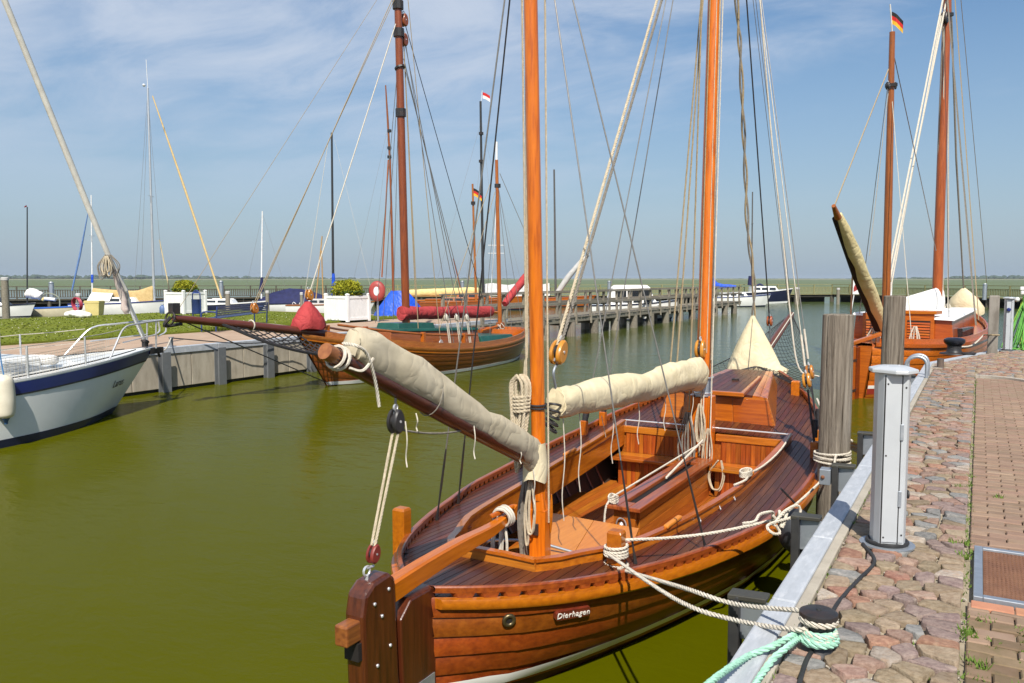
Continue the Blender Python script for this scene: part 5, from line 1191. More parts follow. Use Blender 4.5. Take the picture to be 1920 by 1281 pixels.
for k in range(9): p = mi + V3((rnd.uniform(-.15, .15), rnd.uniform(-.1, .25), rnd.uniform(.3, .6))); mb.ring(p, rnd.uniform(.08, .16), .014, (rnd.uniform(-1, 1), 1, rnd.uniform(-1, 1)), 12, 4)
mb.build('rope_coils', rope_w, mB_)
# ------------------------------------------------------------------ white sailing yacht at the left edge
RL = V3((-15.75, 3.1, WATER)); ZL = R(7.2)
yl = thing('white_yacht', 'grey white sailing yacht with a broad blue stripe at the concrete wall', 'boat', RL, ZL)
ql = lambda px, py, off=0: plane_pt(px, py, RL, ZL, off)
LL = 9.75
bhl = hermite([0, 1.5, 3.5, 5.2, 7, 8.4, 9.3, 9.75], [.9, 1.25, 1.42, 1.38, 1.02, .56, .20, .03]); zrl = lambda s: 1.06 + .30 * (s / LL) ** 2
kfl = hermite([0, 3.5, 6, 8, 9.75], [.06, .03, .06, .34, .88])
def Hl(s, u, side=1, off=0): z = zrl(s); z = z + (-.35 - z)*u; return V3((side*(max(bhl(s), .03)*(1 - kfl(s)*u**2.4) + off), s - 1.55*u*max(0, (s - 6.5)/3.25)**1.5, z))
for side in (1, -1):
    S = [LL * i / 30 for i in range(31)]
    MB().loft([[Hl(s, u, side) for s in S] for u in [i / 12 for i in range(13)]], False).build('hull_side', gel_g, yl, smooth=60)
    MB().loft([[Hl(s, u, side, .008) for s in S] for u in (0.01, .05, .10, .145)], False).build('blue_stripe', blue_p, yl, smooth=60)
    MB().loft([[Hl(s, (zrl(s) - z)/(zrl(s) + .35), side, .008) for s in S] for z in (.15, .06, -.1)], False).build('waterline_stripe', navy_p, yl, smooth=60)
    MB().loft([[Hl(s, .145, side, .004) for s in S], [Hl(s, .145, side, .012) for s in S], [Hl(s, .165, side, .012) for s in S], [Hl(s, .165, side, .0) for s in S]], False).build('rubbing_strip', rubber, yl, smooth=40)
    rail_sweep(yl, bhl, zrl, LL, [(-.05, .0), (.01, .0), (.01, .04), (-.05, .04)], gel, 'toe_rail', side)
    MB().loft([[V3((side*(bhl(s) - .12), s, zrl(s) + .08)) for s in S[8:29]], [V3((side*(bhl(s) - .10), s, zrl(s) + .08)) for s in S[8:29]], [V3((side*(bhl(s) - .10), s, zrl(s) + .06)) for s in S[8:29]]], False).build('jib_track', rubber, yl)
deck_sheet(yl, bhl, lambda s: zrl(s) + .0, LL, gel)
MB().loft([[V3((x, y, z)) for x, y in ((-.9*k, 1.5), (.9*k, 1.5), (.62*k, 6.4), (-.62*k, 6.4))] for k, z in ((1, 1.1), (.9, 1.5))]).build('coachroof', gel, yl, bevel=.05)
tip = V3((0, LL, zrl(LL)))
# pulpit
mb = MB(); rr = .020
for side in (1, -1):
    f = lambda s, h: V3((side*(bhl(s) - .05), s, zrl(s) + h))
    mb.tube(smooth_path([f(7.9, .03), f(8.15, .30), f(8.5, .62), f(9.0, .66), V3((side*.14, 9.75, zrl(9.6) + .66)), V3((side*.10, 10.05, zrl(9.6) + .66)), V3((0, 10.10, zrl(9.6) + .66))], 4), rr, 6)
    mb.tube([V3((side*.14, 9.72, zrl(9.6) + .02)), V3((side*.14, 9.75, zrl(9.6) + .66))], rr, 6); mb.tube([f(8.45, .32), V3((side*.14, 9.73, zrl(9.6) + .34))], rr*.8, 5)
    mb.tube(smooth_path([V3((side*.10, 10.05, zrl(9.6) + .66)), V3((side*.10, 10.08, zrl(9.6) + .4)), V3((side*.09, 9.85, zrl(9.6) + .3))], 3), rr, 5)
mb.build('bow_pulpit', steel, yl, smooth=60)
for side in (1, -1):
    for s in (2.0, 4.0, 5.55, 7.1):
        MB().tube([V3((side*(bhl(s) - .06), s, zrl(s))), V3((side*(bhl(s) - .06), s, zrl(s) + .62))], .020, 6).build('stanchion', steel, yl)
    for h in (.61, .32):
        mb = MB(); P = [V3((side*(bhl(s) - .06), s, zrl(s) + h)) for s in (0.2, 2, 4, 5.55, 7.1, 8.35)]
        for a, b_ in zip(P, P[1:]): mb.tube(sag(a, b_, .012, 5), .010 if h > .5 else .007, 4)
        mb.build('lifeline', rope_w, yl)
nt = MB(); S = [2 + 5.9 * i / 74 for i in range(75)]
for s in S: nt.tube([V3((bhl(s) - .06, s, zrl(s) + .04)), V3((bhl(s) - .06, s, zrl(s) + .45))], .0036, 3, False)
for h in (.04, .1, .16, .22, .28, .34, .4, .45): nt.tube([V3((bhl(s) - .06, s, zrl(s) + h)) for s in S[::4]], .0036, 3, False)
nt.build('rail_netting', rope_w, yl, kind='stuff')
fb = [ql(272, 640), ql(243, 575), ql(236, 545), ql(208, 490), ql(130, 300), ql(0, -20)]; ft = fb[4] + (fb[5] - fb[4]) * 1.7
MB().tube([fb[0], fb[1], fb[2], fb[3]], [.05, .05, .045, .055], 9).build('furler_tube', alu, yl, smooth=60)
sewn(MB(), [fb[2], fb[3], fb[4], ft], [(.05, .05), (.06, .06), (.062, .062), (.05, .05)], 10, .012, seed=4, fq=3).build('rolled_jib', mat('rolled_jib_cloth', (.70, .68, .61), (.58, .55, .49), 5, rough=.8, bump=.4), yl, smooth=60)
sewn(MB(), [ql(238, 588), ql(234, 575), ql(228, 550), ql(212, 500)], [(.05, .05), (.075, .075), (.06, .06), (.07, .07), (.05, .05)], 12, .025, seed=8, fq=11).build('pink_cloth_wrap', mat('pinkish_cloth', (.60, .52, .46), (.50, .38, .34), 8, rough=.85, bump=.5), yl, smooth=60)
hank(yl, ql(203, 478, .05), .52, .12, rope_g, .012, 9, 31); hank(yl, ql(200, 480, .1), .42, .07, rope_c, .010, 6, 32)
mb = MB(); mb.ring(ql(272, 640), .07, .03, (0, .4, 1), 12, 6).box(tuple(ql(272, 648) - V3((.05, .05, .03))), tuple(ql(272, 640) + V3((.05, .05, .02)))); mb.build('furling_drum', iron, yl)
mb = MB(); p = tip + V3((0, .03, -.02)); mb.loft([[p + V3((x*.10*k, y, z)) for x, z in ((-1, .04), (1, .04), (1, -.10), (-1, -.10))] for y, k in ((-.2, 1), (.25, .6))]); mb.tube([p + V3((0, .1, .02)), p + V3((0, .18, -.2))], .03, 6); mb.build('anchor_roller', iron, yl)
ym = V3((0, 5.9, 1.4)); mastline(yl, 'mast', [ym, ym + V3((0, -.1, 11))], [.075, .065], alu); MB().tube([ft, ft + V3((0, -.1, .2))], .03, 5).build('masthead_fitting', steel, yl)
for a, b_, r in (((100, 707), (60, 700), .05),): sewn(MB(), [V3((.3, 6.9, 1.35)), V3((.5, 6.6, 1.4)), V3((.3, 6.3, 1.42))], [(.1, .08), (.16, .1), (.1, .08)], 10, .03).build('folded_sail', canvas_w, yl, smooth=60)
mb = MB()
for k in range(7): mb.tube([V3((.86 - .02*k, 5.2 + .05*k, 1.28 + .03*k)), V3((.55, 6.5 + .03*k, 1.22))], .012, 5)
mb.build('boat_hook_bundle', alu, yl)
# name on the bow
p = Hl(8.55, .34, 1, .012); a_ = (Hl(8.75, .34, 1) - Hl(8.35, .34, 1)).normalized(); u_ = (Hl(8.55, .28, 1) - Hl(8.55, .40, 1)).normalized()
text_obj('Larus', 'boat_name', navy_p, yl, .23, p, a_, u_, shear=.3)
# fender hanging on it
fd = thing('boat_fender', 'fat cream fender with a blue end hanging on the white yacht at the left edge', 'fender', ax(9, 745, -14.95))
sewn(MB(), [V3((0, 0, .40)), V3((0, 0, .30)), V3((0, 0, 0)), V3((0, 0, -.30)), V3((0, 0, -.38))], [(.06, .06), (.15, .15), (.17, .17), (.15, .15), (.05, .05)], 16, .004, up=(0, 1, 0)).build('body', mat('cream_vinyl', (.68, .63, .50), (.58, .53, .41), 3, rough=.4), fd, smooth=60)
MB().lathe([(.09, -.30), (.07, -.37), (.035, -.43), (.03, -.48)], n=12).build('blue_end', mat('blue_vinyl', (.03, .09, .20), rough=.4), fd, smooth=60); MB().tube([V3((0, 0, .38)), V3((-.15, 0, 1.0))], .012, 5).build('rope', mat('blue_rope', (.05, .18, .38), rough=.8), fd)
# ------------------------------------------------------------------ tall boat moored further along this quay
R3 = V3((-2.62, 22.3, WATER)); Z3 = R(-11.5)
b3_ = thing('white_roofed_sailing_boat', 'varnished sailing boat with a white cabin roof and louvred doors, beyond the timber piles', 'boat', R3, Z3)
q3 = lambda px, py, off=0: plane_pt(px, py, R3, Z3, off)
L3 = 10.8
bh3 = hermite([0, .3, 1, 2.2, 4, 6, 8, 9.5, 10.4, 10.8], [.35, .75, 1.15, 1.5, 1.72, 1.7, 1.3, .72, .28, .03]); zr3 = lambda s: 1.42 - .75*(s/L3) + 1.25*(s/L3)**2
kf3 = hermite([0, 1, 3, 6, 9, 10.8], [.8, .55, .32, .28, .65, .95])
H3 = gen_hull(b3_, bh3, zr3, kf3, -.4, L3, [hull_c], 8, lap=.016, topz=.1)
for side in (1, -1):
    band(H3, zr3, -.4, L3, .25, .10, .025, brown_red, b3_, 'red_boot_stripe', side, .1); band(H3, zr3, -.4, L3, .33, .25, .026, white_p, b3_, 'white_line', side, .1)
    rail_sweep(b3_, bh3, zr3, L3, [(-.04, 0), (.06, 0), (.06, -.09), (-.03, -.12)], hull_c, 'rail', side)
    S = [.15 + 10.4 * i / 40 for i in range(41)]; rows = [[V3((side*(bh3(s) + o - .06), s, zr3(s) + z)) for s in S] for o, z in ((-.03, 0), (.03, 0), (.02, .13), (-.02, .13))]; MB().loft(rows + [rows[0]], False).build('bulwark', hull_c, b3_, smooth=35)
S = [V3((-.35, 0, zr3(0) - .1)), V3((.35, 0, zr3(0) - .1))]
MB().hexa([V3((-.08, .05, -.4)), V3((.08, .05, -.4)), V3((.08, .2, -.4)), V3((-.08, .2, -.4))], [V3((-.36, -.01, zr3(0) - .1)), V3((.36, -.01, zr3(0) - .1)), V3((.36, .2, zr3(0) - .1)), V3((-.36, .2, zr3(0) - .1))]).build('transom', hull_c, b3_)
mb = MB(); pf = [(-.75, -.4), (-.62, .5), (-.42, 1.35), (-.25, 1.35), (-.22, -.4)]; mb.loft([[V3((x, y, z)) for y, z in pf] for x in (-.05, .05)]); rd = mb.build('rudder', hull_c, b3_, bevel=.02)
MB().box((-.07, -.2, -.4), (.07, .02, 1.3)).build('stern_post', hull_w, b3_, bevel=.01)
for z in (.95, .2): MB().box((-.06, -.55 + .1*z, z), (.06, -.1, z + .06)).build('rudder_strap', iron, rd)
MB().bar((0, -.55, 1.40), (.1, 1.4, 1.55), .09, .10).build('tiller', hull_c, b3_, bevel=.015)
deck_sheet(b3_, bh3, lambda s: zr3(s) - .06, L3, rail_w)
cy = 3.3
MB().hexa([V3((-1.25, cy, .9)), V3((1.45, cy, .9)), V3((.95, 8.3, .9)), V3((-.85, 8.3, .9))], [V3((-1.18, cy + .03, 1.95)), V3((1.36, cy + .03, 1.86)), V3((.88, 8.2, 2.0)), V3((-.8, 8.2, 2.0))]).build('cabin', hull_c, b3_, bevel=.02)
MB().hexa([V3((-1.26, cy - .05, 1.95)), V3((1.44, cy - .05, 1.865)), V3((.94, 8.3, 2.01)), V3((-.86, 8.3, 2.01))], [V3((-1.22, cy - .02, 2.03)), V3((1.40, cy - .02, 1.93)), V3((.90, 8.25, 2.08)), V3((-.82, 8.25, 2.08))]).build('cabin_roof', white_p, b3_, bevel=.015)
for x0, w_ in ((-.95, .42), (.16, .78)):
    mb_ = MB().box((x0, cy - .06, .75), (x0 + w_, cy - .005, 2.03)); dr = mb_.build('door', hull_c, b3_, bevel=.01)
    for i in range(9): MB().hexa([V3((x0 + .1, cy - .075, 1.15 + .075*i)), V3((x0 + w_ - .1, cy - .075, 1.15 + .075*i)), V3((x0 + w_ - .1, cy - .061, 1.15 + .075*i)), V3((x0 + .1, cy - .061, 1.15 + .075*i))], [V3((x0 + .1, cy - .064, 1.20 + .075*i)), V3((x0 + w_ - .1, cy - .064, 1.20 + .075*i)), V3((x0 + w_ - .1, cy - .0605, 1.20 + .075*i)), V3((x0 + .1, cy - .0605, 1.20 + .075*i))]).build('slat', hull_c, dr)
    MB().box((x0 + .09, cy - .0602, 1.14), (x0 + w_ - .09, cy - .058, 1.85)).build('louvre_recess', caulk_recess, dr)
MB().box((-.02 + .18, cy - .1, 2.03), (1.0, cy + .5, 2.12)).build('hatch_lid', panel_w, b3_, bevel=.01)
MB().box((-.40, cy - .25, 1.88), (.12, cy - .05, 2.0)).build('white_ledge', white_p, b3_, bevel=.02)
MB().box((1.3, cy + .9, 1.2), (1.44, cy + 2.2, 1.62)).build('cabin_window', glass, b3_)
for x0 in (-1.3, .3): MB().box((x0, 1.9, 1.28), (x0 + .9, 2.3, 1.34)).build('cockpit_bench', hull_c, b3_, bevel=.01)
za, zt = q3(1660, 640), q3(1673, 60)
mz = mastline(b3_, 'mizzen_mast', [za - V3((0, 0, .8)), za.lerp(zt, .5), zt], [.11, .10, .07], mast_o, 14); MB().tube([zt - V3((0, 0, .05)), q3(1669, 8)], .02, 6).build('flag_staff', alu_w, mz); 
MB().tube([q3(1671, 157), q3(1671, 163)], .16, 8).build('mast_hoop', iron, mz)
for px in (1665, 1677): block(q3(px, 161), mz, .16, (0, 0, 1), iron)
ba_, bt_ = q3(1757, 560), q3(1775, 30); mn = mastline(b3_, 'main_mast', [ba_ - V3((0, 0, .9)), ba_, ba_.lerp(bt_, .5), bt_, bt_ + (bt_ - ba_)*.25], [.155, .15, .14, .12, .10], mast_o, 14)
MB().tube([q3(1774, 26), q3(1774, 32)], .21, 10).build('mast_hoop', iron, mn); block(q3(1771, 34), mn, .3, (0, 0, 1), iron)
fl = thing('german_flag', 'black red gold flag on a white staff atop the red brown mast by the piles', 'flag', ad(1670, 22, 24.6))
flag(fl, (.03, 0, 0), .32, .36, (flag_k, flag_r, flag_y), droop=1.0, d=(.9, .1, 0))
ga, gb = q3(1657, 612), q3(1573, 404)
sewn(MB(), [ga, ga.lerp(gb, .5), gb], [(.12, .17), (.16, .19), (.16, .19), (.14, .17), (.06, .10)], 20, .03, seed=6, up=(0, 1, .2)).build('gaff_sail_cover', canvas_t, b3_, smooth=60)
MB().tube([ga + V3((-.13, -.04, -.06)), ga.lerp(gb, .5) + V3((-.13, -.04, -.05)), gb + V3((-.08, -.02, -.06))], [.12, .11, .07], 10).build('dark_boom', canvas_k, b3_, smooth=60); MB().tube([gb + V3((-.02, -.0, -.05)), q3(1563, 386)], [.09, .05], 8).build('spar_end', mast_o, b3_, smooth=60)
wa, wb = q3(1695, 580), q3(1762, 567)
rg = []
for i in range(9):
    u = i / 8; c = wa.lerp(wb, u); h = .34 + .16*u; rg.append([c + V3((.16*math.cos(a), 0, h*math.sin(a)*(1 if math.sin(a) > 0 else .9 + .1*math.sin(u*9)))) for a in [k*math.pi/8 for k in range(16)]])
MB().loft(rg).build('main_sail_cover', canvas_w, b3_, smooth=60)
jt_, jl = q3(1807, 540, .0), q3(1808, 588)
rg = []
for t, wd in ((0, .05), (.15, .2), (.4, .42), (.75, .62), (1, .62)):
    c = jt_.lerp(jl, t); rg.append([c + V3((wd*math.cos(a)*(1 + .06*math.sin(3*a)), wd*.6*math.sin(a), .08*math.sin(2*a)*(t > .9))) for a in [k*math.pi/9 for k in range(18)]])
MB().loft(rg).build('jib_bag', canvas, b3_, smooth=60)
MB().tube([q3(1807, 545), q3(1793, 300), q3(1785, 60), q3(1778, -120)], [.025, .035, .03, .03], 6).build('furled_stay', rope_g, b3_)
bq0, bq1 = q3(1815, 590), q3(1862, 535); MB().tube([V3((0, 9.2, zr3(9.2))), V3((0, 12.6, zr3(10.8) + .35))], .10, 10).build('bowsprit', mast_o, b3_, smooth=60)
for a, b_, r, m, o0, o1 in (((1830, 610), (1775, -20), .028, rope_g, 1.6, 0), ((1835, 600), (1790, -10), .018, rope_t, 1.4, 0), ((1850, 530), (1800, -20), .012, rope_t, 0, 0),
       ((1657, 560), (1768, 0), .03, rope_w, -.2, 0), ((1662, 560), (1775, 0), .03, rope_w, -.2, 0), ((1652, 640), (1765, 30), .02, rope_w, -.3, 0), ((1710, 640), (1671, 165), .010, rope_w, 1.0, 0), ((1755, 470), (1671, 80), .014, wire, 0, 0),
       ((1565, 385), (1666, 130), .016, rope_t, 0, 0), ((1605, 640), (1664, 165), .010, wire, -1.2, 0), ((1630, 480), (1666, 170), .010, rope_w, -.6, 0), ((1778, 630), (1778, 0), .022, rope_w, .3, 0), ((1768, 580), (1770, 50), .016, rope_w, .1, 0), ((1748, 590), (1768, 50), .02, rope_g, -.2, 0),
       ((1780, 640), (1771, 40), .010, iron, 1.3, 0), ((1610, 630), (1625, 580), .02, rope_k, -1.2, -.9), ((1625, 630), (1640, 590), .02, rope_k, -1.0, -.6), ((1595, 600), (1600, 480), .03, rope_w, -1.0, -.3)):
    rl(b3_, q3, 'rigging_line', a, b_, r, m, o0, o1)
hank(b3_, q3(1716, 612, .6), .75, .09, rope_w, .018, 3, 41); hank(b3_, q3(1776, 570, .2), .75, .2, rope_w, .018, 5, 42); hank(b3_, q3(1640, 615, -.4), .8, .12, rope_w, .018, 6, 43)
mb = MB()
for k in range(6): mb.ring(q3(1748, 657 - k, 1.2), .13, .025, (.1, .1, 1), 14, 5)
mb.build('rope_coil', rope_w, b3_)
# ------------------------------------------------------------------ small boats beyond the lawn and the jetty
def small_boat(name, label, cat, pos, heading, L, B, F, hull_m, deck_m, stripe=None, group=None, low=None):
    t = thing(name, label, cat, (pos[0], pos[1], WATER), heading, group)
    b = hermite([0, L*.3, L*.6, L*.85, L], [B*.38, B*.5, B*.47, B*.24, .03]); z = lambda s: F*(1 + .35*(s/L)**2)
    S = [L*i/16 for i in range(17)]; H = lambda s, u, sd, o=0: V3((sd*(b(s)*(1 - .28*u**2 - .3*u*max(0, s/L - .6)) + o), s - .10*L*u*max(0, s/L - .7)/.3, z(s)*(1 - u) - .25*u))
    mb = MB()
    for sd in (1, -1): mb.loft([[H(s, u, sd) for s in S] for u in (0, .2, .4, .6, .8, 1)], False)
    mb.add([H(0, u, 1) for u in (0, .4, 1)] + [H(0, u, -1) for u in (1, .4, 0)], [(0, 1, 2, 3, 4, 5)]); mb.build('hull', hull_m, t, smooth=50)
    mb = MB(); mb.loft([[V3((k*(b(s) - .02), s, z(s) + .04*(1 - k*k))) for s in S] for k in (-1, 0, 1)], False); mb.build('deck', deck_m, t, smooth=60)
    for sd in (1, -1):
        MB().loft([[H(s, 0, sd, o) + V3((0, 0, dz)) for s in S] for o, dz in ((-.04, .03), (.03, .03), (.03, -.06), (0, -.06))], False).build('gunwale', stripe or rubber, t)
        MB().loft([[H(s, u, sd, .01) for s in S] for u in (.74, .86)], False).build('waterline_stripe', low or navy_p, t)
    return t, b, z
def cabin_box(t, x, y0, y1, z0, z1, m, win=glass, f=.85):
    o = MB().loft([[V3((-x, y0, z0)), V3((x, y0, z0)), V3((x*.9, y1, z0)), V3((-x*.9, y1, z0))], [V3((-x*f, y0 + .05, z1)), V3((x*f, y0 + .05, z1)), V3((x*.9*f, y1 - (z1 - z0)*.7, z1)), V3((-x*.9*f, y1 - (z1 - z0)*.7, z1))]]).build('cabin', m, t, bevel=.04)
    n = max(1, int((y1 - y0) / .9))
    for sd in (1, -1):
        for i in range(n):
            a = y0 + .2 + (y1 - y0 - .6) * i / n; b_ = a + (y1 - y0 - .6) / n - .15; xm = x*(1 + f)/2 * .98 + .012
            MB().hexa([V3((sd*(xm + .02), a, z0 + (z1-z0)*.4)), V3((sd*(xm + .02), b_, z0 + (z1-z0)*.4)), V3((sd*(xm - .08), b_, z0 + (z1-z0)*.4)), V3((sd*(xm - .08), a, z0 + (z1-z0)*.4))], [V3((sd*(xm - .0), a + .03, z0 + (z1-z0)*.78)), V3((sd*(xm - .0), b_ - .03, z0 + (z1-z0)*.78)), V3((sd*(xm - .1), b_ - .03, z0 + (z1-z0)*.78)), V3((sd*(xm - .1), a + .03, z0 + (z1-z0)*.78))]).build('window', win, o)
    return o
def put_mast(t, root, rz, base, top, r, m, spread=None, name='mast'):
    q = lambda px, py, off=0: plane_pt(px, py, root, rz, off)
    a, b_ = q(*base), q(*top); o = MB().tube([V3((a.x, a.y, .6)), a, b_], [r, r, r*.75], 8).build(name, m, t, smooth=60)
    for py in spread or (): p = q(base[0] + (top[0]-base[0])*(py - base[1])/(top[1]-base[1]), py); MB().tube([p - V3((.55, 0, 0)), p + V3((.55, 0, 0))], .02, 5).build('spreader', m, o)
    return q, o
EW = R(-60.5)          # broadside to us, bow to the right
# yacht with tan boom cover
p = az(225, 591, WATER); t, b, z = small_boat('moored_yacht', 'white yacht with a slack ochre boom cover and a tall bare mast beyond the lawn', 'boat', (p.x - 3.2, p.y - 1.9), EW, 8.2, 2.6, .95, gel, gel, blue_p)
ry = (p.x - 3.2, p.y - 1.9, WATER); cabin_box(t, .85, 2.2, 5.6, .95, 1.5, gel)
q, mo = put_mast(t, ry, EW, (289, 560), (277, 165), .11, alu, (368,)); MB().tube([q(277, 165), q(274, 112)], .025, 5).build('aerial', alu_w, mo); MB().ball(q(270, 160), .18, .12, .12).build('masthead_vane', alu_w, mo)
ca, cb_ = q(175, 546), q(288, 556)
rg = []
for i in range(13):
    u = i / 12; c = ca.lerp(cb_, u); h = .26 + .25*u + 1.1*max(0, u - .72)**1.1*1.6; rg.append([c + V3((.2*math.cos(a), 0, (h if math.sin(a) > 0 else .55 - .1*math.sin(u*7))*math.sin(a) - .1*math.sin(u*3))) for a in [k*math.pi/7 for k in range(14)]])
MB().loft(rg).build('boom_cover', canvas_o, t, smooth=60); MB().hexa([q(162, 565, .9), q(205, 565, .9), q(205, 563, -.9), q(162, 565, -.9)], [q(172, 548, .7), q(212, 550, .7), q(212, 550, -.7), q(172, 548, -.7)]).build('spray_hood', canvas_w, t)
for a, b_ in (((250, 580), (277, 170)), ((310, 582), (279, 200)), ((263, 570), (278, 170))): MB().tube([q(*a), q(*b_)], .012, 4).build('rigging_line', wire, t)
# boat with yellow furled stay
p = az(420, 588, WATER); rw_ = (p.x - 2.6, p.y - 1.6, WATER); t, b, z = small_boat('moored_yacht', 'dark small yacht with a long ochre rolled jib leaning over it, behind the blue bench', 'boat', rw_[:2], EW, 6.8, 2.3, .8, navy_p, gel, gel)
cabin_box(t, .8, 1.6, 4.2, .8, 1.25, gel); q = lambda px, py, off=0: plane_pt(px, py, rw_, EW, off)
MB().tube([q(417, 566), q(345, 350), q(286, 180)], [.08, .10, .05], 8).build('rolled_jib', mat('ochre_rolled_jib', (.62, .46, .22), (.52, .37, .16), 4, rough=.8), t, smooth=60)
for a, b_ in (((408, 570), (398, 588)), ((417, 566), (406, 588)), ((438, 560), (428, 588)), ((398, 560), (438, 560))): MB().tube([q(*a), q(*b_)], .03, 5).build('pulpit_tube', alu_w, t)
MB().tube([q(318, 545), q(299, 450)], [.06, .045], 7).build('bare_pole', mat('pale_spar', (.62, .50, .28), rough=.5), t)
# open blue boat
p = az(85, 592, WATER); rb_ = (p.x - 2.4, p.y - 1.4, WATER); t, b, z = small_boat('open_boat', 'cream open boat with a blue gunwale, a heaped white cover and thin black mast', 'boat', rb_[:2], EW, 6.2, 2.1, .62, mat('cream_paint', (.62, .56, .40), (.54, .48, .33), 3, rough=.5), mat('blue_deck', (.03, .10, .40), (.02, .07, .28), 3, rough=.5), mat('bright_blue', (.04, .14, .55), rough=.4))
q, mo = put_mast(t, rb_, EW, (51, 560), (51, 388), .06, mast_k); flag(mo, q(50, 385), .3, .12, (flag_r,))
a, c = q(50, 553), q(78, 556); sewn(MB(), [a, a.lerp(c, .5) + V3((0, 0, .2)), c], [(.3, .2), (.5, .45), (.5, .4), (.4, .3)], 12, .12, seed=2, fq=1.6).build('white_cover', canvas_w, t, smooth=50)
MB().tube(smooth_path([q(78, 556), q(90, 550), q(110, 558), q(112, 582)], 4), .05, 6).build('frame_tube', mat('olive_tube', (.25, .27, .20), rough=.5), t); MB().tube([q(84, 560), q(104, 562)], .14, 10).build('fender', gel, t, smooth=60); MB().tube([q(80, 563), q(84, 559)], .14, 8).build('yellow_float', yellow_p, t, smooth=60)
MB().ball(q(68, 585, -1.1), .16).build('red_float', red_p, t, smooth=60)
# motor boat at the very left
p = az(12, 594, WATER); rm_ = (p.x - 2.8, p.y - 1.6, WATER); t, b, z = small_boat('speedboat', 'low white speedboat with dark stripes half behind the timber pile at the left edge', 'boat', rm_[:2], EW, 5.6, 2.1, .8, gel, gel, navy_p); cabin_box(t, .7, 1.2, 3.4, .8, 1.15, gel)
MB().loft([[V3((-.5, 3.2, .95)), V3((.5, 3.2, .95)), V3((.5, 3.5, .95)), V3((-.5, 3.5, .95))], [V3((-.4, 2.7, 1.5)), V3((.4, 2.7, 1.5)), V3((.4, 2.75, 1.5)), V3((-.4, 2.75, 1.5))]]).build('windscreen', glass, t)
# yacht with blue furled line
p = az(150, 588, WATER); rk_ = (p.x - 2.2, p.y - 1.3, WATER); t, b, z = small_boat('dinghy_yacht', 'little yacht with a blue rolled jib and slim white mast near the ochre cover', 'boat', (rk_[0] - 4, rk_[1] + 5), EW, 6, 2.0, .7, gel, gel, blue_p); cabin_box(t, .7, 1.6, 3.6, .7, 1.1, gel)
rk2 = (rk_[0] - 4, rk_[1] + 5, WATER); q, mo = put_mast(t, rk2, EW, (173, 545), (171, 366), .07, alu_w, (442,)); MB().tube([q(173, 530), q(173, 515)], .11, 8).build('blue_collar', tarp, mo); MB().tube([q(135, 545), q(150, 478), q(166, 395)], [.08, .09, .04], 7).build('rolled_jib', mat('blue_grey_cloth', (.12, .22, .45), (.08, .15, .33), 4, rough=.8), t, smooth=60)
# navy covered boat
p = az(500, 588, WATER); rn_ = (p.x - 3.6, p.y + 2, WATER); t, b, z = small_boat('covered_boat', 'boat under a peaked navy blue tarpaulin with a white mast', 'boat', rn_[:2], EW, 7.6, 2.4, .75, gel, gel, navy_p)
q, mo = put_mast(t, rn_, EW, (490, 545), (492, 396), .08, alu_w)
rg = [[V3((w_*k, y, .8 + h*(1 - abs(k)**1.3))) for k in (-1, -.7, -.35, 0, .35, .7, 1)] for y, w_, h in ((.3, .7, .25), (1.6, 1.15, .95), (3.2, 1.25, 1.35), (4.4, 1.2, 1.25), (5.8, .9, .9), (7.3, .25, .25))]
MB().loft(rg, False).build('tarpaulin', canvas_n, t, smooth=60); MB().tube([q(490, 547), q(491, 520)], [.24, .10], 8).build('mast_sock', canvas_n, mo)
for a, b_ in (((455, 570), (492, 400)), ((545, 572), (492, 400))): MB().tube([q(*a), q(*b_)], .010, 4).build('rigging_line', wire, t)
# grey boat with the black mast
p = az(600, 592, WATER); rg_ = (p.x - 3, p.y - .5, WATER); t, b, z = small_boat('moored_yacht', 'pale yacht with a black mast in a bright blue sock, behind the right hand planter', 'boat', rg_[:2], EW, 7.2, 2.3, .85, gel, mat('brown_deck', (.2, .07, .04), rough=.6), rail_b); cabin_box(t, .8, 1.8, 4.6, .85, 1.35, canvas_gr)
q, mo = put_mast(t, rg_, EW, (625, 560), (622, 249), .11, mast_k, (410,)); MB().tube([q(626, 555), q(625, 513)], [.2, .12], 8).build('blue_sock', tarp, mo)
for a, b_ in (((568, 575), (616, 262)), ((700, 560), (627, 262)), ((575, 590), (605, 455))): MB().tube([q(*a), q(*b_)], .02 if a[0] == 568 else .010, 4).build('rigging_line', rope_w, t)
for a, b_ in (((592, 565), (604, 443)), ((606, 565), (603, 470))): MB().tube([q(*a), q(*b_)], .05, 6).build('spar', mat('ochre_spar', (.45, .27, .10), rough=.5), t)
for px in (545, 558, 570): MB().tube(smooth_path([q(px, 592), q(px + 4, 568), q(px + 10, 570)], 3), .03, 5).build('pulpit_tube', alu_w, t)
# brown two-masted boat behind the tarpaulin
p = az(735, 586, WATER); rq_ = (p.x - 4, p.y + 5, WATER); t, b, z = small_boat('wooden_yacht', 'brown boat behind the blue tarpaulin with a slim brown mast beside the tallest brown one', 'boat', rq_[:2], EW, 8.0, 2.5, .9, hull_b, rail_b, rail_w)
q, mo = put_mast(t, rq_, EW, (738, 560), (731, 290), .13, mast_b); MB().tube([q(731, 300), q(727, 225), q(723, 160)], [.11, .10, .06], 8).build('topmast', mast_b, mo); MB().tube([q(716, 520), q(728, 300)], .07, 7).build('spar', mast_o, t)
for py in (243, 275, 292): MB().tube([q(730, py), q(730, py + 5)], .2, 8).build('mast_hoop', iron, mo)
for a, b_ in (((690, 570), (728, 250)), ((655, 560), (727, 240)), ((762, 570), (729, 245))): MB().tube([q(*a), q(*b_)], .012, 4).build('rigging_line', wire, t)
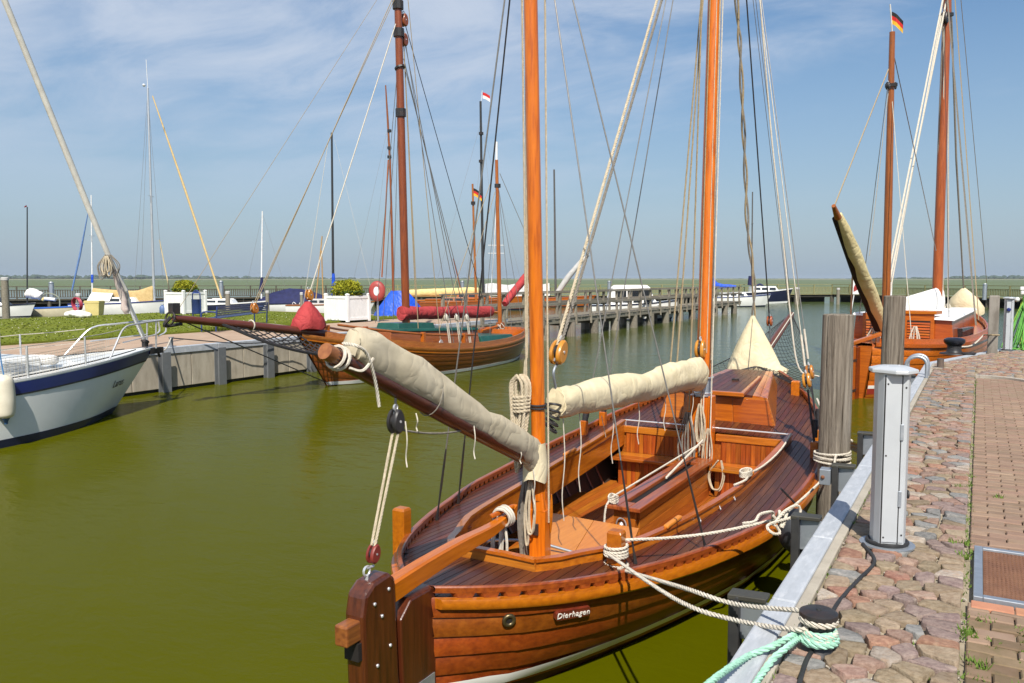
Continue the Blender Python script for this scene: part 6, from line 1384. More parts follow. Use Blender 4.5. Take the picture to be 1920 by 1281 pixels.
# varnished boat with yellow boom cover
p = az(845, 586, WATER); rv_ = (p.x - 5.5, p.y + 4, WATER); t, b, z = small_boat('wooden_yacht', 'varnished boat with a long pale yellow boom cover and black mast beyond the mole', 'boat', rv_[:2], EW, 11, 3.0, 1.05, hull_c, rail_w, rail_w); cabin_box(t, .9, 3, 6.4, 1.05, 1.6, hull_c)
q, mo = put_mast(t, rv_, EW, (906, 560), (901, 190), .14, mast_k); fs_ = q(902, 186); MB().tube([fs_ - V3((0, 0, .4)), q(904, 170)], .03, 5).build('flag_staff', alu_w, mo)
a, c = q(768, 550), q(897, 546); sewn(MB(), [a, a.lerp(c, .3), a.lerp(c, .7), c], [(.2, .33), (.24, .36), (.24, .38), (.22, .36)], 14, .06, seed=3, fq=1.2).build('boom_cover', canvas_y, t, smooth=60)
for a, b_ in (((810, 560), (900, 235)), ((985, 560), (903, 235)), ((870, 560), (901, 300)), ((940, 565), (904, 230))): MB().tube([q(*a), q(*b_)], .013, 4).build('rigging_line', wire, t)
for py in (248, 300): MB().tube([q(902, py), q(902, py + 5)], .22, 8).build('mast_hoop', iron, mo)
MB().tube([q(850, 485), q(870, 570)], .045, 6).build('spar', mast_b, t)
f2 = thing('small_flag', 'small red and white pennant at the top of the black mast beyond the red covers', 'flag', ad(905, 173, 62)); flag(f2, (0, 0, 0), .55, .45, (flag_r, canvas_w), droop=.5, d=(.87, .49, 0))
p2 = (p.x - 4, p.y + 1, WATER); t, b, z = small_boat('wooden_yacht', 'second varnished boat with a short reddish mast and a drooping black red gold flag', 'boat', p2[:2], EW, 8.5, 2.5, .85, rail_b, rail_b, rail_w); q, mo = put_mast(t, p2, EW, (893, 575), (886, 345), .12, mast_o); MB().tube([q(887, 378), q(887, 384)], .2, 8).build('mast_hoop', iron, mo)
cabin_box(t, .7, 2, 4.6, .85, 1.3, rail_b)
f3 = thing('german_flag', 'black red gold flag on the short reddish mast in the middle distance', 'flag', ad(888, 353, 56)); flag(f3, (0, 0, 0), .55, .5, (flag_k, flag_r, flag_y), droop=.7, d=(.87, .49, 0))
# grey tented boat and the mast with the grey gaff
p = az(960, 580, WATER); rt_ = (p.x - 4.5, p.y + 6, WATER); t, b, z = small_boat('covered_boat', 'boat under a long light grey tent beyond the wooden jetty', 'boat', rt_[:2], EW, 10, 2.8, .9, hull_c, rail_w, hull_c)
q = lambda px, py, off=0: plane_pt(px, py, rt_, EW, off)
a, c = q(908, 552), q(1030, 552); rg = []
for i in range(9):
    y = a.y + (c.y - a.y)*i/8; rg.append([V3((1.3*k, y, 1.2 + (1.25 + .12*math.sin(i*1.7))*(1 - abs(k)))) for k in (-1, -.5, 0, .5, 1)])
MB().loft(rg, False).build('grey_tent', canvas_gr, t, smooth=30); q, mo = put_mast(t, rt_, EW, (1042, 560), (1039, 318), .12, mast_g)
MB().tube([q(1046, 548), q(1065, 520), q(1090, 490), q(1104, 478)], [.3, .32, .26, .12], 9).build('furled_gaff_sail', canvas_gr, t, smooth=60)
MB().tube([q(922, 530), q(930, 400)], .05, 6).build('white_pole', alu_w, t)
for py in (460, 475): MB().tube([q(915, py), q(945, py)], .035, 5).build('white_spreader', alu_w, t)
# motor boat with canopy
p = az(1172, 601, WATER); rc_ = (p.x - 2.6, p.y - .6, WATER); t, b, z = small_boat('motorboat', 'white motorboat with a cream canopy and clear side windows moored beyond the jetty railing', 'boat', rc_[:2], EW, 6.6, 2.5, 1.1, gel, gel, navy_p)
q = lambda px, py, off=0: plane_pt(px, py, rc_, EW, off)
for w_, y0, y1, z0, z1, m, nm in ((1.05, 1.4, 5.0, 1.1, 1.6, gel, 'cabin'),): cabin_box(t, w_, y0, y1, z0, z1, m)
MB().loft([[V3((-1.0*k, 1.4 + dy, zz)), V3((1.0*k, 1.4 + dy, zz)), V3((1.0*k, 4.6 - dy, zz)), V3((-1.0*k, 4.6 - dy, zz))] for k, dy, zz in ((1, 0, 1.6), (.92, .25, 2.35), (.8, .5, 2.55))]).build('canopy', canvas_w, t, bevel=.06)
for sd in (1, -1):
    for y in (1.9, 2.9, 3.7): MB().box((sd*.985 - .02, y, 1.68), (sd*.985 + .02, y + .7, 2.25)).build('canopy_window', glass, t)
for px in (1124, 1180): MB().lathe([(.16, 0), (.15, 1.0), (.05, 1.05)], n=8).build('fender', gel, t, smooth=50).location = (-1.25, 1.2 + (px - 1124)*.05, .1)
# far boats
p = az(1425, 569, WATER); rf_ = (p.x - 3.2, p.y - 1.6, WATER); t, b, z = small_boat('moored_yacht', 'small yacht with a dark hull and white cabin at the far pier', 'boat', rf_[:2], EW, 7.6, 2.6, 1.35, navy_p, gel, gel, None, white_p); cabin_box(t, 1.0, 2.4, 5.8, 1.35, 2.1, gel)
q, mo = put_mast(t, rf_, EW, (1409, 560), (1411, 360), .10, mast_g, (420,)); MB().tube([q(1406, 535), q(1408, 518)], .3, 8).build('blue_sock', canvas_n, mo); MB().tube(smooth_path([q(1412, 545), q(1425, 533), q(1440, 548)], 4), .12, 7).build('hoop', canvas_n, t)
p = az(1350, 578, WATER); rh_ = (p.x - 3.2, p.y + 4, WATER); t, b, z = small_boat('moored_yacht', 'yacht with a bright blue boom cover beyond the end of the jetty', 'boat', rh_[:2], EW, 7.6, 2.5, 1.0, gel, gel, blue_p); cabin_box(t, .9, 2, 5, 1.0, 1.5, gel); q, mo = put_mast(t, rh_, EW, (1336, 560), (1337, 405), .08, canvas_n, (463,))
a, c = q(1332, 528), q(1380, 537); sewn(MB(), [a, a.lerp(c, .3) + V3((0, 0, -.3)), c], [(.18, .6), (.2, .3), (.12, .12)], 10, .05).build('boom_cover', tarp, t, smooth=60)
# ================================================================== PILES, PEDESTALS, ROPES AND SMALL THINGS
def timber_pile(label, x, y, top, r, group=None, lean=(0, 0), bottom=-2.4, m=None, cracks=True, n=80):
    t = thing('timber_pile', label, 'timber pile', (x, y, bottom), 0, group); H = top - bottom; rnd = random.Random(int(abs(x*91 + y*13))); rg = []
    for i in range(22):
        u = i / 21; zz = H * u; ring_ = []
        for k in range(n):
            a = 2*math.pi*k/n; rr = r * (1 - .06*u) * (1 + .022*math.sin(3*a + rnd.random()*.15 + zz) + .012*mnoise.noise(V3((a*3, zz*1.3, x))))
            if cracks:
                for ca, dep in ((-1.05, .22), (2.2, .12), (-2.3, .10), (.4, .1)):
                    d = (a - (ca % (2*math.pi)) - .09*math.sin(zz*1.1 + ca)); d = (d + math.pi) % (2*math.pi) - math.pi
                    if abs(d) < .085: rr *= 1 - dep * (1 - abs(d)/.085) * (.5 + .5*math.sin(zz*1.7 + ca*2))
            ring_.append(V3((rr*math.cos(a) + lean[0]*u, rr*math.sin(a) + lean[1]*u, zz)))
        rg.append(ring_)
    c = V3((lean[0], lean[1], H)); rg.append([c + (p - c)*.93 + V3((0, 0, .008)) for p in rg[-1]]); rg.append([c + (p - c)*.4 + V3((0, 0, .012*math.sin(i))) for i, p in enumerate(rg[-1])])
    MB().loft(rg).build('shaft', m or weathered, t, smooth=45); return t
P1 = (-1.37, 9.72)
timber_pile('thick cracked grey timber pile with white rope tied round it, beside the near boat', P1[0], P1[1], 1.30, .175, 'timber piles along the near quay', (.02, .04))
timber_pile('grey timber pile standing behind the near power pedestal', -1.22, 14.6, 1.42, .175, 'timber piles along the near quay', (.04, 0))
t = thing('timber_pile', 'squared grey timber pile with swirling grain next to the far power pedestal', 'timber pile', (.30, 21.9, -2.4), 0, 'timber piles along the near quay')
MB().box((-.105, -.105, 0), (.105, .105, 3.72)).build('shaft', mat('swirl_grain', (.27, .245, .21), (.16, .14, .115), 5, (1, 1, .35), rough=.85, bump=.5, lo=.4, hi=.6), t, bevel=.02)
for q_, d_, lb in (((12, 600), 62, 'thin grey pile with a white cap at the left edge beyond the lawn'), ((428, 594), None, 'pale capped pile behind the bench'), ((502, 592), None, 'pale capped pile in front of the navy tarpaulin'), ((1494, 571), None, 'nearer of two thick pale piles standing in the far basin'), ((1571, 571), None, 'slim pale pile standing alone right of the other in the far basin'), ((148, 590), None, 'stout grey pile with a pale cap next to the blue rolled jib'), ((566, 592), None, 'short pile beside the pale yacht with the blue mast sock')):
    p = az(q_[0], q_[1], WATER); dist = proj(p)[2]
    top = {12: 520, 428: 546, 502: 545, 1494: 539, 1571: 540, 148: 550, 566: 548}[q_[0]]; w_ = {12: 13, 428: 9, 502: 7, 1494: 9, 1571: 6, 148: 9, 566: 6}[q_[0]]
    zt_ = ad(q_[0], top, dist).z; t = thing('mooring_pile', lb, 'mooring pile', (p.x, p.y, WATER - .5), 0, 'mooring piles in the water'); r_ = w_ / 2 / FPX * dist
    MB().lathe([(r_*1.05, 0), (r_, (zt_ - WATER)*.5), (r_*.97, zt_ - WATER + .5 - .2)], n=12).build('shaft', jetty_w, t, smooth=60); MB().lathe([(r_*1.06, zt_ - WATER + .5 - .22), (r_*1.06, zt_ - WATER + .5 - .05), (r_*.7, zt_ - WATER + .5)], n=12).build('cap', canvas_gr, t, smooth=40)
# light grey beacon tubes on the far pier
for px, py0, py1, d, lb in ((97, 556, 530, 70, 'pale grey post on the long pier behind the white boat cover'), (415, 548, 528, 78, 'pale grey post on the long pier above the bench'), (867, 545, 528, 85, 'pale grey post on the long pier just left of the black mast'), (1142, 545, 528, 95, 'pale grey post on the long pier above the motorboat canopy'), (1669, 552, 531, 92, 'white post on the long pier beside the right hand mizzen mast'), (1846, 556, 533, 84, 'pale grey post on the long pier next to the squared pile')):
    a = ad(px, py0, d); b_ = ad(px, py1, d); t = thing('pier_post', lb, 'post', a, 0, 'pale posts on the long pier'); h = b_.z - a.z
    MB().lathe([(.20, -.35), (.20, h - .05), (.24, h - .04), (.24, h)], n=10).build('shaft', alu_w if px == 1669 else galv, t, smooth=40); MB().lathe([(.16, h), (.1, h + .08)], n=8).build('lamp_head', alu, t, smooth=40)
# power pedestals -----------------------------------------------------------
def pedestal(label, x, y, rz, H=1.15):
    t = thing('power_pedestal', label, 'power pedestal', (x, y, 0), rz, 'power pedestals on the quay')
    ped = mat('pedestal_grey', (0.49, 0.515, 0.53), (0.43, 0.455, 0.47), 3, rough=0.45, metal=.15, c3=(0.48, 0.49, 0.50), s3=3, amt3=0.4)
    o8 = [(-.095, -.05), (-.07, -.105), (.07, -.105), (.095, -.05), (.095, .06), (.05, .11), (-.05, .11), (-.095, .06)]
    MB().prism(o8, .02, H - .035).build('column', ped, t, bevel=.006)
    MB().box((-.062, -.111, .05), (.030, -.1055, H - .05)).build('front_cover', ped, t, bevel=.002); MB().box((.036, -.110, .05), (.066, -.1055, H - .05)).build('hinge_strip', ped, t, bevel=.002)
    MB().box((.030, -.108, .04), (.036, -.1053, H - .045)).box((-.068, -.108, .04), (-.062, -.1053, H - .045)).build('dark_gap', caulk_recess, t)
    for zz in (.28, .70): MB().box((.028, -.119, zz), (.047, -.111, zz + .10)).build('hinge', galv, t, bevel=.002)
    for x_, zz in ((-.05, .08), (-.05, H - .1), (.055, .1), (.055, H - .12), (-.05, .6)): MB().ball((x_, -.1115, zz), .006, .004, .006, 8, 4).build('screw', iron, t)
    hd = [(-.135, -.06), (-.02, -.165), (.05, -.165), (.135, -.07), (.13, .06), (.06, .125), (-.06, .125), (-.13, .07)]
    MB().prism(hd, H - .035, H - .012).loft([[V3((a, b_, H - .012)) for a, b_ in hd], [V3((a*.6, b_*.6, H + .004)) for a, b_ in hd], [V3((a*.1, b_*.1, H + .006)) for a, b_ in hd]]).build('lid', galv if False else mat('pedestal_lid', (.56, .585, .60), (.50, .52, .54), 2, rough=.35, metal=.2), t, bevel=.004)
    for x_, y_ in ((-.04, -.03), (.04, .02)): MB().lathe([(.008, H + .003), (.006, H + .009)], (x_, y_, 0), 8).build('lid_screw', steel, t)
    MB().lathe([(.165, .002), (.165, .014), (.10, .016)], n=24).build('base_plate', galv, t, smooth=30)
    MB().ring((0, 0, .028), .118, .013, (0, 0, 1), 28, 6).build('cable_loop', rubber, t, smooth=60)
    MB().ring((.118, .02, .33), .022, .007, (1, 0, .0), 14, 6).build('cable_gland', rubber, t, smooth=60); return t
pp = az(1660, 1030, 0)
pedestal('near grey metal power pedestal standing on the cobbles by the cracked pile', pp.x, pp.y + .10, R(18))
o2 = pedestal('distant grey power pedestal with a blue socket at the bend of the quay', .62, 22.75, R(5), 1.27)
MB().lathe([(.045, 0), (.045, .03), (.03, .04)], n=12).build('blue_socket', blue_p, o2).location = (-.02, -.112, .98); [c for c in o2.children if c.name.startswith('blue_socket')][0].rotation_euler = (R(90), 0, 0)
# bollards --------------------------------------------------------------------
BN = az(1533, 1218, 0)
t = thing('bollard', 'small rusty black mushroom bollard wound with white and green ropes', 'bollard', BN, 0, 'bollards on the quay')
MB().lathe([(.085, -.02), (.08, .0), (.062, .02), (.058, .10), (.06, .145)], n=24).build('post', iron, t, smooth=40); MB().lathe([(.06, .145), (.083, .15), (.086, .162), (.084, .178), (.07, .186), (.01, .188)], n=28).build('head', iron, t, smooth=35); MB().lathe([(.012, .188), (.011, .193), (.001, .193)], n=8).build('bolt', rubber, t)
t = thing('bollard', 'broad black mushroom bollard at the bend of the quay before the white roofed boat', 'bollard', az(1784, 664, 0) + V3((.05, 0, 0)), 0, 'bollards on the quay')
MB().lathe([(.30, .0), (.29, .03), (.17, .05), (.145, .10), (.15, .20)], n=24).build('post', iron, t, smooth=40); MB().lathe([(.15, .20), (.20, .24), (.225, .29), (.215, .34), (.15, .37), (.01, .375)], n=24).build('head', mat('blue_black_iron', (.012, .014, .022), rough=.3), t, smooth=40)
mb = MB(); rnd = random.Random(3)
for k in range(5): mb.ring((.25 + .08*rnd.random(), -.12 + .05*k, .03), .13, .018, (rnd.uniform(-.1, .1), .1, 1), 14, 5)
mb.build('rope_coil', rope_k, t)
t = thing('pipe_stub', 'short rusty pipe stub standing on the cobbles in front of the broad bollard', 'pipe stub', az(1763, 690, 0)); MB().lathe([(.06, -.02), (.06, .18), (.045, .185), (.045, .1)], n=14).build('tube', mat('rusty_steel', (.14, .10, .075), (.08, .06, .05), 8, rough=.7), t, smooth=40)
# bent pipe handle of a ladder
lp = V3((-.90, 15.75, 0)); t = thing('quay_ladder', 'galvanised quay ladder with a bent pipe handrail rising over the steel cap', 'ladder', lp)
for dy in (0, .42): MB().tube(smooth_path([V3((-.16, dy, -1.3)), V3((-.16, dy, .0)), V3((-.16, dy, .24)), V3((-.08, dy, .34)), V3((.05, dy, .36)), V3((.15, dy, .27)), V3((.16, dy, .0))], 5), .030, 10).build('handrail', galv, t, smooth=60)
for i in range(5): MB().tube([V3((-.16, 0, -.1 - .28*i)), V3((-.16, .42, -.1 - .28*i))], .017, 8).build('rung', galv, t, smooth=60)
# fender brackets along the edge
for i, ((px, py), lb) in enumerate((((1388, 1185), 'nearest black fender bracket on the quay edge, below the small bollard'), ((1500, 1012), 'black fender bracket on the quay edge right of the rubber fender'), ((1572, 910), 'black fender bracket bolted beside the foot of the cracked pile'), ((1618, 848), 'black fender bracket on the quay edge just beyond the cracked pile'), ((1700, 740), 'farthest black fender bracket half behind the near pedestal'))):
    p = ax(px, py, -1.05); t = thing('fender_bracket', lb, 'bracket', (-.905, p.y, 0), 0, 'black brackets along the quay edge')
    MB().box((-.20, -.05, -1.0), (-.145, .05, .02)).build('upright', mat('black_hard_rubber', (.025, .025, .026), (.045, .044, .042), 6, rough=.5), t, bevel=.006)
    MB().loft([[V3((-.205, -.055, .0)), V3((-.205, .055, .0)), V3((-.01, .075, .0)), V3((-.01, -.03, .0))], [V3((-.205, -.055, .028)), V3((-.205, .055, .028)), V3((-.01, .075, .028)), V3((-.01, -.03, .028))]]).build('top_arm', mat('olive_steel', (.05, .047, .035), (.035, .033, .025), 6, rough=.45), t, bevel=.005)
    MB().box((-.144, -.006, -.22), (-.002, .006, -.002)).build('gusset', galv, t)
    if i == 2: MB().box((-.30, -.075, -.16), (-.206, .05, -.02)).build('plate', galv, t, bevel=.004); MB().ball((-.27, -.078, -.09), .018).build('bolt', mat('rust', (.18, .07, .03), rough=.8), t)
# round black fender
fp_ = V3((-1.36, 7.60, -.56)); t = thing('ball_fender', 'big black ball fender hanging between the near boat and the quay', 'fender', fp_)
MB().ball((0, 0, 0), .16, .19, .20, 22, 14).build('body', mat('grey_rubber_cover', (.035, .038, .043), (.025, .026, .03), 6, rough=.55, bump=.2), t, smooth=60); MB().tube([(0, 0, .24), (-.1, -.2, .42)], .010, 5).build('lanyard', rope_k, t)
# ropes -----------------------------------------------------------------------
SP = SPOST + BO
rp = lambda a: V3(a)
def rope_thing(label, mat_, paths, r, extra=None, name='mooring_rope'):
    mb = MB()
    for P in paths: mb.rope(smooth_path(P, 6), r)
    o = mb.build(name, mat_, None, smooth=60); tag(o, label, 'rope', 'mooring ropes'); return o
def turns(c, r, z0, dz, n, ph=0, ell=(1, 1), end=None):
    return [V3(c) + V3((r*ell[0]*math.cos(ph + 2*math.pi*i/10), r*ell[1]*math.sin(ph + 2*math.pi*i/10), z0 + dz*i/10)) for i in range(int(10*n) + 1)]
rr = .0125
bt_top = BN + V3((0, 0, .08))
KN_ = ad(1462, 972, 6.95)
pA = turns(SP, .088, .09, .03, 2.2, 1.0) + [SP + V3((.10, .06, .19))] + [SP.lerp(KN_, f) + V3((0, 0, .19*(1 - f) - .05*math.sin(math.pi*f))) for f in (.3, .55, .8)] + [KN_]
PC = V3((P1[0], P1[1], 0)); ptop = V3((P1[0] + .1, P1[1] - .19, .02))
tk = ax(1560, 880, P1[0] + .12)
pB = [KN_, KN_.lerp(tk, .5) - V3((0, 0, .02)), tk] + turns(PC, .19, tk.z + .01, -.05, 2.6, -1.2)
pB2 = turns(PC, .187, tk.z - .08, .055, 2.3, .4)
mb = MB(); 
kn = [KN_ + V3((.05*math.cos(a*1.0) , .10*math.sin(2*a), .05*math.sin(a*3 + .5))) for a in [i*.5 for i in range(14)]]
tail = [KN_ + V3((-.05, 0, .03)), ad(1445, 960, 6.8), ad(1425, 965, 6.7), ad(1415, 978, 6.6), ad(1393, 982, 6.55)]
pA2 = [KN_ + V3((0, .05, .02)), ad(1450, 985, 6.8), ad(1470, 960, 6.9), ad(1495, 948, 7.0), ad(1500, 965, 7.0), ad(1480, 972, 6.9), ad(1440, 985, 6.75), ad(1448, 1000, 6.7), ad(1462, 1000, 6.75), ad(1455, 985, 6.75)]
rope_thing('white mooring rope from the starboard quarter post, knotted midway and tied round the cracked pile', rope_w, [pA, pB, pB2, kn, tail, pA2], .0135)
pC0 = turns(SP, .090, .03, -.015, 2.3, 2.0) + [SP + V3((.06, -.08, .0))]
for k, lb in enumerate(('upper white mooring rope running from the quarter post down to the small bollard', 'lower white mooring rope of the pair leading down to the small bollard')):
    st_ = SP + V3((-.02 + .07*k, -.09, .09 - .10*k)); mid = ad(1262 + 15*k, 1113 - 12*k + (8 if k == 0 else 0), 4.75 + .05*k)
    en = BN + V3((-.075, .04 - .10*(1-k), .155 if k else .10))
    P = turns(SP, .090 + .004*k, (.10 if k == 0 else .0), -.018, 2.2, 1.5 + k) + [st_] + [V3(mid)] + [mid.lerp(en, .5) - V3((0, 0, .035))] + [en] + turns(BN, .076, en.z, -.022 if k == 0 else -.01, 1.6, 2.6)
    rope_thing(lb, rope_w, [P], .0135)
gq = [ad(1290, 1330, 3.1), ad(1330, 1281, 3.2), az(1400, 1232, .03), az(1448, 1212, .05)]
g2 = [ad(1385, 1345, 3.05), az(1418, 1281, .02), az(1450, 1235, .06), az(1475, 1215, .09)]
for P, lb in ((gq + turns(BN, .074, .075, .008, 2.4, 3.3), 'mint green rope leading from the small bollard over the steel cap'), (g2 + turns(BN, .082, .05, .006, 2.2, 3.6), 'second mint green rope lying nearer the cobbles at the small bollard')):
    o = MB().rope(smooth_path(P, 6), .0155).build('mint_rope', rope_m, None, smooth=60); tag(o, lb, 'rope', 'mint green ropes')
pb = [pp + V3((-.13, -.02, .02)), az(1640, 1052, .012), az(1612, 1085, .012), az(1590, 1108, .012), az(1568, 1135, .012), az(1556, 1160, .012), az(1546, 1200, .012), BN + V3((-.02, -.12, .012)), az(1497, 1290, .012), az(1494, 1330, .012)]
tag(MB().tube(smooth_path(pb, 6), .011, 8).build('power_cable', rubber, None, smooth=60), 'black power cable lying over the cobbles from the near pedestal', 'cable')
# mooring ropes of the other boats
mo_ = lambda pts, r, m, lb, nm='mooring_rope': tag(MB().tube(smooth_path(pts, 6), r, 5).build(nm, m, None, smooth=60), lb, 'rope', 'mooring ropes')
a, b_ = az(1795, 662, .2), ad(1845, 628, 22.5); mo_([b_, a.lerp(b_, .5) - V3((0, 0, .06)), V3((-.35, 21.3, .15))], .022, rope_w, 'white mooring rope from the white roofed boat to the broad bollard')
mo_([ad(1845, 628, 22.5), V3((.22, 21.8, .42)), V3((.42, 21.85, .42))], .02, rope_t, 'short tan rope holding the white roofed boat to the squared pile')
cl_ = V3((LX - .1, ax(326, 652, LX).y, LZ + .25)); mo_([cl_, cl_.lerp(ad(300, 660, 19.9), .6) - V3((0, 0, .1)), V3((-16.9, 12.75, -.03))], .018, rope_w, 'grey mooring rope from the white yacht bow to the small post')
mo_([cl_, V3((LX + .3, cl_.y + 2.2, -.17)), V3((LX + .5, 19.2, -.19)), V3((-16.2, 17.6, -.15))], .016, rope_k, 'dark mooring rope hanging along the concrete wall to the red covered boat')
mo_([ad(1532, 748, 11.6), V3((-1.55, 10.7, -.12)), V3((P1[0] + .03, P1[1] + .2, -.05)), V3((P1[0] + .2, P1[1] + .05, -.10))], .014, rope_w, 'white bow rope from the near boat behind the cracked pile')
# drain cover
t = thing('access_cover', 'rusty chequered steel access cover in a galvanised frame beside the cobbles', 'access cover', (.03, 4.93, 0))
rusty = mat('rusty_chequer', (.20, .095, .05), (.13, .06, .035), 9, rough=.8, bump=.3, c3=(.26, .15, .09), s3=4, amt3=.6)
for lo, hi in (((0, 0, -.02), (.045, .96, .022)), ((.745, 0, -.02), (.79, .96, .022)), ((.0455, 0, -.02), (.7445, .045, .022)), ((.0455, .915, -.02), (.7445, .96, .022))): MB().box(lo, hi).build('frame_bar', galv, t, bevel=.004)
pl_ = MB().box((.048, .048, -.02), (.742, .912, .008)).build('plate', rusty, t)
mb = MB()
for i in range(34):
    for j in range(44):
        x, y = .058 + i*.0203, .056 + j*.0195; k = (i + j) % 2; mb.box((x - (.007 if k else .002), y - (.002 if k else .007), .008), (x + (.007 if k else .002), y + (.002 if k else .007), .0115))
mb.build('tread_studs', rusty, pl_, kind='stuff')
for i in range(4): MB().box((.02 + .2*i, -.115, -.04), (.215 + .2*i, -.012, .006)).build('brick', mat('border_brick', (.42, .20, .11), (.34, .15, .08), 8, rough=.85, bump=.3, var=.1), quay, bevel=.006).location = (.0, 4.92, 0)
# green net hung to dry
t = thing('hanging_fishing_net', 'bright green fishing net hung over a stake at the right edge of the quay', 'net', (.98, 23.6, 0))
MB().tube([V3((-.05, 0, -.5)), V3((.02, 0, 1.40))], .05, 9).build('stake', jetty_w, t, smooth=60)
gm_ = mat('green_twine', (.13, .42, .06), (.09, .30, .05), 20, rough=.7); gy = mat('yellow_green_twine', (.35, .50, .06), (.25, .4, .05), 20, rough=.7)
rnd = random.Random(14)
for m, n, nm in ((gm_, 80, 'green_strands'), (gy, 30, 'lime_strands')):
    mb = MB()
    for _ in range(n):
        a = rnd.uniform(-2.9, .6); w_ = rnd.uniform(.1, .62); top = V3((rnd.uniform(-.06, .1), rnd.uniform(-.1, .05), rnd.uniform(1.15, 1.3)))
        mb.tube(smooth_path([top, top + V3((w_*.35*math.cos(a), w_*.35*math.sin(a), -.35)), top + V3((w_*.8*math.cos(a), w_*.6*math.sin(a), -.9)), V3((w_*math.cos(a), w_*.7*math.sin(a), .03)), V3((w_*.7*math.cos(a + .3), w_*.6*math.sin(a + .3), .02))], 3), .009, 3)
    mb.build(nm, m, t, kind='stuff')
mb = MB()
for px, py in ((.0, 1.46), (-.02, 1.36)): mb.box((-.13 - px, -.1, py - .04), (.1, .08, py + .05))
mb.build('float_box', gel, t, bevel=.02); MB().ball((-.18, -.05, 1.2), .06).build('net_float', gel, t, smooth=60)
# planters, bin, bench on the lawn
leaf_m = mat('yellow_green_leaves', (.30, .29, .018), (.20, .22, .012), 2, rough=.7, spec=.2); leaf_d = mat('dark_green_leaves', (.06, .11, .018), (.04, .075, .012), 2, rough=.7, spec=.2)
def planter(label, corner, side, th, htop, bush):
    z0 = LZ + .03; c = az(*corner, z0); vd = V3((c.x, c.y, 0)).normalized(); rv = V3((vd.y, -vd.x, 0)); ex = rv*math.cos(th) + vd*math.sin(th); ey = V3((-ex.y, ex.x, 0)); W_ = D = side; H = htop
    t = thing('planter', label, 'planter', c, math.atan2(ex.y, ex.x), 'white planters on the lawn')
    for x, y in ((0, 0), (W_, 0), (0, D), (W_, D)):
        MB().box((x - .06, y - .06, 0), (x + .06, y + .06, H + .05)).loft([[V3((x + a*.07, y + b_*.07, H + .05)) for a, b_ in ((-1, -1), (1, -1), (1, 1), (-1, 1))], [V3((x + a*.07, y + b_*.07, H + .08)) for a, b_ in ((-1, -1), (1, -1), (1, 1), (-1, 1))], [V3((x + a*.02, y + b_*.02, H + .12)) for a, b_ in ((-1, -1), (1, -1), (1, 1), (-1, 1))]]).build('corner_post', white_p, t)
    n = int(W_ / .13)
    for yy in (-.0, D):
        for i in range(n): MB().box((.062 + (W_ - .124)*i/n, yy - .015, .08), (.062 + (W_ - .124)*(i + 1)/n - .006, yy + .015, H - .02)).build('board', white_p, t)
        for zz in (.06, H - .10): MB().box((.061, yy - .035, zz), (W_ - .061, yy + .035, zz + .11)).build('rail', white_p, t)
    n = int(D / .13)
    for xx in (0, W_):
        for i in range(n): MB().box((xx - .015, .062 + (D - .124)*i/n, .08), (xx + .015, .062 + (D - .124)*(i + 1)/n - .006, H - .02)).build('board', white_p, t)
        for zz in (.06, H - .10): MB().box((xx - .035, .061, zz), (xx + .035, D - .061, zz + .11)).build('rail', white_p, t)
    MB().box((.03, .03, .1), (W_ - .03, D - .03, H - .15)).build('soil', dark_wall, t)
    bt = thing('bush', bush[0], 'bush', c + ex*(W_*.5) + ey*(D*.5) + V3((0, 0, H - .15)), 0, 'clipped bushes in the planters'); rnd = random.Random(int(W_*1000)); R0 = bush[1]
    for m, n, nm, sc_ in ((leaf_m, 5200, 'foliage', 1.0), (leaf_d, 1500, 'lower_leaves', 1.12)):
        mb = MB()
        for _ in range(n):
            d = V3((rnd.gauss(0, 1), rnd.gauss(0, 1), rnd.gauss(0, 1))).normalized(); 
            if nm == 'lower_leaves': d.z = -abs(d.z)*.3 + .0
            rr = R0*sc_*(rnd.random() ** .25) * (1 + .22*mnoise.noise(d*3.1) + .16*mnoise.noise(d*7.3))
            p = V3((d.x*rr*(1.0), d.y*rr*(1.0), R0*.55 + d.z*rr*.72)); s_ = rnd.uniform(.03, .065); a = V3((rnd.gauss(0, 1), rnd.gauss(0, 1), rnd.gauss(0, 1))).normalized(); b_ = a.orthogonal().normalized(); cc = a.cross(b_)
            mb.add([p - b_*s_, p - cc*s_*.5, p + b_*s_, p + cc*s_*.5], [(0, 1, 2, 3)])
        mb.build(nm, m, bt)
    MB().tube([V3((0, 0, 0)), V3((0, 0, R0*.6))], .05, 7).build('stem', mast_b, bt)
planter('white boarded planter with a bush, beside the green and red covered boat', (652, 604), 1.27, R(45), 1.08, ('large yellow green bush in the planter nearer the harbour wall', .66))
planter('white boarded planter farther left, behind the blue litter bin', (345, 590), 1.36, R(39), 1.12, ('smaller yellow green bush in the planter behind the blue bin', .60))
nv = mat('blue_enamel', (.022, .045, .16), (.018, .035, .12), 3, rough=.4)
p = az(369, 592, LZ); t = thing('litter_bin', 'dark blue litter bin hung in an arched tube frame in front of the left planter', 'litter bin', V3((p.x*.96, p.y*.96, LZ + .04)))
MB().lathe([(.20, .12), (.22, .14), (.23, .80), (.245, .82)], n=18).build('drum', nv, t, smooth=40); MB().tube(smooth_path([V3((-.27, 0, 0)), V3((-.27, 0, .9)), V3((-.22, 0, 1.12)), V3((0, 0, 1.25)), V3((.22, 0, 1.12)), V3((.27, 0, .9)), V3((.27, 0, 0))], 5), .03, 7).build('frame', nv, t, smooth=60); MB().lathe([(.001, 1.2), (.15, 1.17), (.22, 1.1)], n=16).build('hood', nv, t, smooth=50)
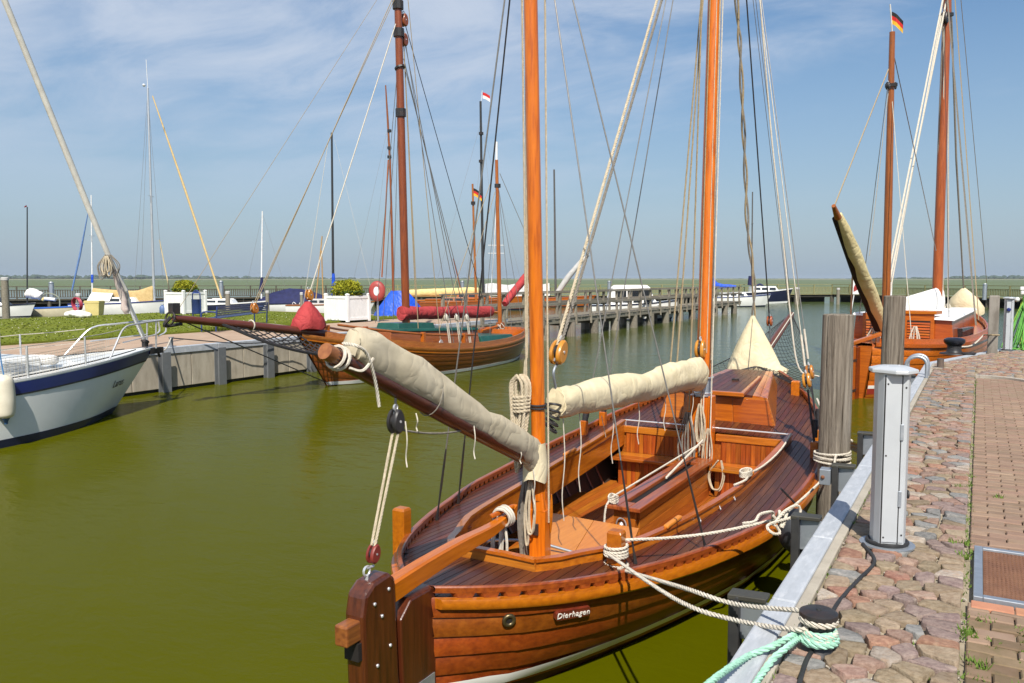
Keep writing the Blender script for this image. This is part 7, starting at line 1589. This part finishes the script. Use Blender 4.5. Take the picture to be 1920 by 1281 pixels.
a, b_ = az(404, 622, LZ + .03), az(501, 606, LZ + .03); ex = (b_ - a); Lb = ex.length; t = thing('park_bench', 'blue metal park bench with looped arms seen from behind on the lawn', 'bench', a, math.atan2(ex.y, ex.x))
for x in (.05, Lb - .05):
    MB().tube(smooth_path([V3((x, 0, 0)), V3((x, -.02, .45)), V3((x, -.06, .86))], 4), .028, 7).build('rear_leg', nv, t, smooth=60); MB().tube(smooth_path([V3((x, .5, 0)), V3((x, .5, .42)), V3((x, .48, .62)), V3((x, .3, .68)), V3((x, -.03, .66))], 5), .028, 7).build('arm', nv, t, smooth=60)
for i in range(7): MB().box((.05, .02 + .068*i, .43), (Lb - .05, .068 + .068*i, .455)).build('seat_slat', nv, t)
for i in range(5): MB().box((.05, -.055 - .006*i, .52 + .072*i), (Lb - .05, -.03 - .006*i, .57 + .072*i)).build('back_slat', nv, t)
# life ring in its red case
p = ad(707, 546, 35.5); t = thing('life_ring_case', 'oval red life ring case on a post, between planter and blue tarpaulin', 'life ring', (p.x, p.y, LZ), R(25))
h = p.z - LZ; MB().tube([V3((0, .12, 0)), V3((0, .12, h + .45))], .04, 8).build('post', galv, t, smooth=60); MB().loft([[V3((w_*.36*math.cos(a), yy, h + w_*.44*math.sin(a))) for a in [i*math.pi/14 for i in range(28)]] for w_, yy in ((.3, -.11), (.55, -.13), (.88, -.09), (1, -.02), (1, .06), (.9, .08))]).build('case', mat('faded_red_plastic', (.36, .055, .045), (.29, .045, .038), 3, rough=.5), t, smooth=50)
MB().loft([[V3((w_*.12*math.cos(a), yy, h + w_*.19*math.sin(a))) for a in [i*math.pi/10 for i in range(20)]] for w_, yy in ((1, -.1), (1, -.136), (.9, -.14))]).build('white_panel', white_p, t, smooth=40)
# blue tarpaulin over a heap
p = az(728, 597, LZ); t = thing('tarpaulin_heap', 'bright blue tarpaulin draped over a standing stack behind the life ring', 'tarpaulin', (p.x - .6, p.y + 1.6, LZ), R(30)); rg = []
for i in range(8):
    u = i / 7; k = 1.15 - .75*u**1.3; rg.append([V3((k*1.05*math.cos(a)*(1 + .10*math.sin(5*a + u*2)), k*.7*math.sin(a)*(1 + .1*math.sin(4*a)), 1.22*u + .05*math.sin(3*a)*u)) for a in [j*math.pi/14 for j in range(28)]])
MB().loft(rg).build('sheet', tarp, t, smooth=50)
# yellow box by the yachts, coiled hose, sign
p = az(178, 593, LZ); t = thing('yellow_container', 'pale yellow plastic container standing at the edge of the lawn', 'container', (p.x, p.y, LZ + .03), R(30)); MB().loft([[V3((x*k*.36, y*k*.3, z)) for x, y in ((-1, -1), (1, -1), (1, 1), (-1, 1))] for k, z in ((.85, 0), (1, .62), (1.06, .63), (1.06, .70))]).build('tub', yellow_p, t, bevel=.02); MB().box((-.37, -.31, .70), (.37, .31, .74)).build('lid', yellow_p, t, bevel=.015)
p = az(143, 590, LZ); t = thing('hose_reel', 'red hose coiled on a stand beside the yellow container', 'hose', (p.x, p.y, LZ + .03))
mb = MB()
for k in range(6): mb.ring((0, .03*k, .5), .34 - .02*(k % 2), .03, (0, 1, .1), 20, 5)
mb.build('coil', mat('red_hose', (.38, .04, .07), rough=.5), t, smooth=60); MB().tube([V3((0, .1, 0)), V3((0, .1, .9))], .03, 6).build('stand', galv, t)
p = ad(1604, 541, 60); t = thing('warning_sign', 'narrow red and white sign on a leaning pole standing in the far basin', 'sign', (p.x, p.y, WATER - .3)); h = p.z - WATER + .3
MB().tube([V3((-.35, 0, 0)), V3((.0, .05, h + .3))], .035, 6).build('pole', alu_w, t); MB().box((-.24, -.03, h - .42), (.24, .0, h + .62)).build('panel', white_p, t)
MB().loft([[V3((x, yy, h + z)) for x, z in ((-.12, -.25), (.12, -.12), (.12, .25), (-.02, .30), (-.12, .05))] for yy in (-.036, -.031)]).build('red_mark', red_p, t)

# odds and ends along the far edge of the lawn
def heap(name, label, cat, q, w_, h, m, seed):
    p = az(q[0], q[1], LZ); t = tag(sewn(MB(), [V3((-w_, 0, h*.4)), V3((-w_*.5, .1, h*.5)), V3((0, 0, h*.55)), V3((w_*.6, .05, h*.45)), V3((w_, 0, h*.35))], [(h*.3, h*.3), (h*.8, h*.45), (h*.9, h*.5), (h*.7, h*.42), (h*.25, h*.3)], 14, h*.18, seed=seed, fq=2.2).build(name, m, None, smooth=55), label, cat); t.location = (p.x, p.y, LZ + .04); t.rotation_euler = (0, 0, R(28)); return t
heap('sail_bag', 'white sail bag lying on the lawn edge left of the yellow container', 'sail bag', (146, 598), .62, .34, canvas_w, 3)
p = az(305, 590, LZ); t = thing('gas_bottle', 'small blue gas bottle standing in front of the left planter', 'gas bottle', (p.x, p.y, LZ + .03))
MB().lathe([(.12, 0), (.15, .03), (.15, .32), (.10, .42), (.04, .46), (.04, .52)], n=14).build('body', mat('bottle_blue', (.10, .16, .32), rough=.5), t, smooth=50); MB().ring((0, 0, .50), .08, .015).build('collar', galv, t)
# ------------------------------------------------------------------ the air between here and the far shore
hm_ = bpy.data.materials.new('thin_haze'); hm_.use_nodes = True; nt = hm_.node_tree; nt.nodes.remove(nt.nodes['Principled BSDF']); pv = nt.nodes.new('ShaderNodeVolumePrincipled')
pv.inputs['Density'].default_value = 0.00009; pv.inputs['Color'].default_value = (0.80, 0.88, 0.96, 1); pv.inputs['Anisotropy'].default_value = 0.2; nt.links.new(pv.outputs[0], nt.nodes['Material Output'].inputs['Volume'])
MB().box((-5600, -420, -2.8 - 1.2), (5600, 6900, 24.0)).build('haze', hm_, kind='stuff')
